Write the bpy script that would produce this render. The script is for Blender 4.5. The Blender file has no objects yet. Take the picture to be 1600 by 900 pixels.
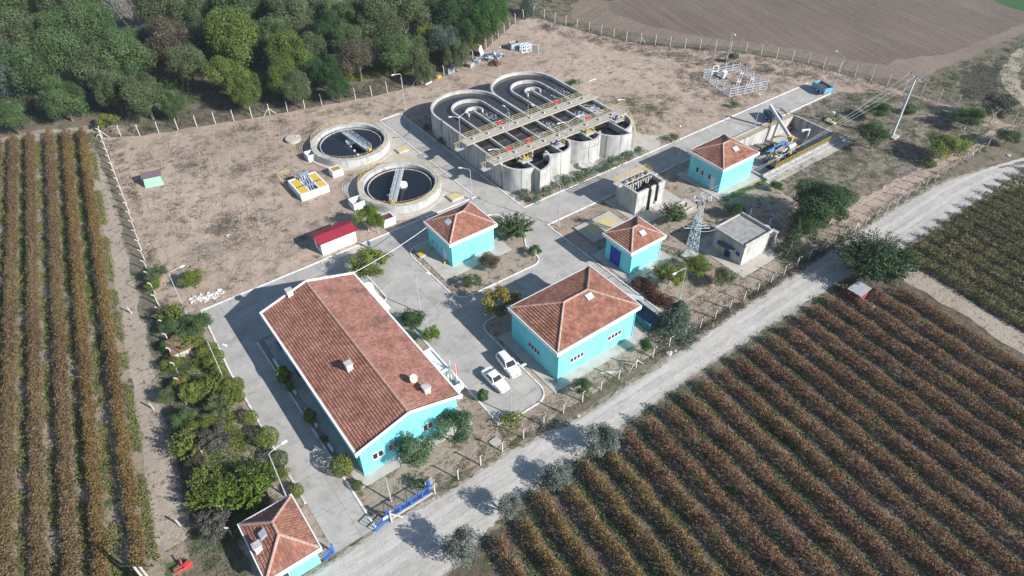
import bpy, math, random
import numpy as np
from mathutils import Vector, Matrix
from mathutils.geometry import tessellate_polygon
random.seed(7)
RG = np.random.default_rng(11)
SC = bpy.context.scene
COL = SC.collection
PI = math.pi
rad = math.radians

# ------------------------------------------------------------------ camera, sky, sun, exposure
CAM_H = 68.0
FPX = 1070.0
TH, ROLL, YAW = rad(41.82), rad(-0.37), rad(36.28)
_ct, _st = math.cos(TH), math.sin(TH)
_fw = Vector((0, _ct, -_st)); _r = Vector((1, 0, 0)); _u = _r.cross(_fw)
_c, _s = math.cos(ROLL), math.sin(ROLL)
_r2 = _c*_r + _s*_u; _u2 = -_s*_r + _c*_u
_R = Matrix.Rotation(-YAW, 3, 'Z')
CR, CU, CW = _R @ _r2, _R @ _u2, _R @ _fw
cam = bpy.data.cameras.new('camera')
cam.sensor_width = 36; cam.lens = FPX/1600*36; cam.clip_start = 0.5; cam.clip_end = 3000
camo = bpy.data.objects.new('camera', cam); COL.objects.link(camo)
M = Matrix((CR, CU, -CW)).transposed().to_4x4(); M.translation = (0, 0, CAM_H)
camo.matrix_world = M
SC.camera = camo

SUN_AZ = rad(-67.5); SUN_EL = rad(30.2)          # direction towards the sun in the ground plane, and its height
w = bpy.data.worlds.new('World'); SC.world = w; w.use_nodes = True
nt = w.node_tree; nt.nodes.clear()
sky = nt.nodes.new('ShaderNodeTexSky'); sky.sky_type = 'NISHITA'; sky.sun_disc = False
sky.sun_elevation = SUN_EL; sky.sun_rotation = rad(157.5); sky.air_density = 1.2; sky.dust_density = 0.6; sky.ozone_density = 3.0
bg = nt.nodes.new('ShaderNodeBackground'); bg.inputs[1].default_value = 0.082
ow = nt.nodes.new('ShaderNodeOutputWorld')
nt.links.new(sky.outputs[0], bg.inputs[0]); nt.links.new(bg.outputs[0], ow.inputs[0])
sl = bpy.data.lights.new('sun', 'SUN'); sl.energy = 5.0; sl.angle = rad(0.53); sl.color = (1.0, 0.97, 0.93)
so = bpy.data.objects.new('sun', sl); COL.objects.link(so)
sd = Vector((math.cos(SUN_AZ)*math.cos(SUN_EL), math.sin(SUN_AZ)*math.cos(SUN_EL), math.sin(SUN_EL)))
so.rotation_euler = sd.to_track_quat('Z', 'Y').to_euler(); so.location = sd*150
SC.view_settings.view_transform = 'Standard'; SC.view_settings.look = 'None'
SC.view_settings.exposure = 0.60; SC.view_settings.gamma = 1; SC.view_settings.use_curve_mapping = False
SC.cycles.max_bounces = 5; SC.cycles.diffuse_bounces = 3; SC.cycles.glossy_bounces = 2; SC.cycles.transmission_bounces = 2
SC.cycles.use_denoising = True

# ------------------------------------------------------------------ survey: place of a photographed point in the world
def ray(px, py): return CR*((px-800)/FPX) - CU*((py-450)/FPX) + CW
def G(px, py, z=0.0):
    d = ray(px, py); t = (z-CAM_H)/d.z
    return Vector((d.x*t, d.y*t, z))
def px_of(x, y, z=0):
    v = Vector((x, y, z-CAM_H)); ww = v.dot(CW)
    return 800+FPX*v.dot(CR)/ww, 450-FPX*v.dot(CU)/ww
def dist(x, y, z=0): return Vector((x, y, z-CAM_H)).dot(CW)

# ------------------------------------------------------------------ materials
MATS = {}
def _n(nt, t, **k):
    n = nt.nodes.new(t)
    for a, b in k.items(): setattr(n, a, b)
    return n
def mat(name, cols, scale=0.5, detail=5, rough=0.85, bump=0.0, bscale=None, rnd=0.0, metal=0.0, spec=0.3, lo=0.3, hi=0.7, stretch=None, leaf=False, bdist=0.05):
    if name in MATS: return MATS[name]
    m = bpy.data.materials.new(name); m.use_nodes = True; nt = m.node_tree; nt.nodes.clear(); L = nt.links.new
    out = _n(nt, 'ShaderNodeOutputMaterial'); b = _n(nt, 'ShaderNodeBsdfPrincipled')
    b.inputs['Roughness'].default_value = rough; b.inputs['Metallic'].default_value = metal
    b.inputs['Specular IOR Level'].default_value = spec
    geo = _n(nt, 'ShaderNodeNewGeometry'); vec = geo.outputs['Position']
    if stretch:
        mp = _n(nt, 'ShaderNodeMapping'); mp.inputs['Scale'].default_value = stretch[:3]
        if len(stretch) > 3: mp.inputs['Rotation'].default_value = (0, 0, stretch[3])
        L(vec, mp.inputs[0]); vec2 = mp.outputs[0]
    else: vec2 = vec
    no = _n(nt, 'ShaderNodeTexNoise'); no.inputs['Scale'].default_value = scale; no.inputs['Detail'].default_value = detail
    no.inputs['Roughness'].default_value = 0.62
    L(vec2, no.inputs['Vector'])
    fac = no.outputs['Fac']
    att = None
    if rnd or leaf:
        att = _n(nt, 'ShaderNodeAttribute'); att.attribute_name = 'rnd'
    if leaf:
        mx = _n(nt, 'ShaderNodeMix', data_type='FLOAT'); mx.inputs[0].default_value = 0.6
        L(fac, mx.inputs[2]); L(att.outputs['Fac'], mx.inputs[3]); fac = mx.outputs[0]; lo, hi = 0.25, 0.8
    cr = _n(nt, 'ShaderNodeValToRGB'); e = cr.color_ramp.elements
    while len(e) < len(cols): e.new(0.5)
    for i, c in enumerate(cols):
        e[i].position = lo+(hi-lo)*i/max(1, len(cols)-1); e[i].color = (*c, 1)
    L(fac, cr.inputs[0]); col = cr.outputs[0]
    if rnd:
        hs = _n(nt, 'ShaderNodeHueSaturation'); ma = _n(nt, 'ShaderNodeMath', operation='MULTIPLY_ADD')
        ma.inputs[1].default_value = 2*rnd; ma.inputs[2].default_value = 1-rnd
        L(att.outputs['Fac'], ma.inputs[0]); L(ma.outputs[0], hs.inputs['Value']); L(col, hs.inputs['Color']); col = hs.outputs[0]
    L(col, b.inputs['Base Color'])
    if bump:
        n2 = _n(nt, 'ShaderNodeTexNoise'); n2.inputs['Scale'].default_value = bscale or scale*4; n2.inputs['Detail'].default_value = 6
        L(vec2, n2.inputs['Vector']); bp = _n(nt, 'ShaderNodeBump'); bp.inputs['Strength'].default_value = bump; bp.inputs['Distance'].default_value = bdist
        L(n2.outputs['Fac'], bp.inputs['Height']); L(bp.outputs[0], b.inputs['Normal'])
    if leaf:
        tr = _n(nt, 'ShaderNodeBsdfTranslucent'); L(col, tr.inputs[0]); ms = _n(nt, 'ShaderNodeMixShader'); ms.inputs[0].default_value = 0.22
        L(b.outputs[0], ms.inputs[1]); L(tr.outputs[0], ms.inputs[2]); L(ms.outputs[0], out.inputs[0])
    else: L(b.outputs[0], out.inputs[0])
    MATS[name] = m; m['col'] = 1
    return m
def h(s):   # sRGB 0-255 triple to linear
    return tuple(((v/255)/12.92 if v <= 10 else ((v/255+0.055)/1.055)**2.4) for v in s)
def ground_mat(name, stops, s1=0.12, s2=1.3, s3=9.0, bump=0.6, weeds=None, wscale=0.35, wlo=0.52, whi=0.62, lines=None, fine=0.35, tint=None):
    """earth: large and middle sized variation, fine grain, patches of weeds with their own outline, optional furrows"""
    m = bpy.data.materials.new(name); m.use_nodes = True; nt = m.node_tree; nt.nodes.clear(); L = nt.links.new
    out = _n(nt, 'ShaderNodeOutputMaterial'); b = _n(nt, 'ShaderNodeBsdfPrincipled'); b.inputs['Roughness'].default_value = 0.95
    b.inputs['Specular IOR Level'].default_value = 0.12
    geo = _n(nt, 'ShaderNodeNewGeometry'); P = geo.outputs['Position']
    def noise(sc, det=5, rough=0.6, vec=P):
        n = _n(nt, 'ShaderNodeTexNoise'); n.inputs['Scale'].default_value = sc; n.inputs['Detail'].default_value = det
        n.inputs['Roughness'].default_value = rough; L(vec, n.inputs['Vector']); return n.outputs['Fac']
    a = noise(s1, 6, .65); c = noise(s2, 6, .7); f = noise(s3, 4, .7)
    mx = _n(nt, 'ShaderNodeMix', data_type='FLOAT'); mx.inputs[0].default_value = 0.45; L(a, mx.inputs[2]); L(c, mx.inputs[3])
    cr = _n(nt, 'ShaderNodeValToRGB'); e = cr.color_ramp.elements
    while len(e) < len(stops): e.new(0.5)
    for i, s in enumerate(stops):
        e[i].position = 0.33+0.34*i/(len(stops)-1); e[i].color = (*s, 1)
    L(mx.outputs[0], cr.inputs[0]); col = cr.outputs[0]
    if weeds:
        for k, (wc, ws, l0, l1) in enumerate(weeds):
            wn = noise(ws, 5, .75); wr = _n(nt, 'ShaderNodeMapRange'); wr.inputs[1].default_value = l0; wr.inputs[2].default_value = l1
            off = _n(nt, 'ShaderNodeVectorMath', operation='ADD'); off.inputs[1].default_value = (37*k, 11*k, 5*k); L(P, off.inputs[0])
            wn = noise(ws, 5, .75, off.outputs[0]); L(wn, wr.inputs[0])
            m2 = _n(nt, 'ShaderNodeMix', data_type='RGBA'); L(wr.outputs[0], m2.inputs[0]); L(col, m2.inputs[6]); m2.inputs[7].default_value = (*wc, 1)
            col = m2.outputs[2]
    hgt = c
    if lines:
        ang, freq, amt = lines
        mp = _n(nt, 'ShaderNodeMapping'); mp.inputs['Rotation'].default_value = (0, 0, ang); L(P, mp.inputs[0])
        st = _n(nt, 'ShaderNodeMapping'); st.inputs['Scale'].default_value = (freq, freq*0.04, 1); L(mp.outputs[0], st.inputs[0])
        wn = noise(1.0, 4, .7, st.outputs[0])
        mr = _n(nt, 'ShaderNodeMapRange'); mr.inputs[1].default_value = .3; mr.inputs[2].default_value = .7; mr.inputs[3].default_value = 1-amt; mr.inputs[4].default_value = 1+amt
        L(wn, mr.inputs[0])
        vm = _n(nt, 'ShaderNodeVectorMath', operation='SCALE'); L(col, vm.inputs[0]); L(mr.outputs[0], vm.inputs['Scale']); col = vm.outputs[0]
        ad = _n(nt, 'ShaderNodeMath', operation='ADD'); L(wn, ad.inputs[0]); L(c, ad.inputs[1]); hgt = ad.outputs[0]
    mr = _n(nt, 'ShaderNodeMapRange'); mr.inputs[1].default_value = .25; mr.inputs[2].default_value = .75
    mr.inputs[3].default_value = 1-fine; mr.inputs[4].default_value = 1+fine; L(f, mr.inputs[0])
    vm = _n(nt, 'ShaderNodeVectorMath', operation='SCALE'); L(col, vm.inputs[0]); L(mr.outputs[0], vm.inputs['Scale'])
    L(vm.outputs[0], b.inputs['Base Color'])
    ad = _n(nt, 'ShaderNodeMath', operation='MULTIPLY_ADD'); ad.inputs[1].default_value = 0.35; L(f, ad.inputs[0]); L(hgt, ad.inputs[2])
    bp = _n(nt, 'ShaderNodeBump'); bp.inputs['Strength'].default_value = bump; bp.inputs['Distance'].default_value = 0.25
    L(ad.outputs[0], bp.inputs['Height']); L(bp.outputs[0], b.inputs['Normal'])
    L(b.outputs[0], out.inputs[0])
    return m

# ------------------------------------------------------------------ mesh builder
class MB:
    def __init__(s): s.v = []; s.f = []; s.mi = []; s.rn = []
    def face(s, pts, mi=0, r=0.5):
        i = len(s.v); s.v += [tuple(p) for p in pts]; s.f.append(tuple(range(i, i+len(pts)))); s.mi.append(mi); s.rn.append(r); return s
    def box(s, x0, y0, z0, x1, y1, z1, mi=0, r=0.5):
        i = len(s.v)
        s.v += [(x0,y0,z0),(x1,y0,z0),(x1,y1,z0),(x0,y1,z0),(x0,y0,z1),(x1,y0,z1),(x1,y1,z1),(x0,y1,z1)]
        for q in ((0,3,2,1),(4,5,6,7),(0,1,5,4),(1,2,6,5),(2,3,7,6),(3,0,4,7)):
            s.f.append(tuple(i+k for k in q)); s.mi.append(mi); s.rn.append(r)
        return s
    def obox(s, c, sz, rz=0, mi=0, rx=0, r=.5):
        R = Matrix.Rotation(rz, 3, 'Z') @ Matrix.Rotation(rx, 3, 'X'); i = len(s.v)
        for dx, dy, dz in ((-1,-1,-1),(1,-1,-1),(1,1,-1),(-1,1,-1),(-1,-1,1),(1,-1,1),(1,1,1),(-1,1,1)):
            s.v.append(tuple(Vector(c)+R @ Vector((dx*sz[0]/2, dy*sz[1]/2, dz*sz[2]/2))))
        for q in ((0,3,2,1),(4,5,6,7),(0,1,5,4),(1,2,6,5),(2,3,7,6),(3,0,4,7)):
            s.f.append(tuple(i+k for k in q)); s.mi.append(mi); s.rn.append(r)
        return s
    def bar(s, p, q, w=0.06, hh=None, mi=0):
        p = Vector(p); q = Vector(q); d = q-p
        if d.length < 1e-6: return s
        d.normalize(); a = d.cross(Vector((0,0,1)))
        if a.length < 1e-3: a = Vector((1,0,0))
        a.normalize(); b = a.cross(d); hh = hh or w; i = len(s.v)
        for base in (p, q):
            for sa, sb in ((-1,-1),(1,-1),(1,1),(-1,1)): s.v.append(tuple(base+a*sa*w/2+b*sb*hh/2))
        for f in ((0,3,2,1),(4,5,6,7),(0,1,5,4),(1,2,6,5),(2,3,7,6),(3,0,4,7)):
            s.f.append(tuple(i+k for k in f)); s.mi.append(mi); s.rn.append(.5)
        return s
    def tube(s, pts, r, n=6, r1=None, mi=0, cap=True):
        pts = [Vector(p) for p in pts]; i = len(s.v); m = len(pts)
        for k, p in enumerate(pts):
            d = (pts[min(k+1, m-1)]-pts[max(k-1, 0)])
            d = d.normalized() if d.length > 1e-9 else Vector((0,0,1))
            a = d.cross(Vector((0.03,0.05,1)))
            if a.length < 0.02: a = d.cross(Vector((1,0,0)))
            a.normalize(); b = a.cross(d)
            rr = r if r1 is None else r+(r1-r)*k/(m-1)
            for j in range(n):
                t = 2*PI*j/n; s.v.append(tuple(p+a*math.cos(t)*rr+b*math.sin(t)*rr))
        for k in range(m-1):
            for j in range(n):
                s.f.append((i+k*n+j, i+k*n+(j+1)%n, i+(k+1)*n+(j+1)%n, i+(k+1)*n+j)); s.mi.append(mi); s.rn.append(.5)
        if cap:
            s.f.append(tuple(i+j for j in range(n))); s.mi.append(mi); s.rn.append(.5)
            s.f.append(tuple(i+(m-1)*n+j for j in reversed(range(n)))); s.mi.append(mi); s.rn.append(.5)
        return s
    def prism(s, poly, z0, z1, mi=0, top=None, bottom=True):
        n = len(poly); i = len(s.v)
        A = sum(poly[k][0]*poly[(k+1)%n][1]-poly[(k+1)%n][0]*poly[k][1] for k in range(n))
        if A < 0: poly = poly[::-1]
        s.v += [(p[0], p[1], z0) for p in poly]+[(p[0], p[1], z1) for p in poly]
        for k in range(n):
            s.f.append((i+k, i+(k+1)%n, i+n+(k+1)%n, i+n+k)); s.mi.append(mi); s.rn.append(.5)
        for t in tessellate_polygon([[Vector((p[0], p[1], 0)) for p in poly]]):
            a, b, c = t; P = [poly[a], poly[b], poly[c]]
            cr = (P[1][0]-P[0][0])*(P[2][1]-P[0][1])-(P[1][1]-P[0][1])*(P[2][0]-P[0][0])
            if cr < 0: a, c = c, a
            s.f.append((i+n+a, i+n+b, i+n+c)); s.mi.append(mi if top is None else top); s.rn.append(.5)
            if bottom: s.f.append((i+c, i+b, i+a)); s.mi.append(mi); s.rn.append(.5)
        return s
    def ring(s, cx, cy, ri, ro, z0, z1, a0=0, a1=360, n=48, mi=0, top=None):
        full = abs(a1-a0) >= 359.9; m = n if full else n+1; i = len(s.v)
        for k in range(m):
            t = rad(a0+(a1-a0)*k/n); c, q = math.cos(t), math.sin(t)
            s.v += [(cx+ri*c, cy+ri*q, z0), (cx+ro*c, cy+ro*q, z0), (cx+ro*c, cy+ro*q, z1), (cx+ri*c, cy+ri*q, z1)]
        for k in range(n):
            a = i+4*k; b = i+4*((k+1) % m)
            for x, y in ((0,1),(1,2),(2,3),(3,0)):
                s.f.append((a+x, a+y, b+y, b+x)); s.mi.append(top if (top is not None and x == 2) else mi); s.rn.append(.5)
        if not full:
            s.f.append((i, i+3, i+2, i+1)); s.mi.append(mi); s.rn.append(.5)
            a = i+4*n; s.f.append((a, a+1, a+2, a+3)); s.mi.append(mi); s.rn.append(.5)
        return s
    def disc(s, cx, cy, r, z, n=48, mi=0, a0=0, a1=360):
        pts = [(cx+r*math.cos(rad(a0+(a1-a0)*k/n)), cy+r*math.sin(rad(a0+(a1-a0)*k/n)), z) for k in range(n if a1-a0 >= 359.9 else n+1)]
        s.face(pts, mi); return s
    def build(s, name, mats, parent=None, loc=None, smooth=False, **props):
        mats = mats if isinstance(mats, (list, tuple)) else [mats]
        V = np.array(s.v, dtype=np.float32)
        if parent is not None: o0 = np.array(wloc(parent), dtype=np.float32)
        elif loc is not None: o0 = np.array(loc, dtype=np.float32)
        else:
            mn, mxx = V.min(0), V.max(0); o0 = np.array([(mn[0]+mxx[0])/2, (mn[1]+mxx[1])/2, mn[2]], dtype=np.float32)
        me = bpy.data.meshes.new(name); me.from_pydata((V-o0).tolist(), [], s.f)
        for m in mats: me.materials.append(m)
        me.polygons.foreach_set('material_index', s.mi)
        a = me.attributes.new('rnd', 'FLOAT', 'FACE'); a.data.foreach_set('value', s.rn)
        if smooth:
            me.shade_smooth(); me.set_sharp_from_angle(angle=rad(40))
        me.update()
        o = bpy.data.objects.new(name, me); COL.objects.link(o)
        if parent is not None: o.parent = parent
        else: o.location = o0.tolist()
        tag(o, **props)
        return o
def wloc(o):
    v = Vector((0,0,0))
    while o is not None: v += Vector(o.location); o = o.parent
    return v
def tag(o, label=None, cat=None, group=None, kind=None):
    if label: o['label'] = label
    if cat: o['category'] = cat
    if group: o['group'] = group
    if kind: o['kind'] = kind
    return o
def thing(name, label, cat, loc, group=None, rz=0):
    o = bpy.data.objects.new(name, None); COL.objects.link(o); o.location = loc; o.rotation_euler = (0,0,rz); o.empty_display_size = .3
    return tag(o, label, cat, group)
def children(o): return KIDS.get(o.name, [])
KIDS = {}
def copy_tree(o, loc, rz=0.0, scale=None, label=None, group=None, mats=None):
    c = o.copy(); COL.objects.link(c); c.location = loc; c.rotation_euler = (0,0,rz)
    if scale: c.scale = scale
    if label: c['label'] = label
    if group: c['group'] = group
    for ch in o.children: _cp(ch, c, mats)
    return c
def _cp(o, parent, mats):
    c = o.copy(); COL.objects.link(c); c.parent = parent
    if mats and o.name.split('.')[0] in mats:
        c.material_slots[0].link = 'OBJECT'; c.material_slots[0].material = mats[o.name.split('.')[0]]
    for ch in o.children: _cp(ch, c, mats)
ORD = ['first','second','third','fourth','fifth','sixth','seventh','eighth','ninth','tenth','eleventh','twelfth','thirteenth','fourteenth','fifteenth','sixteenth','seventeenth','eighteenth','nineteenth','twentieth']
def ordn(i):
    if i < 20: return ORD[i]
    t = (i+1)//10; u = (i+1) % 10; T = ['','','twenty','thirty','forty','fifty'][t]
    return (T+'-'+ORD[u-1]) if u else T.replace('ty','tieth')

# ------------------------------------------------------------------ colours
concrete = mat('concrete', [(.29,.285,.27),(.455,.45,.43),(.54,.535,.51)], scale=.9, detail=8, bump=.15, bscale=12, stretch=(1,1,.35))
conc_dark = mat('weathered_concrete', [(.20,.20,.19),(.30,.295,.28),(.38,.37,.35)], scale=.8, detail=8, stretch=(1.5,1.5,.3))
conc_slab = mat('concrete_slab', [(.36,.33,.29),(.44,.41,.36),(.50,.46,.41)], scale=.6, detail=8)
white = mat('white_paint', [(.70,.71,.72),(.80,.80,.80)], scale=1.5, detail=6)
kerbw = mat('whitewashed_kerb', [(.42,.40,.37),(.66,.65,.63),(.74,.73,.71)], scale=1.2, detail=8, lo=.35, hi=.6)
turq = mat('turquoise_render', [(.14,.51,.56),(.185,.65,.715),(.21,.69,.755)], scale=1.1, detail=9, rough=.85, lo=.22, hi=.6, stretch=(1,1,.25))
grey_metal = mat('grey_metal', [(.42,.45,.48),(.55,.58,.60)], scale=2, rough=.5, metal=.3)
dark_metal = mat('dark_metal', [(.05,.055,.06),(.09,.09,.10)], scale=2, rough=.5)
yellow = mat('yellow_paint', [(.48,.34,.05),(.60,.43,.07)], scale=2, rough=.6)
pale_yellow = mat('faded_yellow_paint', [(.50,.42,.19),(.58,.50,.27)], scale=3, rough=.7)
gate_blue = mat('gate_blue_paint', [(.03,.12,.42),(.05,.16,.50)], scale=3, rough=.5)
blue = mat('blue_paint', [(.018,.04,.32),(.025,.055,.38)], scale=2, rough=.5)
sky_blue = mat('light_blue_paint', [(.10,.33,.50),(.16,.42,.58)], scale=3, rough=.5)
red = mat('red_paint', [(.50,.05,.04),(.60,.07,.06)], scale=2, rough=.5)
crimson = mat('crimson_sheet_metal', [(.27,.025,.045),(.33,.035,.055)], scale=1, rough=.55)
glass = mat('dark_glass', [(.012,.016,.02),(.03,.035,.04)], scale=.8, rough=.08, spec=.8)
carw = mat('white_car_paint', [(.74,.76,.79),(.78,.80,.82)], scale=.8, rough=.22, spec=.6)
rubber = mat('black_rubber', [(.015,.015,.016),(.03,.03,.03)], scale=4, rough=.8)
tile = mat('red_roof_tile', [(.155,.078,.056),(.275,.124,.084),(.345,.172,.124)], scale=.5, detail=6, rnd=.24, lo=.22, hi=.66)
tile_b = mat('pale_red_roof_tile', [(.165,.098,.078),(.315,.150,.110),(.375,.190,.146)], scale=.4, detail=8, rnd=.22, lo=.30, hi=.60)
ridge_m = mat('ridge_tile', [(.36,.235,.19),(.48,.33,.275)], scale=3, rnd=.15)
bark = mat('bark', [(.10,.08,.06),(.20,.17,.14)], scale=5, stretch=(1,1,.3))
palebark = mat('limewashed_bark', [(.45,.42,.38),(.62,.60,.56)], scale=4)
rust = mat('rusty_metal', [(.10,.045,.03),(.20,.09,.05)], scale=4)
wood = mat('old_wood', [(.16,.10,.07),(.24,.15,.10)], scale=4, stretch=(.3,4,1))
sludge = mat('dark_tank_water', [(.030,.026,.024),(.048,.042,.040)], scale=.35, rough=.12, spec=.9, bump=.05, bscale=2.5)
clar = mat('still_dark_water', [(.010,.013,.02),(.014,.018,.026)], scale=.2, rough=.08, spec=.5)
foam = mat('aeration_foam', [(.35,.35,.36),(.70,.72,.75)], scale=3, rough=.6)
skyl = mat('skylight_pane', [(.42,.47,.52),(.52,.57,.62)], scale=2, rough=.25)
# ------------------------------------------------------------------ the setting: ground, fields, roads
def roughen(pts, step=1.2, amp=0.25, seed=1, keep=None):
    r = random.Random(seed); out = []
    n = len(pts)
    for i in range(n):
        a = Vector(pts[i][:2]); b = Vector(pts[(i+1) % n][:2]); L = (b-a).length; k = max(1, int(L/step))
        nrm = Vector((-(b-a).y, (b-a).x)).normalized() if L > 0 else Vector((0,0)); ph = r.random()*9
        for j in range(k):
            t = j/k; w_ = math.sin(PI*min(1, min(t, 1-t)*6)/2)
            d = (math.sin(ph+j*step*.7)*.5+r.uniform(-1, 1))*amp*w_
            out.append(a.lerp(b, t)+nrm*d)
    return out
def sheet(name, outline, z, m, hole=None, **k):
    rings = [[Vector((p[0], p[1], 0)) for p in outline]]
    if hole: rings.append([Vector((p[0], p[1], 0)) for p in hole])
    allp = [p for r in rings for p in r]
    mb = MB(); mb.v = [(p.x, p.y, z) for p in allp]
    for a, b, c in tessellate_polygon(rings):
        A, B, C = allp[a], allp[b], allp[c]
        if (B.x-A.x)*(C.y-A.y)-(B.y-A.y)*(C.x-A.x) < 0: a, c = c, a
        mb.f.append((a, b, c)); mb.mi.append(0); mb.rn.append(.5)
    return mb.build(name, m, loc=(0,0,0), kind=k.get('kind', 'structure'))
PIT = [(99.0,58.0),(123.0,58.0),(123.0,69.2),(99.0,69.2)]
m_ground = ground_mat('dry_verge_earth', [(.12,.10,.075),(.19,.155,.12),(.26,.215,.17)], weeds=[((.09,.10,.05),.25,.50,.60),((.13,.13,.10),.9,.52,.62)], bump=.8)
m_sand = ground_mat('sandy_earth', [(.30,.225,.175),(.405,.312,.248),(.49,.388,.315)], s1=.05, s2=.5, weeds=[((.215,.18,.14),.20,.51,.64),((.16,.145,.105),.75,.57,.64)], bump=.55, fine=.16, lines=(rad(20), .55, .07))
m_plow = ground_mat('ploughed_earth', [(.130,.100,.078),(.165,.128,.102),(.20,.158,.128)], s1=.03, s2=1.0, bump=.5, lines=(rad(15), .9, .22), fine=.28)
m_vl = ground_mat('vineyard_earth_west', [(.21,.17,.125),(.30,.25,.19),(.36,.30,.235)], weeds=[((.08,.115,.045),.35,.52,.58)], bump=.8)
m_vr = ground_mat('vineyard_earth_south', [(.085,.065,.052),(.135,.105,.085),(.19,.15,.12)], weeds=[((.055,.08,.03),.3,.52,.58),((.19,.165,.10),.5,.52,.60)], bump=1.0)
m_vergem = ground_mat('grassy_road_verge', [(.20,.17,.13),(.28,.24,.19),(.34,.30,.25)], weeds=[((.10,.11,.055),.6,.48,.58)], bump=.9)
m_vergem2 = ground_mat('gravelly_road_verge', [(.28,.25,.21),(.38,.34,.30),(.45,.42,.38)], weeds=[((.18,.17,.12),.9,.54,.64)], bump=.8)
m_wheel = ground_mat('worn_gravel', [(.40,.38,.345),(.475,.45,.415),(.54,.515,.48)], s1=.3, s2=1.2, bump=.25, fine=.12)
m_gravel = ground_mat('pale_gravel', [(.33,.31,.275),(.43,.405,.37),(.52,.495,.455)], s1=.15, s2=.9, bump=.35, fine=.16, lines=(PI/2, 1.3, .10))
m_track = ground_mat('dusty_track', [(.30,.25,.20),(.37,.31,.25),(.42,.36,.30)], bump=.7, weeds=[((.17,.15,.11),.9,.55,.62)])
m_scrub = ground_mat('scrub_earth', [(.14,.115,.085),(.20,.17,.125),(.25,.21,.16)], weeds=[((.075,.085,.05),.5,.48,.56)], bump=1.0)
m_burnt = ground_mat('dark_turned_earth', [(.05,.042,.042),(.085,.07,.065),(.13,.105,.09)], bump=1.0)
m_yard = ground_mat('garden_earth', [(.23,.18,.14),(.34,.275,.22),(.42,.35,.285)], s1=.15, weeds=[((.14,.12,.08),.6,.52,.62)], bump=.8, fine=.3)
m_green = mat('young_crop', [(.03,.09,.025),(.045,.12,.035)], scale=.3)
m_lawn = mat('short_green_grass_surface', [(.05,.11,.03),(.09,.16,.045),(.16,.17,.08)], scale=.8, bump=.6, bscale=8)

def concrete_road_mat():
    m = bpy.data.materials.new('road_concrete'); m.use_nodes = True; nt = m.node_tree; L = nt.links.new
    b = nt.nodes['Principled BSDF']; b.inputs['Roughness'].default_value = .85; b.inputs['Specular IOR Level'].default_value = .2
    geo = _n(nt, 'ShaderNodeNewGeometry'); P = geo.outputs['Position']
    n1 = _n(nt, 'ShaderNodeTexNoise'); n1.inputs['Scale'].default_value = .28; n1.inputs['Detail'].default_value = 8; n1.inputs['Roughness'].default_value = .7
    L(P, n1.inputs['Vector'])
    cr = _n(nt, 'ShaderNodeValToRGB'); e = cr.color_ramp.elements; e[0].position = .3; e[0].color = (.30,.287,.265,1); e[1].position = .66; e[1].color = (.455,.435,.405,1)
    e.new(.48).color = (.38,.362,.335,1)
    L(n1.outputs['Fac'], cr.inputs[0])
    br = _n(nt, 'ShaderNodeTexBrick'); br.offset = 0; br.inputs['Scale'].default_value = 1; br.inputs['Mortar Size'].default_value = .022
    br.inputs['Brick Width'].default_value = 5.0; br.inputs['Row Height'].default_value = 5.3; br.inputs['Mortar Smooth'].default_value = .1
    br.inputs['Color1'].default_value = (1.04,1.03,1.01,1); br.inputs['Color2'].default_value = (.95,.96,.98,1); br.inputs['Mortar'].default_value = (.55,.54,.53,1)
    mp = _n(nt, 'ShaderNodeMapping'); mp.inputs['Location'].default_value = (-58.7+60,-70.4+10.6*7,0); L(P, mp.inputs[0]); L(mp.outputs[0], br.inputs[0])
    mx = _n(nt, 'ShaderNodeMix', data_type='RGBA', blend_type='MULTIPLY'); mx.inputs[0].default_value = 1; L(cr.outputs[0], mx.inputs[6]); L(br.outputs[0], mx.inputs[7])
    n3 = _n(nt, 'ShaderNodeTexNoise'); n3.inputs['Scale'].default_value = .55; n3.inputs['Detail'].default_value = 7; n3.inputs['Distortion'].default_value = 1.2; L(P, n3.inputs['Vector'])
    m3 = _n(nt, 'ShaderNodeMapRange'); m3.inputs[1].default_value = .58; m3.inputs[2].default_value = .68; m3.inputs[3].default_value = 1; m3.inputs[4].default_value = .80; L(n3.outputs['Fac'], m3.inputs[0])
    v3 = _n(nt, 'ShaderNodeVectorMath', operation='SCALE'); L(mx.outputs[2], v3.inputs[0]); L(m3.outputs[0], v3.inputs['Scale'])
    n2 = _n(nt, 'ShaderNodeTexNoise'); n2.inputs['Scale'].default_value = 14; n2.inputs['Detail'].default_value = 4; L(P, n2.inputs['Vector'])
    mr = _n(nt, 'ShaderNodeMapRange'); mr.inputs[1].default_value = .3; mr.inputs[2].default_value = .7; mr.inputs[3].default_value = .88; mr.inputs[4].default_value = 1.1; L(n2.outputs['Fac'], mr.inputs[0])
    vm = _n(nt, 'ShaderNodeVectorMath', operation='SCALE'); L(v3.outputs[0], vm.inputs[0]); L(mr.outputs[0], vm.inputs['Scale']); L(vm.outputs[0], b.inputs['Base Color'])
    return m
m_road = concrete_road_mat()

BIG = [(-500,-300),(900,-300),(900,900),(-500,900)]
sheet('ground', BIG, 0, m_ground, hole=PIT)
comp = [(6.5,146),(13.4,141.8),(23.2,138.9),(36.5,134.7),(46.9,132.3),(57.7,129.3),(67.9,128.3),(76,128.6),(85.7,131.8),(98.4,139),(108.2,144.9),(114.6,146),(117.8,131.9),(122.2,118),(129.8,107.3),(140.5,95.5),(146.7,83.1),(150.6,67.5),(153.6,52.2),(155.5,39.4),(60,39.2),(-2.4,39.2),(-1.0,67),(1.5,88.5),(4.0,114)]
sheet('compound_ground', roughen(comp, 2.0, .3, 3), .012, m_sand, hole=PIT)
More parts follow.
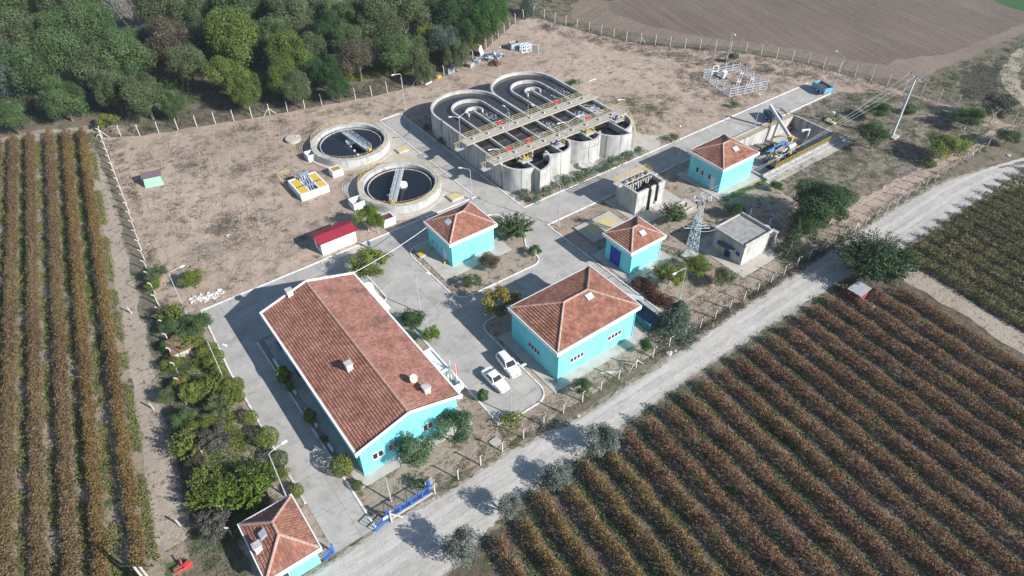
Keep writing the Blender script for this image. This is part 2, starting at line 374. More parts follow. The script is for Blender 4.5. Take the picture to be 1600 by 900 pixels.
# gardens and planted strips: darker garden earth, above the sand
def strip(name, pts, z=.024, m=None, seed=5, amp=.15): return sheet(name, roughen([G(*p) for p in pts] if len(pts[0]) == 2 and abs(pts[0][0]) > 400 or False else pts, 1.0, amp, seed), z, m or m_yard)
strip('garden_ground', [(-1.8,46),(6.2,46),(6.2,84),(1,84),(-.6,66)])
strip('south_verge', [(10.6,39.4),(96,39.4),(96,43.4),(60,43.4),(60,49),(58.9,49.5),(53,42.6),(38.5,42.2),(36.6,42),(28.6,42),(28.6,72),(26,72),(26,44.6),(12,44.4),(10.6,60)], seed=9)
strip('transformer_yard', [(61.4,44),(96,44),(98,56),(88,59),(88,69.8),(61.4,69.8)], m=m_yard, seed=12)
strip('eastern_yard', [(98,44),(150,42),(151,60),(140,70),(123.6,70),(123.6,57),(98,57)], m=ground_mat('weedy_sandy_earth', [(.17,.14,.11),(.25,.205,.165),(.33,.275,.225)], weeds=[((.09,.095,.055),.3,.49,.58),((.12,.11,.085),.8,.50,.58)], bump=.9), seed=14, amp=.4)
strip('lawn_patch', [(88,57.4),(97.5,56.6),(106,55.6),(113,55.8),(112,57.2),(98.3,58.8),(98.3,57.6),(88.3,58.4)], z=.034, m=m_lawn, seed=15, amp=.35)
# fields
sheet('vineyard_ground', roughen([(-130,170),(-2,157),(2,150),(4.8,146),(2.3,114),(0,95),(-1.8,76),(-5,56),(-10,36),(-60,36),(-130,60)], 2, .4, 21), .010, m_vl)
sheet('vineyard_ground', roughen([(13,31.4),(97,31.4),(95.6,15),(91,-40),(-10,-60),(-10,20)], 1.5, .35, 22), .010, m_vr)
sheet('vineyard_ground', roughen([(101,31.2),(176,29),(190,0),(150,-40),(91.5,-40),(96.2,15),(97.4,29)], 1.5, .35, 23), .010, m_vr)
sheet('field', roughen([(119.5,142),(131.6,108.6),(142.6,96.8),(148.8,83.6),(152.4,68.4),(158,63.5),(211,62),(260,75),(330,110),(330,220),(250,235),(170,190)], 3, .5, 24), .010, m_plow)
sheet('field_margin', roughen([(121,137),(132.2,109.4),(143.1,97.8),(149.3,84.6),(152.8,69.5),(158.5,64.5),(163,67),(156,80),(150,95),(140,108),(134,122),(133,135),(142,150),(128,146)], 2, .5, 25), .020, ground_mat('tractor_marked_earth', [(.17,.135,.105),(.22,.175,.138),(.26,.21,.165)], s1=.05, s2=1.2, bump=.7, lines=(rad(72), 1.6, .2)))
sheet('field_margin', roughen([(152.8,69.5),(158,63),(212,61),(213,64.5),(178,66),(166,72)], 2, .4, 26), .030, ground_mat('tractor_marked_earth_east', [(.17,.135,.105),(.22,.175,.138),(.26,.21,.165)], s1=.05, s2=1.2, bump=.7, lines=(rad(10), 1.6, .2)))
sheet('crop_field', roughen([G(1535,-4)[:2], G(1600,18)[:2], G(1720,40)[:2], G(1700,-60)[:2], G(1500,-60)[:2]], 3, .5, 27), .024, m_green)
sheet('scrub', roughen([(152,61),(176,60),(205,58),(250,60),(250,20),(190,28),(160,39.5),(156,45)], 2, .5, 28), .016, m_scrub)
sheet('scrub', roughen([(112,149),(121,141),(131,140.5),(160,139),(185,180),(140,230),(100,190)], 2, .6, 29), .016, m_scrub)
sheet('turned_earth', roughen([G(1500,128)[:2], G(1530,98)[:2], G(1552,105)[:2], G(1560,140)[:2], G(1535,160)[:2], G(1505,152)[:2]], 1.5, .6, 30), .030, m_burnt)
# roads and tracks
sN = [(-40,36.4),(4.9,38.2),(11.1,38.7),(18.4,37.8),(27.8,38.0),(36.3,36.9),(47.1,36.9),(59.8,37.2),(74.8,38.0),(90.2,37.9),(109.5,38.2),(124.2,37.4),(133.2,35.4),(140.2,32.2),(150,25),(165,10)]
sS = [(160,6),(143,22),(135.7,28.4),(128.3,30.9),(113.8,31.9),(98.3,32.1),(80.9,33.2),(69.3,33.6),(56.2,33.7),(44.2,33.4),(33.6,33.1),(24.1,32.7),(16,31),(8,29),(-40,26)]
sheet('road_verge', roughen([(x, y+(.9 if k < len(sN) else -.8)) for k, (x, y) in enumerate(sN+sS)], .8, .35, 38), .017, m_vergem)
sheet('road_verge', roughen([(x, y+(.35 if k < len(sN) else -.3)) for k, (x, y) in enumerate(sN+sS)], .5, .22, 39), .021, m_vergem2)
sheet('gravel_road', roughen(sN+sS, .45, .13, 31), .025, m_gravel)
for o_ in (-.95,.95): sheet('wheel_track', roughen([(x, (35.4 if x < 120 else 35.4-((x-120)/20)**2*2.6)+o_+.35) for x in range(-10,150,4)]+[(x, (35.4 if x < 120 else 35.4-((x-120)/20)**2*2.6)+o_-.35) for x in range(146,-14,-4)], .6, .13, 51), .029, m_wheel)
sheet('dirt_track', roughen([(96.5,32.2),(97.6,31.4),(96.6,20),(95.0,5),(92.6,-20),(89.0,-20),(91.2,5),(92.8,20),(93.2,28),(90,31),(89,33)], 1.2, .3, 32), .026, m_track)
sheet('dirt_track', roughen([(190,57),(178,54),(170,49),(166,44),(163,38.5),(165.5,38),(169,43),(173,47),(180,51),(200,55),(240,56),(240,60)], 1.2, .3, 33), .026, m_track)
sheet('dirt_track', roughen([(1.2,140),(4.4,140),(2.1,114),(-.2,95),(-2.0,80),(-4,62),(-6,50),(-9.5,50),(-7.5,62),(-5.2,76),(-2.6,95),(-.4,114)], 1.5, .3, 34), .018, m_track)
sheet('dirt_track', roughen([(-60,166),(-10,158),(5,153),(14,147),(12,143.4),(6,147.5),(2,150.6),(-12,155),(-60,160)], 1.5, .5, 35), .020, m_track)
rv = [G(x, y)[:2] for x, y in ((-60,215),(0,192),(50,184),(120,178),(165,176),(172,160),(120,158),(40,168),(-60,180))]
sheet('river', roughen(rv, 2, .4, 36), .02, mat('river_water', [(.01,.03,.10),(.02,.05,.16)], scale=.3, rough=.1, spec=.6))

# concrete roads: one sheet per stretch, butted end to end
def corner(cx, cy, r, a0, a1, n=8): return [(cx+r*math.cos(rad(a0+(a1-a0)*k/n)), cy+r*math.sin(rad(a0+(a1-a0)*k/n))) for k in range(n+1)]
ROADZ = .045
road = ([(5.6,39.0),(10.3,39.0),(10.3,73.4),(26.2,73.4),(26.2,72.2),(28.9,72.2),(28.9,71)] + corner(28.0,70.9,.9,0,-90,4)[1:] + [(26.4,70.0),(26.4,66.4)] + corner(28.0,65.5,.9,90,0,4)
        + [(28.9,45.2)] + [(28.9,42.4),(29.4,41.9)] + [(34.6,41.9)] + corner(34.6,43.9,2.0,-90,0,6)[1:] + [(36.6,56.0)] + corner(38.4,56.0,1.8,180,90,6)[1:]
        + [(54.0,57.8),(54.0,43.6),(58.9,43.6),(58.9,70.4),(138.2,70.8),(138.4,76.6),(58.8,76.5),(58.7,119.0),(53.7,118.9),(54.0,84.2),(6.3,84.0),(5.6,70)])
isl = corner(39.0,65.6,2.0,180,270,6)+[(50.8,63.4)]+corner(50.8,65.2,1.8,-90,0,6)[1:]+[(52.7,68.0),(54.2,70.4),(54.2,76.4)]+corner(52.4,76.6,1.8,0,90,6)+corner(38.6,76.6,1.8,90,180,6)
sheet('concrete_road', road, ROADZ, m_road, hole=isl)
sheet('island_ground', isl, .03, m_yard)
sheet('clarifier_apron', [(44,84.3),(53.95,84.3),(53.65,118.9),(49,117),(46,104),(36.2,101),(36.2,88)], .03, conc_slab)
def kerb(pts, w_=.22, hh=.14, closed=False, m=None):
    mb = MB(); n = len(pts); rng = range(n if closed else n-1)
    for i in rng:
        a = Vector(pts[i]); b = Vector(pts[(i+1) % n]); d = (b-a)
        if d.length < .01: continue
        L = d.length; k = max(1, round(L/1.0)); d.normalize(); p = Vector((-d.y, d.x))*w_/2
        for j in range(k):
            s0 = a+d*(L*j/k+(.008 if k > 1 else -.02)); s1 = a+d*(L*(j+1)/k-(.008 if k > 1 else -.02)); dz = random.uniform(-.006,.006)
            mb.prism([s0-p, s1-p, s1+p, s0+p], 0.0, hh+dz)
    return mb.build('kerb', m or kerbw, kind='structure')
kerb([(6.2,84.1),(23.7,84.15),(54.0,84.3)]); kerb([(54.0,84.3),(53.75,118.9),(58.75,119.1),(58.8,76.6),(138.4,76.7)], .2)
kerb([(138.2,70.7),(58.9,70.3),(58.95,43.6)], .2); kerb(isl, .2, closed=True)
kerb([(10.35,39.1),(10.35,73.2)], .24); kerb([(5.5,46.2),(5.5,70),(6.2,84.1)], .22)
kerb([(28.85,65)]+[(28.85,45.2),(28.85,42.4),(29.4,41.85),(34.6,41.85)]+corner(34.6,43.9,2.05,-90,0,6)[1:]+[(36.65,56.0)]+corner(38.4,56.0,1.75,180,90,6)[1:]+[(39,57.78),(54,57.78)], .2)
kerb([(26.3,66.4)]+corner(28.0,65.4,.95,90,0,5), .2); kerb([(26.3,70.0)]+corner(28.0,71,.95,-90,0,5)+[(28.95,76.5)]+corner(26.5,76.5,2.4,0,60,5)[1:], .2)
def slab(name, x0, y0, x1, y1, z=.12, m=None): return MB().box(x0,y0,0.0,x1,y1,z).build(name, m or conc_slab, kind='structure')
slab('pavement', 11.2,44.2,26.4,73.0,.10); slab('pavement', 37.4,41.9,53.9,54.2,.10); slab('pavement', 37.9,68.6,50.4,78.2,.11)
slab('pavement', 87.3,58.3,98.6,68.2,.10); slab('pavement', 59.6,51.6,69.2,60.0,.10); slab('pavement', 71.0,60.6,82.2,69.6,.09)
slab('pavement', 26.45,50.2,28.7,56.2,.10); slab('pavement', 24.6,82.9,32.6,84.05,.10); slab('pavement', 74.2,42.2,85.0,52.4,.10)
slab('pavement', 26.4,66.5,28.9,69.9,.07, m_road); slab('pavement', 98.2,55.6,123.0,57.05,.10)
sheet('tank_apron', [(59.0,76.9),(92,76.9),(95,80),(92,84),(92,100),(58.9,100)], .03, conc_slab)
strip('shrub_bed', [(59.4,76.8),(86.0,76.8),(86.0,78.9),(78,78.4),(66,78.6),(60.5,80.6)], z=.04, seed=41)

# wheel marks on the sand
m_rut = ground_mat('pressed_sand', [(.25,.19,.145),(.33,.26,.205),(.41,.33,.27)], s1=.3, s2=1.5, bump=.6, fine=.2)
def ruts(pts, seed, gap=1.5, w_=.22, z=.0165):
    P = [Vector(p) for p in pts]; D = []
    for i in range(len(P)-1):
        a, b = P[i], P[i+1]; pa = P[i-1] if i else a-(b-a); pb = P[i+2] if i+2 < len(P) else b+(b-a)
        for k in range(8):
            t = k/8; D.append(.5*((2*a)+(b-pa)*t+(2*pa-5*a+4*b-pb)*t*t+(3*a-pa-3*b+pb)*t*t*t))
    D.append(P[-1])
    for k_, o in enumerate((-gap/2, gap/2)):
        L_, R_ = [], []
        for i, p in enumerate(D):
            d = (D[min(i+1,len(D)-1)]-D[max(i-1,0)]).normalized(); n = Vector((-d.y,d.x)); j = random.uniform(-.05,.05); L_.append(p+n*(o+w_/2+j)); R_.append(p+n*(o-w_/2+j))
        mb = MB()
        for i in range(len(D)-1): mb.face([(*R_[i],z+.001*k_),(*R_[i+1],z+.001*k_),(*L_[i+1],z+.001*k_),(*L_[i],z+.001*k_)])
        mb.build('wheel_track', m_rut, loc=(0,0,0), kind='structure')
ruts([(7,88),(5.2,96),(6.2,112),(8.4,130),(12,139)],1); ruts([(9,136.5),(24,133),(38,129.5),(52,125.5),(66,122),(84,122.5),(98,130)],2,z=.019)
ruts([(35,125),(37,112),(34.5,101),(35.6,90),(33,86)],3); ruts([(36.3,119),(35.3,112),(37,105)],4,z=.0205)
ruts([(12,88),(18,96),(22,108),(20,122),(26,131)],5,z=.0185); ruts([(92,96),(97,108),(108,112),(118,104),(120,97)],6); ruts([(93,86),(104,88),(118,82),(130,79.5)],7,z=.0205)
ruts([(64,120),(80,118),(92,112),(104,118),(108,128)],8,z=.0145)
# ------------------------------------------------------------------ buildings
def slope(mb, P0, ud, vd, U, vmax, pitch=.34, course=.38, hgt=.022, mi=0, seed=0):
    P0 = Vector(P0); ud = Vector(ud).normalized(); vd = Vector(vd).normalized(); nd = ud.cross(vd)
    if nd.z < 0: nd = -nd
    nr = max(1, round(U/pitch)); pitch = U/nr; rr = random.Random(seed)
    prof = [(0,0),(.22,.75),(.42,1),(.62,.75),(.84,0)]
    us = [((i+f)*pitch, g*hgt, i) for i in range(nr) for f, g in prof]+[(U, 0, nr-1)]
    VM = max(vmax(u) for u, _, _ in us); nc = int(VM/course)+1
    vs = []
    for k in range(nc): vs += [(k*course, .10, k), ((k+1)*course-.004, 0, k)]
    base = len(mb.v); nv = len(vs); tr = {}
    for u, g, i in us:
        lim = vmax(u)
        for v, o, k in vs: mb.v.append(tuple(P0+ud*u+vd*min(v, lim)+nd*(g+o)))
    flip = ud.cross(vd).z < 0
    for a in range(len(us)-1):
        lim = max(vmax(us[a][0]), vmax(us[a+1][0]))
        for b in range(nv-1):
            if vs[b][0] >= lim: break
            key = (us[a][2], vs[b][2])
            if key not in tr: tr[key] = rr.random()
            q = (base+a*nv+b, base+(a+1)*nv+b, base+(a+1)*nv+b+1, base+a*nv+b+1)
            mb.f.append(q[::-1] if flip else q); mb.mi.append(mi); mb.rn.append(tr[key])
def ridge(mb, p, q, mi=1, r=.165):
    p = Vector(p); q = Vector(q); L = (q-p).length; n = max(1, int(L/.38))
    for k in range(n):
        a = p.lerp(q, k/n); b = p.lerp(q, (k+1)/n+.01); i0 = len(mb.f)
        mb.tube([a, b], r*.85, 7, r*1.1, mi=mi, cap=False)
        v = random.random()
        for j in range(i0, len(mb.f)): mb.rn[j] = v
def window(b, face, c, lo, hi, z0, z1, n=1, frame=None, glassm=None):
    """face: 'S','N','W','E'; c the wall plane; lo..hi along the wall; n panes side by side: one window each"""
    frame = frame or white; glassm = glassm or glass
    sgn = {'S': -1, 'N': 1, 'W': -1, 'E': 1}[face]; wd = (hi-lo)/n
    for k in range(n):
        a, e = lo+k*wd+.03, lo+(k+1)*wd-.03
        def bx(mb, p0, p1, q0, q1, d0, d1):
            y0, y1 = sorted((c+sgn*d0, c+sgn*d1))
            if face in 'SN': mb.box(p0, y0, q0, p1, y1, q1)
            else: mb.box(y0, p0, q0, y1, p1, q1)
        f = MB(); t = .045
        bx(f, a, e, z0, z0+t, .003, .06); bx(f, a, e, z1-t, z1, .003, .06); bx(f, a, a+t, z0+t, z1-t, .003, .06); bx(f, e-t, e, z0+t, z1-t, .003, .06)
        wo = f.build('window', frame, b)
        g = MB(); bx(g, a+t, e-t, z0+t, z1-t, .003, .03); g.build('pane', glassm, wo)
        s_ = MB(); bx(s_, a-.03, e+.03, z0-.06, z0-.003, .003, .11); s_.build('sill', frame, wo)
def downpipe(b, x, y, z0, z1, m=None):
    MB().tube([(x,y,z0),(x,y,z1)], .06, 6).build('downpipe', m or turq, b)
def hip_house(name, label, W, E_, wall_h, ze, zr, over=None, fz=.55, pitch=.34, seed=1):
    """W: walls x0,y0,x1,y1; E_: eaves x0,y0,x1,y1 ; ze top of the white cornice ; zr ridge"""
    x0, y0, x1, y1 = W; X0, Y0, X1, Y1 = E_
    b = thing(name, label, 'building', ((x0+x1)/2, (y0+y1)/2, .1))
    MB().box(x0, y0, .1, x1, y1, wall_h).build('wall', turq, b)
    MB().box(X0, Y0, ze-fz, X1, Y1, ze-.06).box(X0-.03, Y0-.03, ze-.06, X1+.03, Y0+.10, ze+.03).box(X0-.03, Y1-.10, ze-.06, X1+.03, Y1+.03, ze+.03).box(X0-.03, Y0+.1, ze-.06, X0+.10, Y1-.1, ze+.03).box(X1-.10, Y0+.1, ze-.06, X1+.03, Y1-.1, ze+.03).build('cornice', white, b)
    ins = .22; a0, b0, a1, b1 = X0+ins, Y0+ins, X1-ins, Y1-ins; hw, hh_ = (a1-a0)/2, (b1-b0)/2; dz = zr-ze
    half = min(hw, hh_); z = ze-.02; L = math.hypot(half, dz)
    r = MB()
    def vm(U, h2): return lambda u: max(0.0, min(1.0, u/h2, (U-u)/h2))*L
    slope(r, (a0,b0,z), (1,0,0), (0,half,dz), 2*hw, vm(2*hw, half), pitch, seed=seed)
    slope(r, (a0,b1,z), (1,0,0), (0,-half,dz), 2*hw, vm(2*hw, half), pitch, seed=seed+1)
    slope(r, (a0,b0,z), (0,1,0), (half,0,dz), 2*hh_, vm(2*hh_, half), pitch, seed=seed+2)
    slope(r, (a1,b0,z), (0,1,0), (-half,0,dz), 2*hh_, vm(2*hh_, half), pitch, seed=seed+3)
    if hw >= hh_: r0, r1 = Vector((a0+half, (b0+b1)/2, zr+.05)), Vector((a1-half, (b0+b1)/2, zr+.05))
    else: r0, r1 = Vector(((a0+a1)/2, b0+half, zr+.05)), Vector(((a0+a1)/2, b1-half, zr+.05))
    if (r1-r0).length > .2: ridge(r, r0, r1)
    for (cx, cy) in ((a0,b0),(a1,b0),(a0,b1),(a1,b1)):
        t = r0 if (Vector((cx,cy,0))-Vector((r0.x,r0.y,0))).length < (Vector((cx,cy,0))-Vector((r1.x,r1.y,0))).length else r1
        ridge(r, (cx,cy,z+.06), t)
    r.box(X0+.05, Y0+.05, ze-.04, X1-.05, Y1-.05, ze-.03, mi=1)
    r.build('roof', [tile, ridge_m], b)
    return b, (a0,b0,a1,b1,half,dz,z)
def skylight(b, p, rz, slope_ang, s=(1.0,.8)):
    o = MB().obox((p[0],p[1],p[2]+.12), (s[0]+.12,s[1]+.12,.16), rz, rx=slope_ang).build('skylight', grey_metal, b)
    R = Matrix.Rotation(rz,3,'Z') @ Matrix.Rotation(slope_ang,3,'X'); c = Vector((p[0],p[1],p[2]+.12))+R @ Vector((0,0,.10))
    MB().obox(c, (s[0],s[1],.03), rz, rx=slope_ang).build('pane', skyl, o)
def blue_door(b, face, c, lo, hi, z0, z1, m=None, n=2):
    mb = MB(); sgn = -1 if face in 'SW' else 1; wd = (hi-lo)/n
    for k in range(n):
        a, e = lo+k*wd+.015, lo+(k+1)*wd-.015; y0, y1 = sorted((c+sgn*.003, c+sgn*.07))
        if face in 'SN': mb.box(a,y0,z0,e,y1,z1)
        else: mb.box(y0,a,z0,y1,e,z1)
    d = mb.build('door', m or blue, b)
    y0, y1 = sorted((c+sgn*.07, c+sgn*.13)); q = (lo+hi)/2
    hm = MB()
    if face in 'SN': hm.box(q+.05,y0,z0+.95,q+.2,y1,z0+1.0)
    else: hm.box(y0,q+.05,z0+.95,y1,q+.2,z0+1.0)
    hm.build('handle', grey_metal, d)

# pump house south-east (hip roof, beside the gravel road)
b3, r3 = hip_house('service_building', 'largest hip roofed turquoise building, standing beside the gravel road', (38.9,43.4,52.3,53.1), (38.5,43.05,52.95,53.45), 5.2, 5.6, 7.5, fz=.6, seed=31)
window(b3, 'S', 43.4, 41.0, 43.3, 1.95, 2.75, 4); window(b3, 'S', 43.4, 47.5, 49.95, 1.95, 2.75, 4)
window(b3, 'W', 38.9, 46.9, 49.35, 1.6, 2.4, 4)
skylight(b3, (47.3,47.3,7.16), 0, math.atan2(1.9,5.0)); downpipe(b3, 38.98, 43.32, .1, 5.0); downpipe(b3, 52.2, 43.32, .1, 5.0)
# pump house at the crossing
b2, r2 = hip_house('pump_house', 'hip roofed turquoise house on the traffic island, its skylight facing west', (40.5,70.7,48.4,77.4), (40.05,70.25,48.85,77.75), 4.4, 4.8, 6.6, seed=41)
window(b2, 'W', 40.5, 73.15, 73.6, 1.1, 2.2); window(b2, 'W', 40.5, 74.6, 75.05, 1.1, 2.2); window(b2, 'W', 40.5, 75.75, 76.2, 1.1, 2.2)
blue_door(b2, 'W', 40.5, 72.2, 73.0, .12, 2.2, white, 1); skylight(b2, (42.3,74.0,5.72), -PI/2, math.atan2(1.8,3.6)); downpipe(b2, 40.58, 70.62, .1, 4.3)
for yy in (72.0, 76.3):
    MB().tube([(40.44,yy,.4),(40.1,yy,.42),(39.9,yy,.3),(39.85,yy,.1)], .16, 8).build('pipe_elbow', yellow, b2, smooth=True)
# blower house at the pit
b4, r4 = hip_house('blower_house', 'hip roofed turquoise house beside the sunken concrete pit', (88.7,59.7,97.3,66.7), (88.2,59.2,97.8,67.2), 4.8, 5.2, 7.0, seed=51)
for a, e in ((63.3,63.95),(64.5,65.15),(61.7,62.35)): window(b4, 'W', 88.7, a, e, 1.75, 2.8)
blue_door(b4, 'W', 88.7, 60.7, 61.6, .12, 2.5, white, 1); skylight(b4, (93.6,61.4,6.2), 0, math.atan2(1.8,3.9), (1.1,.8)); downpipe(b4, 88.78, 59.62, .1, 4.7)
# transformer kiosk
b5, r5 = hip_house('switch_house', 'smallest hip roofed turquoise house, with a blue double door', (60.9,53.0,67.2,58.4), (60.35,52.6,67.7,58.9), 4.3, 4.7, 6.1, seed=61)
blue_door(b5, 'W', 60.9, 55.1, 57.3, .12, 3.1); skylight(b5, (64.3,54.4,5.5), 0, math.atan2(1.4,3.0), (.9,.8)); downpipe(b5, 60.98, 52.92, .1, 4.2); downpipe(b5, 67.1, 52.92, .1, 4.2, white)
MB().box(63.5,52.86,3.72,66.2,52.94,3.78).build('cable_bracket', grey_metal, b5)
# gatehouse
b6, r6 = hip_house('gatehouse', 'small turquoise gatehouse with hip roof at the entrance', (-.9,38.9,4.0,45.4), (-1.35,38.4,4.5,45.9), 3.0, 3.4, 4.9, seed=71)
skylight(b6, (.3,42.6,4.36), -PI/2, math.atan2(1.5,2.7), (.8,.65))
window(b6, 'S', 38.9, -.2, .9, 1.2, 2.1, 1)
ch = MB().box(-.95,41.4,3.5,-.25,42.0,4.7).build('chimney', white, b6); MB().box(-1.05,41.3,4.7,-.15,42.1,4.8).build('cap', concrete, ch)

# main building: long gable roof
b1 = thing('main_building', 'long turquoise main building with a red tiled gable roof and white chimneys', 'building', (18.8,59,.1))
X0, X1, Y0, Y1, ze, zr, xr = 11.9, 25.6, 45.0, 72.7, 5.0, 7.0, 18.8
wl = MB()
wl.box(12.5,45.5,.1,25.1,72.1,4.6)
for y in (45.5, 72.1-.3):
    wl.prism([(0,0),(1,0),(1,1)],0,0) if False else None
    i = len(wl.v); pts = [(12.5,4.61),(25.1,4.61),(25.1,4.85),(xr,zr-.22),(12.5,4.85)]
    A = [(p[0], y, p[1]) for p in pts]; B = [(p[0], y+.3, p[1]) for p in pts]
    wl.face(A); wl.face(B[::-1])
    for k in range(5): wl.face([A[k], B[k], B[(k+1)%5], A[(k+1)%5]][::-1])
wl.build('wall', turq, b1)
rf = MB(); Lw = math.hypot(xr-X0-.15, zr-ze); Le = math.hypot(X1-.15-xr, zr-ze)
slope(rf, (X0+.15,Y0+.14,ze), (0,1,0), (xr-X0-.15,0,zr-ze), Y1-Y0-.28, lambda u: Lw, .33, .36, .022, seed=3)
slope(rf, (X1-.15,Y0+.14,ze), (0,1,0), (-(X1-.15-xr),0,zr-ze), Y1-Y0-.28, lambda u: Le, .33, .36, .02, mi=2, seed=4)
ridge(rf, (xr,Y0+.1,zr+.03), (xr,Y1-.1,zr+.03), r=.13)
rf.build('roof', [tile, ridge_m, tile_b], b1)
cn = MB()
for xa, xb in ((X0-.08,X0+.17),(X1-.17,X1+.08)): cn.box(xa,Y0,ze-.42,xb,Y1,ze+.14)
for y in (Y0-.04, Y1-.12):      # raking white verges
    for xa, xb in ((X0-.08,xr),(X1+.08,xr)):
        cn.bar((xa,y+.08,ze+.06),(xb,y+.08,zr+.12), .16, .34)
cn.box(X0+.17,Y0+.12,ze-.4,12.49,Y1-.12,ze-.3).box(25.11,Y0+.12,ze-.4,X1-.17,Y1-.12,ze-.3)
cn.build('cornice', white, b1)
for a, e in ((13.75,15.1),(15.75,17.0),(20.35,21.65),(22.3,23.6)):
    window(b1, 'S', 45.5, a, e, 1.9, 2.95, 2)
blue_door(b1, 'W', 12.5, 69.6, 71.4, .12, 2.6); blue_door(b1, 'W', 12.5, 63.6, 65.4, .12, 2.6)
for y in (48,52,56,60): window(b1, 'W', 12.5, y, y+1.4, 1.7, 2.8, 2)
for y in (47,58,61.5,71): window(b1, 'E', 25.1, y, y+1.0, 1.5, 2.6, 1)
for cx, cy, zz in ((16.6,55.5,6.1),(22.3,47.3,5.6),(16.2,72.3,5.9)):
    c = MB().box(cx-.36,cy-.36,zz-.3,cx+.36,cy+.36,zz+1.25).build('chimney', white, b1)
    MB().box(cx-.46,cy-.46,zz+1.25,cx+.46,cy+.46,zz+1.36).build('cap', concrete, c)
downpipe(b1, 12.4, 45.42, .1, 4.6)
# satellite dish
d = MB(); d.tube([(21.7,49.2,6.0),(21.7,49.2,7.0)], .04, 6)
for k in range(3):
    n = 18
    for j in range(n):
        a, e = 2*PI*j/n, 2*PI*(j+1)/n; r0, r1 = .55*k/3, .55*(k+1)/3
        q = [(r0*math.cos(a), r0*math.sin(a), .5*r0*r0), (r1*math.cos(a), r1*math.sin(a), .5*r1*r1), (r1*math.cos(e), r1*math.sin(e), .5*r1*r1), (r0*math.cos(e), r0*math.sin(e), .5*r0*r0)]
        R = Matrix.Rotation(rad(20),3,'Z') @ Matrix.Rotation(rad(50),3,'X'); d.face([Vector((21.7,49.15,7.0))+R @ Vector(p) for p in q])
d.bar((21.7,49.1,7.0),(21.75,48.7,7.45),.03)
d.build('satellite_dish', conc_slab, b1)
# entrance porch and canopy of the main building (lifted off: parts of the building)
MB().box(25.15,65.2,3.0,27.0,70.6,3.35).build('canopy', white, b1)
MB().ring(26.5,70.6,0.0,.75,2.9,3.7,n=20).build('canopy_drum', white, b1, smooth=True)
for yy in (65.5,70.2): MB().box(26.6,yy,.1,26.85,yy+.25,3.0).build('column', white, b1)
MB().box(25.15,51.2,2.7,27.6,55.4,2.85).box(25.15,51.1,2.85,27.7,51.3,3.1).box(27.5,51.3,2.85,27.7,55.5,3.1).box(25.15,55.3,2.85,27.5,55.5,3.1).build('porch_roof', white, b1)
for yy in (51.3,55.0): MB().box(27.35,yy,.1,27.6,yy+.3,2.7).build('column', white, b1)
for i, (yy, ln) in enumerate(((49.2,1.9),(56.0,1.1))):
    MB().box(26.6,yy,.1,28.4,yy+.25,1.5).box(28.15,yy+.25,.1,28.4,yy+ln,1.5).build('garden_wall', white, label=('white rendered L shaped garden wall beside the flagpoles' if i == 0 else 'short white rendered garden wall just north of the porch'), cat='garden wall')
# flat roofed concrete transformer building
b7 = thing('transformer_building', 'grey concrete transformer building with flat parapet roof beside the lattice pylon', 'building', (79,47.2,.1))
MB().box(76.15,44.3,.1,82.0,50.0,3.75).build('wall', concrete, b7)
MB().box(75.95,44.1,3.75,82.2,50.2,3.9,mi=1).box(75.95,44.1,3.9,82.2,44.3,4.25).box(75.95,50.0,3.9,82.2,50.2,4.05).box(75.95,44.3,3.9,76.1,50.0,4.02).box(82.0,44.3,3.9,82.2,50.0,4.35).build('roof', [concrete, conc_dark], b7)
MB().box(75.0,45.8,2.25,76.14,48.5,2.4).build('door_canopy', mat('dark_felt', [(.08,.08,.085),(.13,.13,.135)], scale=2), b7)
blue_door(b7, 'W', 76.15, 46.5, 47.6, .12, 2.05, mat('dark_blue_door', [(.012,.02,.12),(.02,.03,.18)], scale=2))
for a, e in ((48.5,49.2),(44.9,45.6)):
    m_ = MB(); m_.box(76.08,a,1.5,76.145,e,2.1).build('shutter', blue, b7)
b7b = thing('annex', 'low concrete annex of the transformer building, under the walnut tree', 'annex', (84,47,.1))
MB().box(82.25,44.6,.1,84.9,46.9,2.3).build('wall', conc_dark, b7b); MB().box(82.25,44.5,2.3,85.0,47.0,2.42).build('roof', concrete, b7b)
b7c = thing('concrete_box', 'low concrete box with a flat lid behind the transformer building', 'concrete box', (84.5,50,.1))
MB().box(83.4,48.6,.1,85.2,50.6,1.9).build('body', concrete, b7c); MB().box(83.3,48.5,1.9,85.3,50.7,2.0).build('lid', concrete, b7c)
for i, (x, y, s_) in enumerate(((82.9,50.6,'northernmost'),(86.6,51.2,'one standing alone north-east of the concrete box'),(83.2,45.0,'one on the annex roof'),(86.8,47.5,'one nearest the walnut tree'))):
    z = 2.42 if i == 2 else .12
    t = thing('vent_pipe', 'blue capped vent pipe, '+(s_ if i else 'between the transformer building and the concrete box'), 'vent pipe', (x,y,z), 'blue capped vent pipes')
    MB().tube([(x,y,z),(x,y,z+(1.2 if i == 2 else 2.6))], .09, 8).build('pipe', grey_metal, t)
    zt = z+(1.2 if i == 2 else 2.6); MB().tube([(x,y,zt),(x,y,zt+.35)], .28, 10, .12).build('cap', blue, t)
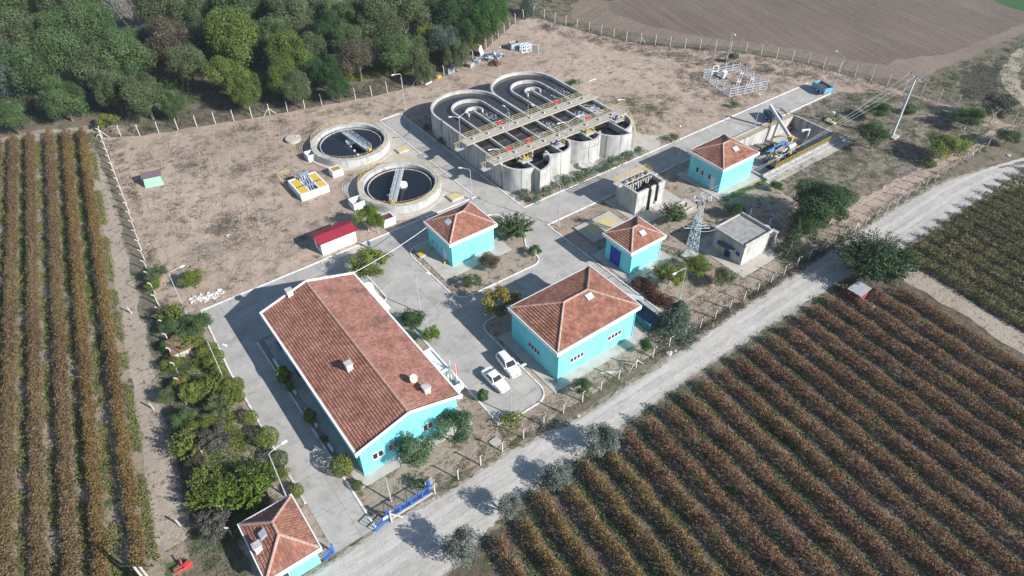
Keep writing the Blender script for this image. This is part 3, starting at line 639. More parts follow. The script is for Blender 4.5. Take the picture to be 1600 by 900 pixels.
# white shed with crimson roof
sh = thing('garage_shed', 'white shed with a crimson sheet metal roof', 'shed', (28.6,86.7,.1))
MB().box(25.7,85.2,.02,31.6,88.0,2.35).build('wall', white, sh)
rr_ = MB(); n = 44
for k in range(n):
    xa = 25.35+6.55*k/n; xb = xa+6.55/n; z = .04 if k % 2 else 0
    for (q0, q1, s0, s1) in ((84.85,86.6,2.42,2.95),(86.6,88.35,2.95,2.5)):
        rr_.face([(xa,q0,s0+z),(xb,q0,s0+z),(xb,q1,s1+z),(xa,q1,s1+z)])
        rr_.face([(xa,q0,s0-.05),(xa,q1,s1-.05),(xb,q1,s1-.05),(xb,q0,s0-.05)])
    rr_.face([(xa,84.85,2.42),(xa,84.85,2.42+.04),(xa,86.6,2.95+.04),(xa,86.6,2.95)])
rr_.build('roof', crimson, sh)
for x in (25.7, 31.55): 
    g = MB(); g.face([(x,85.2,2.35),(x,86.6,2.88),(x,88.0,2.40),(x,88.0,2.35)]); g.face([(x+.05,85.2,2.35),(x+.05,88.0,2.35),(x+.05,88.0,2.40),(x+.05,86.6,2.88)]); g.build('gable', white, sh)
MB().box(28.52,85.17,.1,28.56,85.197,2.3).build('door_joint', dark_metal, sh); MB().box(25.67,86.0,1.0,25.697,86.7,1.7).build('window', glass, sh)
# green sheet hut in the sand, roof slipped
p = G(242,285)
hut = thing('hut', 'small hut of pale green corrugated sheets under a dark felt roof, alone on the sand', 'hut', (p.x,p.y,0))
gm = mat('pale_green_sheet', [(.28,.50,.38),(.36,.60,.46)], scale=.8, stretch=(1,1,6), detail=2)
rz = rad(-12)
def HR(x, y, z): v = Matrix.Rotation(rz,3,'Z') @ Vector((x,y,z)); return (p.x+v.x, p.y+v.y, z)
hb = MB()
for a, b_ in (((-1.4,-1.2),(1.3,-1.2)),((1.3,-1.2),(1.3,1.2)),((1.3,1.2),(-1.4,1.2)),((-1.4,1.2),(-1.4,-1.2))):
    k = 12
    for j in range(k):
        za, zb = 1.7*j/k, 1.7*(j+1)/k; of = .03 if j % 2 else 0; e = 1+of; w0 = 1.16-za*.09; w1 = 1.16-zb*.09
        hb.face([HR(a[0]*e*w0,a[1]*e*w0,za),HR(b_[0]*e*w0,b_[1]*e*w0,za),HR(b_[0]*e*w1,b_[1]*e*w1,zb),HR(a[0]*e*w1,a[1]*e*w1,zb)])
hb.build('wall', gm, hut)
MB().face([HR(-1.7,.1,2.25),HR(1.6,.1,2.25),HR(1.6,-.9,1.75),HR(-1.7,-.9,1.7)]) if False else None
hr = MB()
for q in ([(-1.75,-1.0,1.62),(1.6,-1.0,1.68),(1.6,.2,2.3),(-1.75,.2,2.3)],[(1.6,1.45,1.6),(-1.75,1.45,1.62),(-1.75,.2,2.3),(1.6,.2,2.3)]):
    hr.face([HR(*v) for v in q]); hr.face([HR(v[0],v[1],v[2]-.06) for v in q[::-1]])
hr.build('roof', mat('brown_felt', [(.10,.075,.085),(.15,.11,.12)], scale=2), hut)
# red hut with white sheet roof by the vineyard
p = (84.3,29.7,0)
hu = thing('pump_hut', 'dark red sheet hut with a white lean-to roof at the head of the vineyard', 'hut', p)
MB().box(82.9,28.6,0,85.1,30.4,1.55).build('wall', mat('dark_red_sheet', [(.30,.03,.03),(.38,.045,.04)], scale=2), hu)
q = [(82.7,28.4,1.6),(85.3,28.4,1.85),(85.3,30.6,1.85),(82.7,30.6,1.6)]
m_ = MB(); m_.face(q); m_.face([(a,b,c-.05) for a,b,c in q[::-1]])
for k in range(4): a, b = q[k], q[(k+1)%4]; m_.face([a,(a[0],a[1],a[2]-.05),(b[0],b[1],b[2]-.05),b])
m_.build('roof', grey_metal, hu)
# wooden kennel by the west hedge
k0 = G(290,548)
kn = thing('kennel', 'brown board roofed animal kennel in the western garden', 'kennel', (k0.x,k0.y,0))
MB().box(k0.x-1.6,k0.y-1.2,0,k0.x+1.4,k0.y+1.2,1.3).build('wall', palebark, kn)
m_ = MB(); m_.obox((k0.x-.1,k0.y,1.55), (3.5,2.9,.08), 0, 0, rad(8)); m_.build('roof', wood, kn)
m_ = MB()
for j in range(7): m_.bar((k0.x-.9+.4*j,k0.y-1.22,.05),(k0.x-.9+.4*j,k0.y-1.22,1.25),.05)
m_.bar((k0.x-1.0,k0.y-1.25,1.2),(k0.x+1.5,k0.y-1.25,1.2),.06); m_.build('grille', rust, kn)
# ------------------------------------------------------------------ tanks
def railing(mb, pts, hgt=1.05, step=1.4, n=3, w_=.05, closed=False, mi=0):
    pts = [Vector(p) for p in pts]; m = len(pts)
    for i in range(m if closed else m-1):
        a, b = pts[i], pts[(i+1) % m]
        for k in range(n): z = Vector((0,0,hgt*(k+1)/n)); mb.bar(a+z, b+z, w_, mi=mi)
        L = (b-a).length; q = max(1, round(L/step))
        for j in range(q+(0 if closed or i < m-2 else 1)):
            p = a.lerp(b, j/q); mb.bar(p, p+Vector((0,0,hgt)), w_, mi=mi)
TZ = 4.8; WZ = 4.15
tank = thing('aeration_tank', 'large white concrete aeration tank with two looped basins and scalloped near end', 'tank', (74,95,.03))
XA = [59.6+3.6*k for k in range(9)]
ow_ = MB(); t_ = .2; kz = [0]
def zt():
    kz[0] += 1; return TZ+.0035*(kz[0] % 9)
for xc in (66.8, 81.2): ow_.ring(xc, 105.2, 7.0, 7.4, .03, zt(), 0, 180, 40)
for x in (59.6, 74.0, 88.4): ow_.box(x-t_, 84.0 if x != 74 else 83.6, .03, x+t_, 105.2, zt())
ow_.ring(63.4,83.6,3.6,4.0,.03,zt(),180,270,20); ow_.ring(63.6,83.0,4.6,5.0,.03,zt(),270,358,24)
ow_.ring(70.6,84.2,3.4,3.8,.03,zt(),212,352,30); ow_.ring(77.8,84.3,3.5,3.9,.03,zt(),190,330,30)
ow_.ring(84.9,83.1,4.6,5.0,.03,zt(),180,270,24); ow_.ring(85.0,84.0,3.9,4.3,.03,zt(),270,360,24)
ow_.box(63.4,78.0,.03,63.75,84.1,zt()); ow_.box(84.75,78.1,.03,85.1,84.2,zt())
ow_.build('outer_wall', concrete, tank)
iw = MB()
for xc in (66.8, 81.2):
    iw.ring(xc, 104.5, 3.45, 3.75, 1, zt(), 0, 180, 30); iw.ring(xc, 102.9, 1.5, 1.8, 1, zt(), -15, 195, 20)
    for x in (xc-3.6, xc+3.6): iw.box(x-.15, 84.3, 1, x+.15, 104.5, zt())
    iw.box(xc-.15, 84.5, 1, xc+.15, 103.6, zt())
iw.box(70.45,80.7,1,70.75,84.4,zt()); iw.box(77.65,80.6,1,77.95,84.4,zt())
iw.build('channel_wall', concrete, tank)
wt = MB()
for k, xc in enumerate((66.8, 81.2)):
    wt.disc(xc, 105.2, 7.1, WZ+.003*k, 40, a0=0, a1=180); wt.face([(xc-7.2+.1,84,WZ+.003*k),(xc+7.1,84,WZ+.003*k),(xc+7.1,105.2,WZ+.003*k),(xc-7.1,105.2,WZ+.003*k)])
wt.build('water', sludge, tank)
wt = MB()
for k, (x, y, r, a, e) in enumerate(((63.5,83.98,3.7,180,270),(63.7,83.98,4.95,270,360),(70.6,83.95,3.5,205,355),(77.8,83.9,3.6,185,335),(84.8,83.98,4.9,180,270),(85.1,83.98,4.1,270,360))):
    c = [(x,y,WZ-.6+.003*k)]+[(x+r*math.cos(rad(a+(e-a)*j/16)), y+r*math.sin(rad(a+(e-a)*j/16)), WZ-.6+.003*k) for j in range(17)]
    wt.face(c)
wt.build('water', clar, tank)
fm = MB()
for (cx, cy, sx, sy, nn, bright) in ((86.5,89.6,1.3,2.4,260,1),(82.9,89.2,1.3,1.8,220,1),(75.6,89.5,1.2,2.2,120,.7),(72.0,89.2,1.2,1.6,60,.5),(84.6,99,1.0,3,70,.6),(70.0,98.5,2.2,3.0,70,.6),(68.4,100.5,1.2,2,40,.6),(86.4,98,1.0,4,70,.6)):
    for _ in range(nn):
        x = cx+max(-sx, min(sx, random.gauss(0, sx*.6))); y = cy+max(-sy*1.3, min(sy*1.3, random.gauss(0, sy*.6)))
        if min(abs(x-q) for q in XA) < .3: continue
        r = random.uniform(.05,.22)*(1 if bright == 1 else .8); a = random.random()*6; k = random.randint(4,6)
        fm.face([(x+r*random.uniform(.5,1.3)*math.cos(a+2*PI*j/k), y+r*random.uniform(.5,1.3)*math.sin(a+2*PI*j/k), WZ+.02+random.random()*.04) for j in range(k)])
tag(fm.build('foam', foam, tank), kind='stuff')
for yb, nm in ((92.5, 1), (84.1, 2)):
    br = MB().box(57.9, yb, TZ+.06, 89.5, yb+2.4, TZ+.28).box(57.9, yb-.06, TZ+.1, 89.5, yb-.003, TZ+.42).build('walkway', mat('worn_walkway', [(.27,.25,.20),(.36,.335,.28),(.42,.40,.34)], scale=1.2, detail=8), tank)
    rl = MB(); railing(rl, [(58.0,yb+2.3,TZ+.28),(89.5,yb+2.3,TZ+.28)], 1.05, 1.5, 3, .038); rl.build('handrail', pale_yellow, br)
    cb = MB(); 
    for o in (.7, 1.5): cb.bar((58.2,yb+o,TZ+.31),(89.2,yb+o,TZ+.31),.05)
    for k in range(9): x = 60+3.3*k; cb.box(x, yb+.9, TZ+.285, x+.35, yb+1.25, TZ+.6)
    cb.build('conduit', conc_slab, br)
    st = MB(); st.box(56.3, yb+.7, TZ-.75, 57.88, yb+1.7, TZ-.65); railing(st, [(56.35,yb+1.65,TZ-.65),(57.85,yb+1.65,TZ-.65)], 1.05, .5, 1, .05, mi=1); railing(st, [(56.35,yb+.75,TZ-.65),(56.35,yb+1.65,TZ-.65)], 1.05, .5, 2, .05, mi=1)
    for k in range(4): st.box(57.88-.001*k, yb+.7, TZ-.55+.2*k-.05, 57.9+.01, yb+1.7, TZ-.5+.2*k)
    st.bar((57.9,yb+1.2,TZ-.7),(58.0,yb+1.2,TZ+.1),.5,.1)
    st.build('landing', [grey_metal, pale_yellow], tank)
# curved stair at the east end
cs = MB()
for k in range(26):
    a = 12-66*k/25; z = TZ-(TZ-.2)*k/25; cs.ring(85.0,84.2,4.35,5.3,z-.06,z,a-2.4,a,2)
cs.build('stair', concrete, tank)
sr = MB(); pts = [(85.0+5.3*math.cos(rad(12-66*k/25)), 84.2+5.3*math.sin(rad(12-66*k/25)), TZ-(TZ-.2)*k/25) for k in range(26)]
railing(sr, pts, 1.0, 3, 2, .05); sr.build('handrail', pale_yellow, tank)
for i, (px, py, m_) in enumerate(((820,247,yellow),(871,224,blue),(918,205,yellow),(964,185,blue))):
    p = G(px, py, TZ+.4); mt = MB().box(p.x-1.1,p.y-.9,TZ+.02+.004*i,p.x+1.0,p.y+.5,TZ+.16+.004*i).build('mixer_platform', concrete, tank)
    MB().tube([(p.x-.2,p.y,TZ+.16),(p.x-.2,p.y,TZ+.45)], .32, 10).tube([(p.x-.2,p.y,TZ+.45),(p.x-.2,p.y,TZ+1.05)], .22, 10).build('motor', m_, mt, smooth=True)
    r_ = MB(); railing(r_, [(p.x-1.05,p.y-.85,TZ+.16),(p.x+.95,p.y-.85,TZ+.16),(p.x+.95,p.y+.45,TZ+.16)], 1.0, 1.0, 2, .045); r_.build('handrail', pale_yellow if m_ is blue else yellow, mt)
jn = MB()   # pour joints and downpipe on the scalloped wall
for x, y, r, a in ((63.6,83.0,5.0,305),(63.4,83.6,4.0,235),(70.6,84.2,3.8,262),(77.8,84.3,3.9,255),(77.8,84.3,3.9,290),(84.9,83.1,5.0,215),(84.9,83.1,5.0,245)):
    c, s_ = math.cos(rad(a)), math.sin(rad(a)); jn.bar((x+(r+.012)*c,y+(r+.012)*s_,.1),(x+(r+.012)*c,y+(r+.012)*s_,TZ-.02),.045)
for y in (86,88.6,91.2,95.6,98.2,100.8,103.4): jn.bar((59.39,y,.1),(59.39,y,TZ-.03),.05)
jn.build('joint', dark_metal, tank)
def lifering(px, py, z, y, label):
    p = G(px, py, z); n = 14; mb = MB()
    mb.tube([(p.x+.38*math.cos(2*PI*k/n), y, z+.38*math.sin(2*PI*k/n)) for k in range(n+1)], .1, 6, cap=False)
    mb.tube([(p.x, y, z-.15),(p.x, y, z+.15)], .16, 6)
    mb.build('life_ring', red, smooth=True, label=label, cat='life ring', group='red life rings')
lifering(782,193,5.7,94.72,'red life ring on the north walkway, above the west basin'); lifering(871,161,5.7,94.72,'red life ring on the north walkway, above the east basin')
lifering(829,222,5.7,86.32,'red life ring on the south walkway, third from its east end'); lifering(921,186,5.7,86.32,'red life ring on the south walkway, nearest its east end'); lifering(802,238,5.5,86.32,'red life ring on the south walkway, nearest its west end')

def clarifier(cx, cy, R, label, b0, b1, drum, seed):
    t = thing('clarifier', label, 'settling tank', (cx,cy,.03), 'round settling tanks')
    w_ = MB().ring(cx,cy,R-1.0,R,.03,1.5,n=72); w_.build('wall', concrete, t)
    MB().ring(cx,cy,R,R+.8,.02,.16,n=60).build('footing', conc_slab, t)
    MB().disc(cx,cy,R-.99,.85,72).build('water', clar, t)
    MB().ring(cx,cy,R-1.75,R-1.6,.70,1.0,n=72).build('weir', concrete, t)
    rl = MB(); railing(rl, [(cx+(R-.08)*math.cos(2*PI*k/36), cy+(R-.08)*math.sin(2*PI*k/36), 1.5) for k in range(36)], 1.0, 2.6, 3, .035, closed=True)
    rl.build('handrail', yellow if seed else pale_yellow, t)
    p, q = G(*b0, 2.0), G(*b1, 2.0); d = (q-p); L = d.length; d.normalize(); s_ = Vector((-d.y, d.x, 0))
    br = MB()
    br.face([p-s_*.5+Vector((0,0,-.1)), p+s_*.5+Vector((0,0,-.1)), q+s_*.5+Vector((0,0,-.1)), q-s_*.5+Vector((0,0,-.1))][::-1])
    br.face([p-s_*.5, p+s_*.5, q+s_*.5, q-s_*.5][::-1] if False else [p-s_*.5, q-s_*.5, q+s_*.5, p+s_*.5])
    for sg in (-1, 1):
        br.bar(p+s_*.5*sg+Vector((0,0,-.1)), q+s_*.5*sg+Vector((0,0,-.1)), .08, .28)
    bo = br.build('scraper_bridge', grey_metal, t)
    r2 = MB()
    for sg in (-1, 1):
        a, e = p+s_*.55*sg, q+s_*.55*sg; railing(r2, [a, e], .95, .9, 2, .045)
        n = int(L/.9)
        for k in range(n): r2.bar(a.lerp(e, k/n)+Vector((0,0,.0 if k % 2 else .95)), a.lerp(e, (k+1)/n)+Vector((0,0,.95 if k % 2 else 0)), .035)
    r2.build('handrail', grey_metal, bo)
    dp = G(*drum, 1.0); MB().tube([(dp.x,dp.y,.6),(dp.x,dp.y,1.3)], .85, 20).build('centre_drum', white, t, smooth=True)
    m2 = MB(); m2.obox((q.x,q.y,2.0), (.7,.5,.4), math.atan2(d.y,d.x)); m2.build('drive_motor', yellow, bo)
    for k in range(4):
        f = p.lerp(q, .25+.2*k)-s_*(.9+.3*k); MB().tube([(f.x,f.y,.8),(f.x,f.y,1.05)], .22, 10).build('float', white, t)
    return t
clarifier(44.35,112.6,7.45,'round settling tank farther from the camera, its bridge running down to the right',(538,206),(577,233),(547,222),0)
clarifier(44.55,94.0,7.25,'round settling tank nearer the camera, its bridge pointing straight at the viewer',(626,265),(614,315),(629,289),1)
def opening_box(name, label, cat, px, py, sx, sy, hh_, top=None, hole=True, group=None, z0=.03):
    p = G(px, py, hh_); x0, x1, y0, y1 = p.x-sx/2, p.x+sx/2, p.y-sy/2, p.y+sy/2
    t = thing(name, label, cat, (p.x,p.y,z0), group)
    w_ = MB(); th = .18
    w_.box(x0,y0,z0,x1,y0+th,hh_).box(x0,y1-th,z0,x1,y1,hh_).box(x0,y0+th,z0,x0+th,y1-th,hh_).box(x1-th,y0+th,z0,x1,y1-th,hh_)
    w_.build('wall', white, t)
    if hole and not top: MB().face([(x0+th,y0+th,.35),(x1-th,y0+th,.35),(x1-th,y1-th,.35),(x0+th,y1-th,.35)]).build('water', clar, t)
    if top:
        g = MB(); n = 9
        for k in range(n):
            xa = x0+th+(sx-2*th)*k/n; g.box(xa,y0+th,hh_-.08,xa+(sx-2*th)/n*.6,y1-th,hh_-.02)
        g.build('grating', top, t)
        MB().face([(x0+th,y0+th,hh_-.4),(x1-th,y0+th,hh_-.4),(x1-th,y1-th,hh_-.4),(x0+th,y1-th,hh_-.4)]).build('pit_floor', dark_metal, t)
    return t
opening_box('valve_chamber','small white open chamber touching the farther settling tank','chamber',486,238,2.2,2.0,1.35)
opening_box('valve_chamber','small white open chamber touching the nearer settling tank','chamber',557,312,2.2,2.2,1.45)
opening_box('grated_chamber','white chamber with a yellow grating below the farther settling tank','chamber',524,263,2.0,1.8,1.3,yellow)
opening_box('grated_chamber','white chamber with a brown grating between the bright green trees and the settling tank','chamber',604,338,2.2,1.9,1.4,rust)
# sludge return pumping chamber
sc = thing('pumping_chamber', 'low white chamber with yellow gratings and four blue grey screw pumps', 'chamber', (31.8,104,.03))
w_ = MB(); x0, y0, x1, y1, hh_ = 29.2,101.2,34.4,106.9,1.35
w_.box(x0,y0,.03,x1,y0+.25,hh_).box(x0,y1-.25,.03,x1,y1,hh_).box(x0,y0+.25,.03,x0+.25,y1-.25,hh_).box(x1-.25,y0+.25,.03,x1,y1-.25,hh_)
w_.box(30.9,y0+.25,.03,31.1,y1-.25,hh_-.01).box(32.7,y0+.25,.03,32.9,y1-.25,hh_-.01).build('wall', white, sc)
MB().face([(x0+.2,y0+.2,.3),(x1-.2,y0+.2,.3),(x1-.2,y1-.2,.3),(x0+.2,y1-.2,.3)]).build('water', clar, sc)
for xa, xb in ((29.5,30.85),(32.95,34.1)):
    for ya, yb in ((101.6,103.8),(104.1,106.5)):
        g = MB()
        for k in range(10): yy = ya+(yb-ya)*k/10; g.box(xa,yy,hh_-.1,xb,yy+(yb-ya)/10*.72,hh_-.03)
        g.build('grating', yellow, sc)
for k in range(4):
    x = 31.3+.42*k; m_ = MB()
    m_.tube([(x,102.0,.6),(x,105.0,1.5),(x,106.1,2.2)], .12, 8); m_.tube([(x,105.2,1.4),(x,105.2,2.6)], .10, 6); m_.tube([(x,103,.5),(x,103,2.1)], .08, 6)
    m_.obox((x,105.9,2.35), (.3,.5,.3)); m_.build('screw_pump', mat('blue_grey_metal', [(.22,.28,.38),(.36,.42,.5)], scale=3, rough=.5), sc)
r_ = MB(); railing(r_, [(28.4,107.2,.9),(28.4,109.4,.9),(30.8,109.4,.9),(31.6,107.2,.9)], 1.0, .9, 3, .05); r_.build('handrail', pale_yellow, sc)
mh = G(458,216,.5); m_ = MB(); m_.tube([(mh.x,mh.y,0),(mh.x,mh.y,.55)], 1.5, 28); m_.obox((mh.x+1.0,mh.y+.4,.6), (.8,.5,.12), .3)
tag(m_.build('manhole', conc_slab, smooth=True), 'round grey concrete manhole cover standing alone left of the farther settling tank', 'manhole')
p = G(915,258,.5); m_ = MB(); m_.tube([(p.x,p.y,.03),(p.x,p.y,.65)], 1.35, 30)
tag(m_.build('round_plinth', concrete, smooth=True), 'round concrete plinth at the foot of the scalloped tank wall', 'plinth')
def hatch(label, px, py, sx, sy, hh_, m_, rz=0, z0=.03):
    p = G(px, py, hh_); tag(MB().box(p.x-sx/2,p.y-sy/2,z0,p.x+sx/2,p.y+sy/2,hh_).box(p.x-sx/2+.15,p.y-sy/2+.15,hh_,p.x+sx/2-.15,p.y+sy/2-.15,hh_+.04,mi=1).build('hatch', [conc_slab, m_]), label, 'hatch', None)
hatch('yellow steel hatch beside the farther settling tank, at the kerb', 628,233, 2.2,1.7,.35,pale_yellow)
hatch('yellow steel hatch beside the nearer settling tank, by the road corner', 711,306, 2.4,1.9,.4,pale_yellow)
hatch('dull yellow hatch on the slab west of the island pump house', 659,395, 1.5,1.6,.35,yellow,0,.11)
tag(MB().box(61.8,62.0,.03,69.6,66.9,.30).box(62.9,63.3,.30,65.4,65.8,.34,mi=1).box(66.0,63.4,.30,68.5,65.9,.34,mi=1).build('covered_chamber', [conc_slab, pale_yellow]), 'flat concrete chamber with two pale yellow cover plates, behind the smallest house', 'chamber')
tag(MB().box(77.0,58.4,.03,83.0,62.0,.12).box(78.0,59.0,.12,82.0,59.25,.35).box(78.0,61.2,.12,82.0,61.45,.35).box(78.0,59.25,.12,78.25,61.2,.35).box(79.6,59.7,.12,80.6,60.7,.5,mi=1).tube([(81.2,60.2,.12),(81.2,60.2,.8)],.18,8,mi=2).build('valve_pit', [conc_slab, pale_yellow, dark_metal]), 'kerbed concrete valve pit in front of the blower house', 'pit')
# tall screen chamber
sb = thing('screen_chamber', 'tall open topped concrete chamber with two black pipes over its front wall', 'chamber', (75.7,66,.09))
x0, y0, x1, y1, H_ = 72.4,63.6,78.9,68.4,4.35
w_ = MB().box(x0,y0,.09,x1,y0+.35,H_).box(x0,y1-.35,.09,x1,y1,H_+.004).box(x0,y0+.35,.09,x0+.35,y1-.35,H_+.002).box(x1-.35,y0+.35,.09,x1,y1-.35,H_+.002)
w_.box(x0+.35,66.2,.09,x1-.35,66.45,H_-.15).box(x0-1.0,y1-1.4,H_-.25,x0-.003,y1,H_-.02).build('wall', concrete, sb)
MB().face([(x0+.3,y0+.3,2.3),(x1-.3,y0+.3,2.3),(x1-.3,y1-.3,2.3),(x0+.3,y1-.3,2.3)]).build('water', clar, sb)
for xx in (75.3,77.0):
    MB().tube([(xx,65.6,3.2),(xx,65.3,4.1),(xx,64.9,4.55),(xx,64.2,4.7),(xx,63.6,4.55),(xx,63.38,4.1),(xx,63.36,.15 if xx < 76 else .9)], .2, 10).build('pipe', rubber, sb, smooth=True)
MB().box(76.8,63.15,.85,77.25,63.56,1.25).build('pipe_bracket', white, sb)
vm_ = MB()
for k in range(9):
    x = x0+.7+.6*k; vm_.tube([(x,66.7,2.6),(x,66.7,4.9+.2*random.random())], .09, 6, mi=k % 2); vm_.obox((x,66.9,4.75), (.38,.38,.35), 0, mi=k % 3); vm_.tube([(x,66.1,3.0),(x,66.1,4.3)], .07, 6, mi=1)
vm_.bar((x0+.3,66.7,4.55),(x1-.4,66.7,4.55),.16,mi=0); vm_.bar((x0+.3,67.3,4.45),(x1-.4,67.3,4.45),.5,.06,mi=0)
vm_.build('valve_row', [grey_metal, rust, yellow], sb)
r_ = MB(); railing(r_, [(x0-.95,y1-1.3,H_),(x0-.95,y1-.1,H_),(x1-.1,y1-.1,H_),(x1-.1,y1-1.6,H_)], 1.05, .9, 3, .05); r_.build('handrail', yellow, sb)

# ------------------------------------------------------------------ sunken pit with sludge press
PZ = -2.6
pit = thing('sunken_pit', 'sunken rectangular concrete pit with yellow railings', 'pit', (111,63.6,PZ-.2))
PX0, PY0, PX1, PY1 = PIT[0][0], PIT[0][1], PIT[2][0], PIT[2][1]
MB().box(PX0,PY0,PZ-.2,PX1,PY1,PZ).build('floor', conc_slab, pit)
MB().box(PX0+.002,PY0+.002,PZ+.001,PX1-.002,PY0+.35,.55).box(PX0+.002,PY1-.35,PZ+.001,PX1-.002,PY1-.002,.25).box(PX0+.002,PY0+.352,PZ+.001,PX0+.35,PY1-.352,.3).box(PX1-.35,PY0+.352,PZ+.001,PX1-.002,PY1-.352,.45).box(PX0,PY0-.9,.01,PX1+.2,PY0-.004,.30).build('wall', mat('stained_concrete', [(.20,.20,.19),(.40,.39,.37),(.52,.51,.48)], scale=.7, detail=8, stretch=(2,2,.25)), pit)
r_ = MB(); railing(r_, [(102.5,PY0+1.8,.55),(102.5,PY0+.18,.55),(PX1-.1,PY0+.18,.55)], 1.05, 1.1, 3, .05); r_.build('handrail', yellow, pit)
r_ = MB(); railing(r_, [(PX0+.2,PY1-.15,.25),(PX1-1.5,PY1-.15,.25)], 1.0, 1.5, 3, .05); r_.build('handrail', pale_yellow, pit)
a, b_ = G(1235,215,-.6), G(1203,165,4.4)
sw = thing('screw_conveyor', 'long inclined silver screw conveyor rising out of the pit to the skip', 'conveyor', (a.x,a.y,PZ))
d_ = (b_-a).normalized(); s_ = Vector((d_.y,-d_.x,0)).normalized()
m_ = MB(); m_.bar(a, b_, .55, .5); m_.bar(a+Vector((0,0,.32)), b_+Vector((0,0,.32)), .42, .14); m_.build('trough', grey_metal, sw)
m_ = MB()
f0 = a.lerp(b_, .55)
for sg in (-.35,.35): m_.bar(f0+s_*sg, Vector((f0.x-1.2,f0.y-.2,PZ))+s_*sg, .16)
m_.build('leg', conc_dark, sw)
m_ = MB(); m_.obox(a+Vector((0,0,-.1)), (1.0,1.0,.9), .3); m_.build('hopper', yellow, sw)
m_ = MB(); m_.bar(a+Vector((-.4,0,-.3)), (a.x-.4,a.y,PZ), .2); m_.bar(a+Vector((.4,-.3,-.3)), (a.x+.4,a.y-.3,PZ), .2); m_.build('leg', grey_metal, sw)
# press with pipework
def V(px, py, z): return G(px, py, z)
c = V(1213,242,-1.2)
pr = thing('sludge_press', 'sludge dewatering press with white and yellow pipework in the pit', 'press', (c.x,c.y,PZ))
m_ = MB().box(c.x-3.2,c.y-2.2,PZ+.01,c.x+4.4,c.y+.4,PZ+1.0); m_.build('base_tank', mat('dark_blue_metal', [(.01,.02,.09),(.02,.03,.15)], scale=2, rough=.4), pr)
m_ = MB(); e0, e1 = V(1197,240,-.9), V(1226,222,-.4); m_.tube([e0, e1], .42, 12); m_.obox(e1, (1.0,.9,.9), .4, mi=1); m_.build('press_drum', [mat('mid_blue_paint', [(.05,.16,.34),(.09,.24,.44)], scale=2), grey_metal], pr, smooth=True)
m_ = MB(); rr = random.Random(4)
for k in range(34):
    x, y = c.x-3+rr.random()*3.6, c.y-2.2+rr.random()*2.6; hh_ = rr.uniform(.6,1.9)
    m_.tube([(x,y,PZ+.9),(x,y,PZ+.9+hh_),(x+rr.uniform(-.8,.8),y+rr.uniform(-.5,.5),PZ+.9+hh_)], rr.uniform(.05,.11), 6, mi=rr.choice((0,0,1,2)))
    if k % 3 == 0: m_.tube([(x,y-.12,PZ+1+hh_),(x,y+.12,PZ+1+hh_)], .24, 10, mi=rr.choice((0,1)))
m_.build('pipework', [grey_metal, yellow, dark_metal], pr)
m_ = MB(); t0 = V(1214,223,-1.5)
for k in range(3): m_.obox((c.x+2.8+.5*k,c.y-1.0+.4*k,PZ+1.3+.3*k), (.7,.6,.6), .3*k, mi=k % 2)
m_.build('pump', [yellow, grey_metal], pr)
m_ = MB(); g0 = V(1172,236,.3); m_.tube([(g0.x+6.5,g0.y-3.6,.4),(g0.x+8.5,g0.y-3.6,.4)], .55, 14); m_.tube([(g0.x+5.5,g0.y-3.6,-.1),(g0.x+6.5,g0.y-3.6,.4)], .18, 8)
m_.build('fan_housing', grey_metal, pr, smooth=True)
tw = V(1234,236,-1.5)
m_ = MB()
for dx, dy in ((-.5,-.5),(.5,-.5),(.5,.5),(-.5,.5)): m_.bar((tw.x+dx,tw.y+dy,PZ),(tw.x+dx,tw.y+dy,.2),.12)
for z in (-1.8,-.8,.15):
    for (q, r2) in (((-.5,-.5),(.5,-.5)),((.5,-.5),(.5,.5)),((.5,.5),(-.5,.5)),((-.5,.5),(-.5,-.5))): m_.bar((tw.x+q[0],tw.y+q[1],z),(tw.x+r2[0],tw.y+r2[1],z),.08)
tag(m_.build('support_frame', mat('pale_blue_metal', [(.45,.55,.62),(.6,.68,.74)], scale=2)), 'pale blue square steel support frame in the pit under the conveyor foot', 'frame')
sc_ = V(1182,224,-.6); m_ = MB()
for k in range(5): m_.obox((sc_.x+.9*k,sc_.y-.2*k,PZ+.55+.1*(k % 2)), (.9,1.5,1.1+.3*(k % 2)), .15*k)
tag(m_.build('stacked_crate', mat('grey_brown_board', [(.14,.12,.10),(.22,.19,.16)], scale=2)), 'grey brown crates heaped against the north wall of the pit', 'crates')
j0 = V(1259,222,PZ); m_ = MB(); m_.tube([j0, (j0.x,j0.y,.2)], .13, 8); m_.bar((j0.x+.1,j0.y,.2),(j0.x-1.6,j0.y+.5,.45),.22); m_.obox((j0.x-1.6,j0.y+.5,.3),(.5,.3,.4)); m_.obox((j0.x-.3,j0.y,PZ+.3),(.6,.5,.55))
tag(m_.build('jib_crane', white), 'small white jib crane standing on the pit floor', 'crane')
q = V(1231,201,PZ+.4); tag(MB().tube([(q.x,q.y,PZ),(q.x,q.y,PZ+.9)], .75, 16).ring(q.x,q.y,.6,.8,PZ+.9,PZ+1.0,n=16).build('plastic_drum', mat('brown_red_plastic', [(.15,.04,.03),(.2,.06,.05)], scale=2), smooth=True), 'reddish brown drum in the shaded corner of the pit', 'drum')
q = V(1246,229,PZ+.2)
tag(MB().obox((q.x,q.y,PZ+.35), (2.2,1.2,.7), .2).build('rusty_tray', mat('ochre_metal', [(.30,.15,.03),(.4,.22,.05)], scale=2)), 'ochre steel tray on the pit floor below the jib crane', 'tray')
q = V(1311,180,1.2)
ol = thing('oil_lamp_unit', 'small outdoor pump unit with two yellow covers beside the pit', 'pump unit', (q.x,q.y,.01))
ol.name = 'pump_unit'
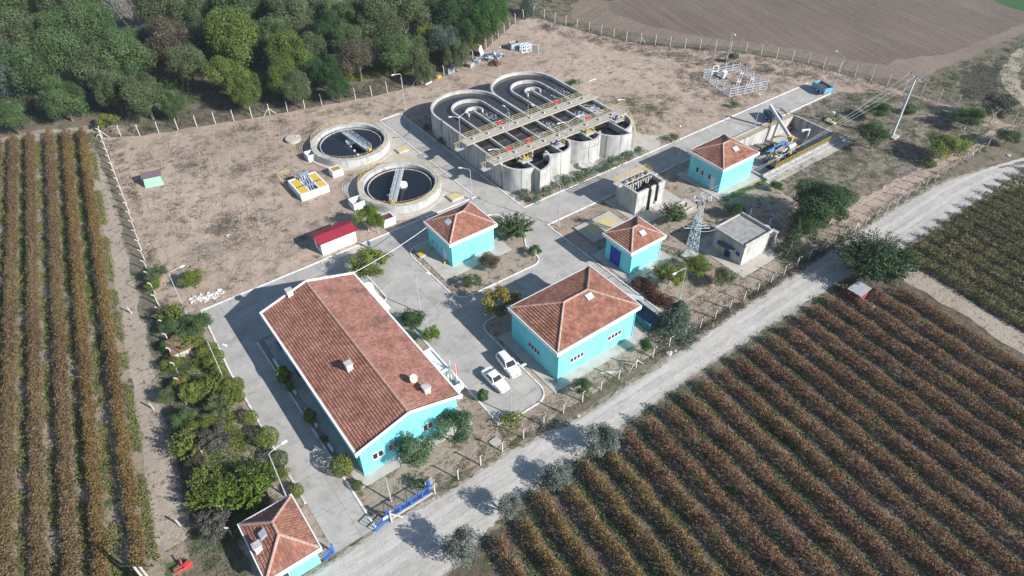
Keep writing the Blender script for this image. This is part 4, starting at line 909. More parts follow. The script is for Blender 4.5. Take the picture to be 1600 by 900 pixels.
MB().tube([(q.x,q.y,.0),(q.x,q.y,1.3)], .06, 6).build('post', dark_metal, ol); MB().obox((q.x-.4,q.y+.3,1.2), (1.2,.5,.35), .3).build('motor', dark_metal, ol); MB().obox((q.x-.7,q.y+.9,1.55), (.5,.5,.4), .3).build('head', white, ol)
for k in (0,1): MB().obox((q.x-2.0,q.y+.9-1.3*k,.35), (1.2,.9,.3), .1).build('cover', pale_yellow, ol)

# ------------------------------------------------------------------ fenced transformer enclosure
C4 = [G(1098.5,122.5), G(1153.5,113), G(1196.5,139.5), G(1139,152)]
en = thing('enclosure_fence', 'white steel fence closing a small square yard on the sand', 'fence', C4[0])
pale_steel = mat('white_steel', [(.42,.46,.50),(.52,.56,.60)], scale=2)
for i in range(4):
    a, b_ = C4[i], C4[(i+1) % 4]; n = 4 if i % 2 else 5
    for k in range(n): p = a.lerp(b_, k/n); MB().box(p.x-.07,p.y-.07,0,p.x+.07,p.y+.07,2.3).build('post', pale_steel, en)
    d = MB()
    for z in (.15,.75,1.35,1.95): d.bar(a+Vector((0,0,z)), b_+Vector((0,0,z)), .075)
    L = (b_-a).length; n = int(L/.2)
    for k in range(n): p = a.lerp(b_, (k+.5)/n); d.bar(p+Vector((0,0,.15)), p+Vector((0,0,1.95)), .014)
    d.build('panel', pale_steel, en)
g = MB(); p = C4[0].lerp(C4[1], .22); q = C4[0].lerp(C4[1], .36); railing(g, [p+Vector((0,-.15,.1)), q+Vector((0,-.15,.1))], 2.5, 5, 2, .12); g.build('gate', white, en)
nm_ = ['nearest the gate of the fenced yard','at the back corner of the fenced yard','at the front of the fenced yard','at the right of the fenced yard']
for i, (px, py) in enumerate(((1154,127),(1149,140),(1170,136))):
    p = G(px, py); t = thing('steel_trestle', 'white steel trestle with a capped instrument, '+nm_[i+1], 'trestle', (p.x,p.y,.01), 'white trestles in the fenced yard')
    m_ = MB()
    for dx, dy in ((-.5,-.4),(.5,-.4),(.5,.4),(-.5,.4)): m_.bar((p.x+dx*.5,p.y+dy*.5,0),(p.x+dx*1.1,p.y+dy*1.1,1.9),.1)
    m_.obox((p.x,p.y,.03),(.9,.8,.1)); m_.build('frame', white, t); MB().obox((p.x,p.y,1.95), (1.2,.9,.25)).tube([(p.x,p.y,2.0),(p.x,p.y,2.6)], .2, 8).build('instrument', grey_metal, t)
p = G(1130,123); t = thing('cabinet', 'white instrument cabinet with blue grey back inside the fenced yard', 'cabinet', (p.x,p.y,.01))
MB().box(p.x-.6,p.y-.4,.3,p.x+.6,p.y+.4,1.8).build('body', white, t); MB().bar((p.x-.4,p.y,0),(p.x-.4,p.y,.3),.1).bar((p.x+.4,p.y,0),(p.x+.4,p.y,.3),.1).build('leg', grey_metal, t); MB().box(p.x-.5,p.y-.46,.5,p.x+.5,p.y-.403,1.7).build('door', grey_metal, t)
# ------------------------------------------------------------------ lamps, pylons, wires
def lamp(label, base, heads, H=8.0, z0=.03, group='street lamps of the works', r=.075):
    b = G(*base, z0) if z0 < 1 else G(*base, z0)
    t = thing('street_lamp', label, 'street lamp', (b.x,b.y,z0), group)
    MB().tube([(b.x,b.y,z0),(b.x,b.y,z0+H)], r, 8, r*.6).tube([(b.x,b.y,z0),(b.x,b.y,z0+.9)], r*1.35, 8).build('pole', grey_metal, t)
    for hx, hy in heads:
        p = G(hx, hy, z0+H+.35); d = Vector((p.x-b.x, p.y-b.y, 0)); d = d if d.length > .3 else Vector((1,0,0)); L = min(2.4, max(.9, d.length)); d.normalize()
        e = Vector((b.x,b.y,z0+H+.3))+d*L
        MB().tube([(b.x,b.y,z0+H-.02),(b.x+d.x*.3,b.y+d.y*.3,z0+H+.15),e], .04, 6).build('arm', grey_metal, t)
        hd = MB().obox(e+d*.3, (.6,.24,.13), math.atan2(d.y,d.x)).build('lamp_head', white, t)
    return t
lamp('street lamp in the sand at the north-west corner of the garden', (293,494), [(281,417)])
lamp('street lamp over the clipped hedge, west of the drive', (353,600), [(348,538)])
lamp('street lamp just north of the gatehouse', (447,775), [(440,693)])
lamp('street lamp at the road junction beside the main building', (657,489), [(666,426)])
lamp('street lamp in front of the two parked cars', (798,649), [(815,571)])
lamp('street lamp behind the island pump house, at the kerb', (737,312), [(722,262)], 6.0)
lamp('double armed street lamp beside the aeration tank wall', (721,244), [(706,182),(727,175)], 8)
lamp('street lamp at the far end of the northern concrete road', (633,173), [(616,116)])
lamp('thin lamp post on the sand behind the aeration tank', (780,122), [(781,74)], 6.3)
lamp('street lamp at the corner of the slab with yellow plates', (872.5,354), [(866,283)])
lamp('street lamp behind the fenced transformer yard', (1133,105), [(1148,53)])
lamp('street lamp beside the blue trailer at the road end', (1301,146), [(1308,80)])
lamp('street lamp on the road verge north of the blower house', (1059,260), [(1060,190)], 6.5)
lamp('street lamp near the skip, on the road edge', (1179,199), [(1188,148)], 6.0)
lamp('street lamp in the planted strip south of the smallest house', (1061.5,468), [(1056,426)], 6.0)
D_ = TZ+.28
lamp('lamp on the south walkway, west end', (780,254), [(768,233)], 2.6, D_, 'lamps on the tank walkways', .05)
lamp('double lamp in the middle of the south walkway', (887,211), [(875,192),(902,182)], 2.6, D_, 'lamps on the tank walkways', .05)
lamp('lamp on the south walkway, east end', (975,176), [(970,155)], 2.6, D_, 'lamps on the tank walkways', .05)
lamp('lamp on the north walkway, second from its west end', (795,196), [(789,166)], 3.2, D_, 'lamps on the tank walkways', .05)
lamp('lamp in the middle of the north walkway', (825,183), [(830,163)], 2.6, D_, 'lamps on the tank walkways', .05)
lamp('lamp on the north walkway, east end', (917,148), [(927,124)], 2.6, D_, 'lamps on the tank walkways', .05)

def pole_top(base, H): b = G(*base); return b
b = G(1393,214.5); H_ = 12.3
pp = thing('power_pole', 'tall pale concrete power pole with a crossarm, leaning from its square footing', 'power pole', (b.x,b.y,.01))
MB().tube([b, (b.x,b.y,H_)], .26, 10, .15).build('pole', mat('pale_spun_concrete', [(.50,.54,.55),(.62,.66,.67)], scale=1), pp, smooth=True)
MB().box(b.x-1.0,b.y-1.0,.01,b.x+1.0,b.y+1.0,.45).build('footing', conc_slab, pp)
pA, pB = G(1422,111,H_-.1), G(1442,124,H_-.1); dd = (pB-pA).normalized(); ctr = Vector((b.x,b.y,H_-.1))
MB().bar(ctr-dd*1.6+Vector((0,0,.05)), ctr+dd*1.6+Vector((0,0,.05)), .18, .2).build('crossarm', grey_metal, pp)
ins = [ctr+dd*k+Vector((0,0,.15)) for k in (-1.5,0,1.5)]
for q in ins: 
    MB().tube([q, q+Vector((0,0,.15))], .05, 6).tube([q+Vector((0,0,.12)), q+Vector((0,0,.4))], .11, 8).build('insulator', rubber, pp)
# lattice pylon
b = G(1078,402); HL = 11.5; galv = mat('galvanised_steel', [(.45,.52,.56),(.62,.70,.74)], scale=3, rough=.5, metal=.2)
ly = thing('lattice_pylon', 'galvanised lattice pylon with two crossarm levels beside the smallest house', 'pylon', (b.x,b.y,.01))
m_ = MB()
def lw(z): return .75-.45*min(1, z/9.5)
cs4 = ((-1,-1),(1,-1),(1,1),(-1,1))
for sx, sy in cs4: m_.bar((b.x+sx*lw(0),b.y+sy*lw(0),0),(b.x+sx*lw(9.5),b.y+sy*lw(9.5),9.5),.09); m_.bar((b.x+sx*lw(9.5),b.y+sy*lw(9.5),9.5),(b.x+sx*.28,b.y+sy*.28,HL),.1)
n = 14
for k in range(n):
    z0, z1 = HL*k/n, HL*(k+1)/n
    for i in range(4):
        a, e = cs4[i], cs4[(i+1) % 4]
        if k % 2: a, e = e, a
        m_.bar((b.x+a[0]*lw(z0),b.y+a[1]*lw(z0),z0),(b.x+e[0]*lw(z1),b.y+e[1]*lw(z1),z1),.04)
    for i in range(4): a, e = cs4[i], cs4[(i+1) % 4]; m_.bar((b.x+a[0]*lw(z1),b.y+a[1]*lw(z1),z1),(b.x+e[0]*lw(z1),b.y+e[1]*lw(z1),z1),.035)
m_.build('tower', galv, ly)
ax = (G(1094,340,6.3)-G(1057,340,6.3)).normalized(); ay = Vector((-ax.y,ax.x,0))
for z, L in ((5.9,1.9),(10.9,1.3)):
    m_ = MB()
    for s1 in (-.35,.35):
        m_.bar(Vector((b.x,b.y,z))-ax*L+ay*s1, Vector((b.x,b.y,z))+ax*L+ay*s1, .07)
        m_.bar(Vector((b.x,b.y,z+.8))-ax*.4+ay*s1, Vector((b.x,b.y,z))+ax*L+ay*s1, .05); m_.bar(Vector((b.x,b.y,z+.8))+ax*.4+ay*s1, Vector((b.x,b.y,z))-ax*L+ay*s1, .05)
    for k in range(7): q = Vector((b.x,b.y,z))+ax*(-L+2*L*k/6); m_.bar(q-ay*.35, q+ay*.35, .06)
    m_.build('crossarm', galv, ly)
m_ = MB()
for k in (-1,0,1):
    for s1 in (-.5,.5): q = Vector((b.x,b.y,10.2+.5*k))+ax*k*.6+ay*s1; m_.tube([q, q+Vector((0,0,.5))], .12, 8)
m_.build('fuse', rust, ly); m_ = MB()
for k in (-1,0,1): q = Vector((b.x,b.y,11.0))+ax*k*1.2; m_.tube([q, q+Vector((0,0,.45))], .1, 8)
m_.build('insulator', white, ly)
MB().box(b.x-1.1,b.y-1.1,.01,b.x+1.1,b.y+1.1,.35).build('footing', conc_slab, ly)
def wire(label, p, q, sag, r, m_, name='power_line'):
    p, q = Vector(p), Vector(q); pts = [p.lerp(q, k/16)-Vector((0,0,4*sag*(k/16)*(1-k/16))) for k in range(17)]
    tag(MB().tube(pts, r, 4).build(name, m_), label, 'cable')
wirem = mat('aluminium_wire', [(.5,.5,.5),(.55,.55,.55)], scale=1, metal=.3)
for k, q in enumerate(ins): wire(('northern','middle','southern')[k]+' of the three overhead wires between the concrete pole and the lattice pylon', q+Vector((0,0,.4)), Vector((b.x,b.y,11.45))+ax*(k-1)*-1.2, 1.0, .016, wirem)
wire('pale service cable from the lattice pylon to the concrete building', (b.x,b.y,5.4), (76.1,49.8,3.9), .5, .03, wirem, 'service_cable')
wire('white service cable from the island pump house to the main building', (40.1,76.5,4.5), (25.6,72.6,5.2), .35, .04, white, 'service_cable')
# twin pole by the bottom edge
b0 = G(208,935)
tp = thing('twin_power_pole', 'twin grey power pole with a steel crossarm at the bottom edge by the vineyard', 'power pole', (b0.x,b0.y,.01))
ta, tb = G(209,885,7), G(218,885,7)
for q in (ta, tb): MB().tube([(q.x,q.y,0),(q.x,q.y,7.0)], .16, 8, .11).build('pole', conc_slab, tp)
m_ = MB(); dd = (tb-ta).normalized(); cc = (ta+tb)/2; m_.bar(cc-dd*1.6+Vector((0,0,.05)), cc+dd*1.6+Vector((0,0,.05)), .07); m_.bar(cc-dd*.9-Vector((0,0,.6)), cc+dd*.9-Vector((0,0,.6)), .05); m_.build('crossarm', dark_metal, tp)
m_ = MB()
for k in (-1.5,-.8,0,.8,1.5): q = cc+dd*k+Vector((0,0,.1)); m_.tube([q, q+Vector((0,0,.3))], .08, 6)
m_.build('insulator', rubber, tp)
# small poles by the entrance
b = G(611,783); tag(MB().tube([b, (b.x,b.y,4.6)], .11, 8, .05).build('flag_mast', grey_metal), 'bare grey tapered mast at the corner of the main building near the blue fence', 'mast')
for (bx, by, lab, fl) in ((707,604,'flagpole with a furled red flag beside the porch',1),(712.5,606,'flagpole without a flag beside the porch',0)):
    b = G(715 if fl else 706, 606 if fl else 600); t = thing('flagpole', lab, 'flagpole', (b.x,b.y,.03))
    MB().tube([b, (b.x,b.y,4.6)], .05, 6, .035).build('pole', white, t)
    if fl:
        f = MB(); 
        for k in range(6): z = 2.6+.28*k; w0 = .20+.06*math.sin(k*2.1); f.face([(b.x+.06,b.y,z),(b.x+.06+w0,b.y+.08,z),(b.x+.06+w0*1.1,b.y-.05,z+.28),(b.x+.06,b.y,z+.28)]); f.face([(b.x-.05,b.y,z),(b.x-.05,b.y,z+.28),(b.x-.05-w0*.5,b.y+.06,z+.28),(b.x-.05-w0*.5,b.y-.06,z)])
        f.build('flag', red, t)

# ------------------------------------------------------------------ fences
postm = mat('concrete_post', [(.42,.39,.34),(.56,.53,.48)], scale=2)
def resample(pts, step):
    out = [Vector(pts[0])]; acc = 0
    for a, b in zip(pts, pts[1:]):
        a, b = Vector(a), Vector(b); L = (b-a).length; s = step-acc
        while s <= L: out.append(a.lerp(b, s/L)); s += step
        acc = L-(s-step)
    return out
def post_fence(label, pts, step, outw, H=2.0, brace=(), skip=()):
    ps = resample(pts, step); t = thing('post_fence', label, 'fence', (ps[0].x,ps[0].y,.01), 'concrete post and wire fences round the works')
    rr = random.Random(len(ps))
    pm = {}
    for i, p in enumerate(ps):
        if i in skip: continue
        d = (ps[min(i+1,len(ps)-1)]-ps[max(i-1,0)]).normalized(); o = Vector((-d.y,d.x))*outw; tl = rr.uniform(-.04,.04)
        m_ = MB(); top = Vector((p.x+tl,p.y,H)); m_.bar((p.x,p.y,0), top, .13); m_.bar(top, top+Vector((o.x*.35,o.y*.35,.35)), .12)
        if i in brace:
            for sg in (-1,1): m_.bar((p.x+d.x*1.3*sg,p.y+d.y*1.3*sg,0),(p.x,p.y,H-.4),.11)
        m_.build('post', postm, t)
    w_ = MB()
    for z in (.35,.8,1.25,1.7,1.98):
        for a, b in zip(ps, ps[1:]): w_.bar((a.x,a.y,z),(b.x,b.y,z),.008)
    for k in (.15,.3):
        for i, (a, b) in enumerate(zip(ps, ps[1:])):
            d = (b-a).normalized(); o = Vector((-d.y,d.x))*outw*k; w_.bar((a.x+o.x,a.y+o.y,H+k),(b.x+o.x,b.y+o.y,H+k),.008)
    w_.build('wire', dark_metal, t)
    return ps
fS = post_fence('post and wire fence running straight along the gravel road', [(17.6,38.75),(155.0,39.1)], 3.1, -1, brace=(10,26,38))
fW = post_fence('western post and wire fence beside the reddish vineyard rows', [(6.4,145.7),(4.1,114),(1.6,88.5),(-1.2,64),(-2.3,47)], 3.0, -1, 2.0)
fN = post_fence('northern post and wire fence in front of the dense wood', [(6.6,146),(13.4,141.8),(23.2,138.9),(36.5,134.9),(46.9,132.5),(57.7,129.6),(67.9,128.5),(76,128.8),(85.7,132),(98.4,139.2),(108.2,144.9),(113.8,146.3)], 3.6, -1 if False else 1, brace=(0,9,18))
fE = post_fence('north-eastern post and wire fence beside the ploughed field', [(114.8,145.8),(117.9,131.9),(122.3,118),(129.9,107.4),(140.7,95.6),(147.0,83.1),(150.8,67.5),(153.8,52.2),(155.3,39.6)], 3.6, 1, 2.1, brace=(9,))
# blue steel fence at the gate
bf = thing('steel_fence', 'blue painted steel fence on a low wall beside the entrance', 'fence', (14,39.0,.01))
x = 10.2
MB().box(12.1,38.86,.01,17.5,39.06,.22).build('low_wall', conc_slab, bf)
for k in range(4):
    xa = 12.0+1.4*k; m_ = MB()
    for z in (.35,1.5): m_.bar((xa+.06,39.0,z),(xa+1.34,39.0,z),.09)
    m_.bar((xa,39.0,.2),(xa,39.0,1.65),.13)
    for j in range(5): m_.bar((xa+.2+.25*j,39.0,.35),(xa+.2+.25*j,39.0,1.5),.04)
    m_.bar((xa+.1,39,.5),(xa+1.3,39,1.4),.035); m_.build('panel', gate_blue, bf)
gt = thing('entrance_gate', 'blue steel swing gate leaf standing open at the right of the driveway', 'gate', (11.9,39.0,.01))
m_ = MB(); g0, g1 = Vector((11.75,39.0,0)), Vector((10.1,38.5,0))
for z in (.25,.8,1.5): m_.bar(g0+Vector((0,0,z)), g1+Vector((0,0,z)), .09)
for j in range(6): q = g0.lerp(g1, j/5); m_.bar(q+Vector((0,0,.25)), q+Vector((0,0,1.5)), .05)
m_.build('leaf', gate_blue, gt); MB().bar((11.85,39.0,0),(11.85,39.0,1.9),.25).build('post', gate_blue, gt)
MB().bar((12.05,38.6,0),(12.05,38.6,1.9),.14).bar((12.05,38.6,1.7),(13.3,38.4,.05),.12).bar((12.05,38.6,1.9),(12.25,38.7,2.1),.14).build('brace_post', postm, gt)
MB().box(11.2,38.55,1.3,11.8,38.6,1.75).build('sign', white, gt)
gl = thing('entrance_gate', 'blue steel gate leaf standing open against the gatehouse', 'gate', (5.3,38.7,.01))
m_ = MB(); g0, g1 = Vector((4.3,38.75,0)), Vector((5.5,39.1,0))
for z in (.25,.8,1.4): m_.bar(g0+Vector((0,0,z)), g1+Vector((0,0,z)), .09)
for j in range(6): q = g0.lerp(g1, j/5); m_.bar(q+Vector((0,0,.25)), q+Vector((0,0,1.4)), .05)
m_.build('leaf', gate_blue, gl); MB().bar((5.55,39.15,0),(5.55,39.15,1.8),.2).build('post', gate_blue, gl)
p = G(684,760); tag(MB().bar((17.2,39.3,0),(17.2,39.3,2.1),.16).box(17.1,39.4,.9,17.5,39.5,2.2).build('notice_board', [gate_blue]), 'narrow blue board on a post at the east end of the blue fence', 'sign')
for (x, y, lab) in ((27.0,40.3,'square concrete slab lying near the fence in front of the main building'),(17.8,40.2,'square concrete slab near the blue fence')):
    tag(MB().obox((x,y,.10),(1.2,1.1,.14),.1).build('paving_slab', conc_slab), lab, 'slab')
m_ = MB()
for k in range(4): m_.obox((44.8+.25*k,40.4-.1*k,.12+.02*k),(1.7,.12,.1),rad(-40))
tag(m_.build('post_stack', postm), 'spare concrete posts lying on the ground inside the straight fence', 'posts')
# white planters along the west wall of the main building
for (ya, yb, lab) in ((61.4,68.6,'long white concrete planter wall west of the main building, the northern one'),(55.0,58.2,'white concrete planter wall west of the main building, between the two bush pairs'),(50.6,52.2,'white concrete planter wall west of the main building, the southern short one')):
    tag(MB().box(10.75,ya,.05,11.05,yb,.55).build('planter_wall', white), lab, 'planter')

# ------------------------------------------------------------------ vehicles
def car(name, label, L, Wd, loc, rz, wagon):
    t = thing(name, label, 'car', loc, 'white cars parked beside each other')
    w2 = Wd/2
    # stations: x, half width, belt height, floor
    if wagon: st = [(-L/2,.80,.78),(-L/2+.12,.92,.92),(-L*.30,1,.98),(0,1,.98),(L*.20,1,.96),(L*.30,.99,.93),(L*.42,.93,.84),(L/2-.06,.82,.72),(L/2,.74,.62)]
    else: st = [(-L/2,.80,.72),(-L/2+.10,.90,.86),(-L*.36,.97,.92),(-L*.22,1,.93),(0,1,.92),(L*.17,1,.90),(L*.30,.98,.86),(L*.43,.92,.78),(L/2-.05,.84,.68),(L/2,.78,.60)]
    mb = MB(); R0 = []
    for x, f, zb in st:
        w_ = w2*f; R0.append([(x,-w_*.93,.22),(x,-w_,.45),(x,-w_*.985,zb*.8),(x,-w_*.90,zb),(x,0,zb+.045),(x,w_*.90,zb),(x,w_*.985,zb*.8),(x,w_,.45),(x,w_*.93,.22)])
    i0 = len(mb.v)
    for s_ in R0: mb.v += s_
    m = 9
    for a in range(len(R0)-1):
        for k in range(m-1):
            mb.f.append((i0+a*m+k+1, i0+a*m+k, i0+(a+1)*m+k, i0+(a+1)*m+k+1)); mb.mi.append(0); mb.rn.append(.5)
    mb.f.append(tuple(i0+k for k in range(m))); mb.mi.append(0); mb.rn.append(.5)
    mb.f.append(tuple(i0+(len(R0)-1)*m+k for k in reversed(range(m)))); mb.mi.append(0); mb.rn.append(.5)
    # greenhouse frame and roof
    if wagon: B, Tp, zb, zt_ = (-L/2+.18, L*.22), (-L/2+.42, L*.06), .95, 1.52
    else: B, Tp, zb, zt_ = (-L*.33, L*.17), (-L*.20, L*.03), .92, 1.40
    wb, wt_ = w2*.90, w2*.72
    bt = [(B[0],-wb,zb),(B[1],-wb,zb),(B[1],wb,zb),(B[0],wb,zb)]; tp = [(Tp[0],-wt_,zt_),(Tp[1],-wt_,zt_),(Tp[1],wt_,zt_),(Tp[0],wt_,zt_)]
    mb.face([(Tp[0],-wt_,zt_),(Tp[1],-wt_,zt_),(Tp[1]-.08,0,zt_+.06),(Tp[0]+.08,0,zt_+.06)]); mb.face([(Tp[0]+.08,0,zt_+.06),(Tp[1]-.08,0,zt_+.06),(Tp[1],wt_,zt_),(Tp[0],wt_,zt_)])
    mb.face([(Tp[1],-wt_,zt_),(Tp[1],wt_,zt_),(Tp[1]-.08,0,zt_+.06)]); mb.face([(Tp[0],wt_,zt_),(Tp[0],-wt_,zt_),(Tp[0]+.08,0,zt_+.06)])
    for k in range(4): mb.face([bt[k], bt[(k+1)%4], tp[(k+1)%4], tp[k]])
    mb.build('body', carw, t, smooth=True)
    def quad_in(a, b, c, d, u0, u1, v0, v1, off=.012):
        a, b, c, d = map(Vector, (a,b,c,d)); n = (b-a).cross(d-a).normalized()
        P = lambda u, v: a.lerp(b, u).lerp(d.lerp(c, u), v)+n*off
        return [P(u0,v0), P(u1,v0), P(u1,v1), P(u0,v1)]
    for nm, q, uu in (('windscreen',(bt[1],bt[2],tp[2],tp[1]),((.06,.94),)),('rear_window',(bt[3],bt[0],tp[0],tp[3]),((.08,.92),)),
                     ('side_window',(bt[0],bt[1],tp[1],tp[0]),((.08,.34),(.37,.62),(.65,.93)) if wagon else ((.16,.48),(.51,.86))),('side_window',(bt[2],bt[3],tp[3],tp[2]),((.07,.35),(.38,.63),(.66,.92)) if wagon else ((.14,.49),(.52,.84)))):
        for u0, u1 in uu:
            g = MB(); g.face(quad_in(*q, u0, u1, .10, .90)); g.build(nm, glass, t)
    for sx in (-1,1):
        for sy in (-1,1):
            x = sx*L*.305; y = sy*(w2-.12)
            wh = MB(); wh.tube([(x,y-.10,.31),(x,y+.10,.31)], .31, 18).build('wheel', rubber, t)
            wo = [o for o in t.children if o.name.startswith('wheel')][-1]
            MB().tube([(x,y+sy*.095,.31),(x,y+sy*.115,.31)], .19, 12).build('rim', grey_metal, wo)
            mh_ = MB(); mh_.ring(x,y,.0,.001,0,.001,n=3)
        
    for sy in (-1,1):
        z = .66; MB().obox((L/2-.03,sy*w2*.60,.62),(.08,.36,.14)).build('headlight', grey_metal, t)
        MB().obox((-L/2+.02,sy*w2*.66,.72),(.07,.22,.2 if not wagon else .4)).build('tail_light', red, t)
        MB().obox((L*.16,sy*(w2+.06),.98),(.12,.2,.13)).build('wing_mirror', carw, t)
    MB().box(L/2-.06,-w2*.75,.28,L/2+.06,w2*.75,.46).build('bumper', carw, t); MB().box(-L/2-.06,-w2*.75,.30,-L/2+.06,w2*.75,.48).build('bumper', carw, t)
    MB().box(L/2+.0,-w2*.42,.47,L/2+.025,w2*.42,.58).build('grille', rubber, t)
    if wagon:
        for sy in (-1,1): MB().bar((Tp[0]+.1,sy*wt_*.92,zt_+.07),(Tp[1]-.2,sy*wt_*.92,zt_+.07),.045).build('roof_rail', rubber, t)
    t.rotation_euler = (0,0,rz)
    return t
# built along +x at the origin, then turned to face the camera side of the yard
def place_car(name, label, L, Wd, x, y, ang, wagon):
    t = car(name, label, L, Wd, (0,0,0), 0, wagon); t.location = (x,y,ROADZ+.003); t.rotation_euler = (0,0,ang)
place_car('saloon_car', 'white three box saloon car, the one nearer the main building', 4.35, 1.68, 32.35, 47.85, rad(-88), False)
place_car('estate_car', 'white estate car with black roof rails, nearer the largest hip roofed house', 4.35, 1.75, 35.25, 48.95, rad(-96), True)
def skip(name, label, p, L, Wd, H_, rz, mside, load, wheels=True):
    t = thing(name, label, 'trailer', (p.x,p.y,ROADZ), None, rz); z0 = .75 if wheels else .15
    def bb(x0,y0,z0_,x1,y1,z1): return MB().box(x0,y0,z0_,x1,y1,z1)
    b_ = MB(); th = .07
    b_.box(-L/2,-Wd/2,z0,L/2,Wd/2,z0+.08).box(-L/2,-Wd/2,z0+.08,L/2,-Wd/2+th,z0+H_).box(-L/2,Wd/2-th,z0+.08,L/2,Wd/2,z0+H_).box(-L/2,-Wd/2+th,z0+.08,-L/2+th,Wd/2-th,z0+H_).box(L/2-th,-Wd/2+th,z0+.08,L/2,Wd/2-th,z0+H_)
    for k in range(5): x = -L/2+L*k/4; b_.box(x-.04,-Wd/2-.05,z0,x+.04,-Wd/2-.002,z0+H_); b_.box(x-.04,Wd/2+.002,z0,x+.04,Wd/2+.05,z0+H_)
    for o in (b_,): 
        ob = o.build('box', mside, None, loc=(0,0,0)); ob.parent = t; ob.location = (0,0,0)
    l_ = MB(); rr = random.Random(3); n = 7
    g = [[z0+H_*.45+rr.random()*H_*.3 for _ in range(n)] for _ in range(n)]
    for i in range(n-1):
        for j in range(n-1):
            P = lambda a, c: (-L/2+th+(L-2*th)*a/(n-1), -Wd/2+th+(Wd-2*th)*c/(n-1), g[a][c]); l_.face([P(i,j),P(i+1,j),P(i+1,j+1),P(i,j+1)])
    ob = l_.build('load', load, None, loc=(0,0,0)); ob.parent = t; ob.location = (0,0,0)
    if wheels:
        for sx in (-.55,.55):
            for sy in (-1,1):
                wb_ = MB().tube([(sx*1.1-.2,sy*Wd*.42-.1,.42),(sx*1.1-.2,sy*Wd*.42+.1,.42)], .42, 16).build('wheel', rubber, None, loc=(0,0,0)); wb_.parent = t; wb_.location = (0,0,0)
                rm = MB().tube([(sx*1.1-.2,sy*(Wd*.42+.105),.42),(sx*1.1-.2,sy*(Wd*.42+.125),.42)], .22, 10).build('rim', white, None, loc=(0,0,0)); rm.parent = wb_; rm.location = (0,0,0)
        db = MB().bar((L/2,0,.6),(L/2+1.1,0,.5),.12).bar((-L/2,0,.62),(L/2,0,.62),.2).build('drawbar', mside, None, loc=(0,0,0)); db.parent = t; db.location = (0,0,0)
    return t
p = G(1283,144); skip('tipping_trailer', 'light blue tipping trailer parked at the far end of the concrete road', p, 3.9, 2.2, 1.0, rad(75), sky_blue, rust)
p = G(1205,188); skip('tipping_trailer', 'dark blue tipping trailer under the top of the screw conveyor', p, 3.6, 2.1, .9, rad(65), mat('dark_blue_paint', [(.02,.05,.12),(.05,.13,.24)], scale=1.5), rubber)
db_ = (55.6,44.9)
t = thing('waste_container', 'teal blue open waste container beside the largest hip roofed house', 'container', (55.6,45.2,ROADZ))
tealm = mat('teal_steel', [(.04,.15,.19),(.07,.22,.27)], scale=1.5)
MB().box(54.7,42.6,.12,57.0,42.7,1.35).box(54.7,47.3,.12,57.0,47.4,1.35).box(54.7,42.7,.12,54.8,47.3,1.35).box(56.9,42.7,.12,57.0,47.3,1.35).box(54.8,42.7,.12,56.9,47.3,.2).build('body', tealm, t)
MB().box(54.8,42.72,.9,56.88,45.1,1.0).build('load', mat('blue_sacks', [(.02,.04,.14),(.12,.13,.18)], scale=3), t)
m_ = MB()
for k in range(5): y = 43+1.0*k; m_.box(54.62,y,.12,54.697,y+.09,1.35)
m_.build('rib', tealm, t)
MB().tube([(54.6,46.9,.9),(54.69,46.9,.9)], .2, 14).build('mark', white, t)
tag(MB().bar((52.9,48.1,4.3),(57.2,46.6,1.9),.6,.35).bar((57.2,46.6,1.9),(57.2,46.6,.15),.15).build('chute', grey_metal), 'grey sloping chute from the largest hip roofed house to the teal container', 'chute')
# red cultivator at the bottom edge
p = G(288,889); t = thing('cultivator', 'small red farm cultivator lying on the dry ground at the bottom edge', 'farm tool', (p.x,p.y,.01))
m_ = MB(); m_.bar((p.x-.9,p.y,.6),(p.x+.9,p.y,.6),.1); m_.bar((p.x-.7,p.y-.5,.55),(p.x+.8,p.y-.6,.55),.1); m_.bar((p.x-.7,p.y,.6),(p.x-.7,p.y-.5,.55),.14); m_.bar((p.x+.7,p.y,.6),(p.x+.8,p.y-.6,.55),.14); m_.bar((p.x,p.y,.6),(p.x+.1,p.y+.6,1.1),.12); m_.obox((p.x+.4,p.y-.2,.7),(.6,.5,.35),.3); m_.build('frame', red, t)
m_ = MB()
for k in range(5): x = p.x-.8+.4*k; m_.tube([(x,p.y-.05,.6),(x,p.y+.25,.35),(x,p.y,.02)], .035, 5)
m_.build('tine', red, t)

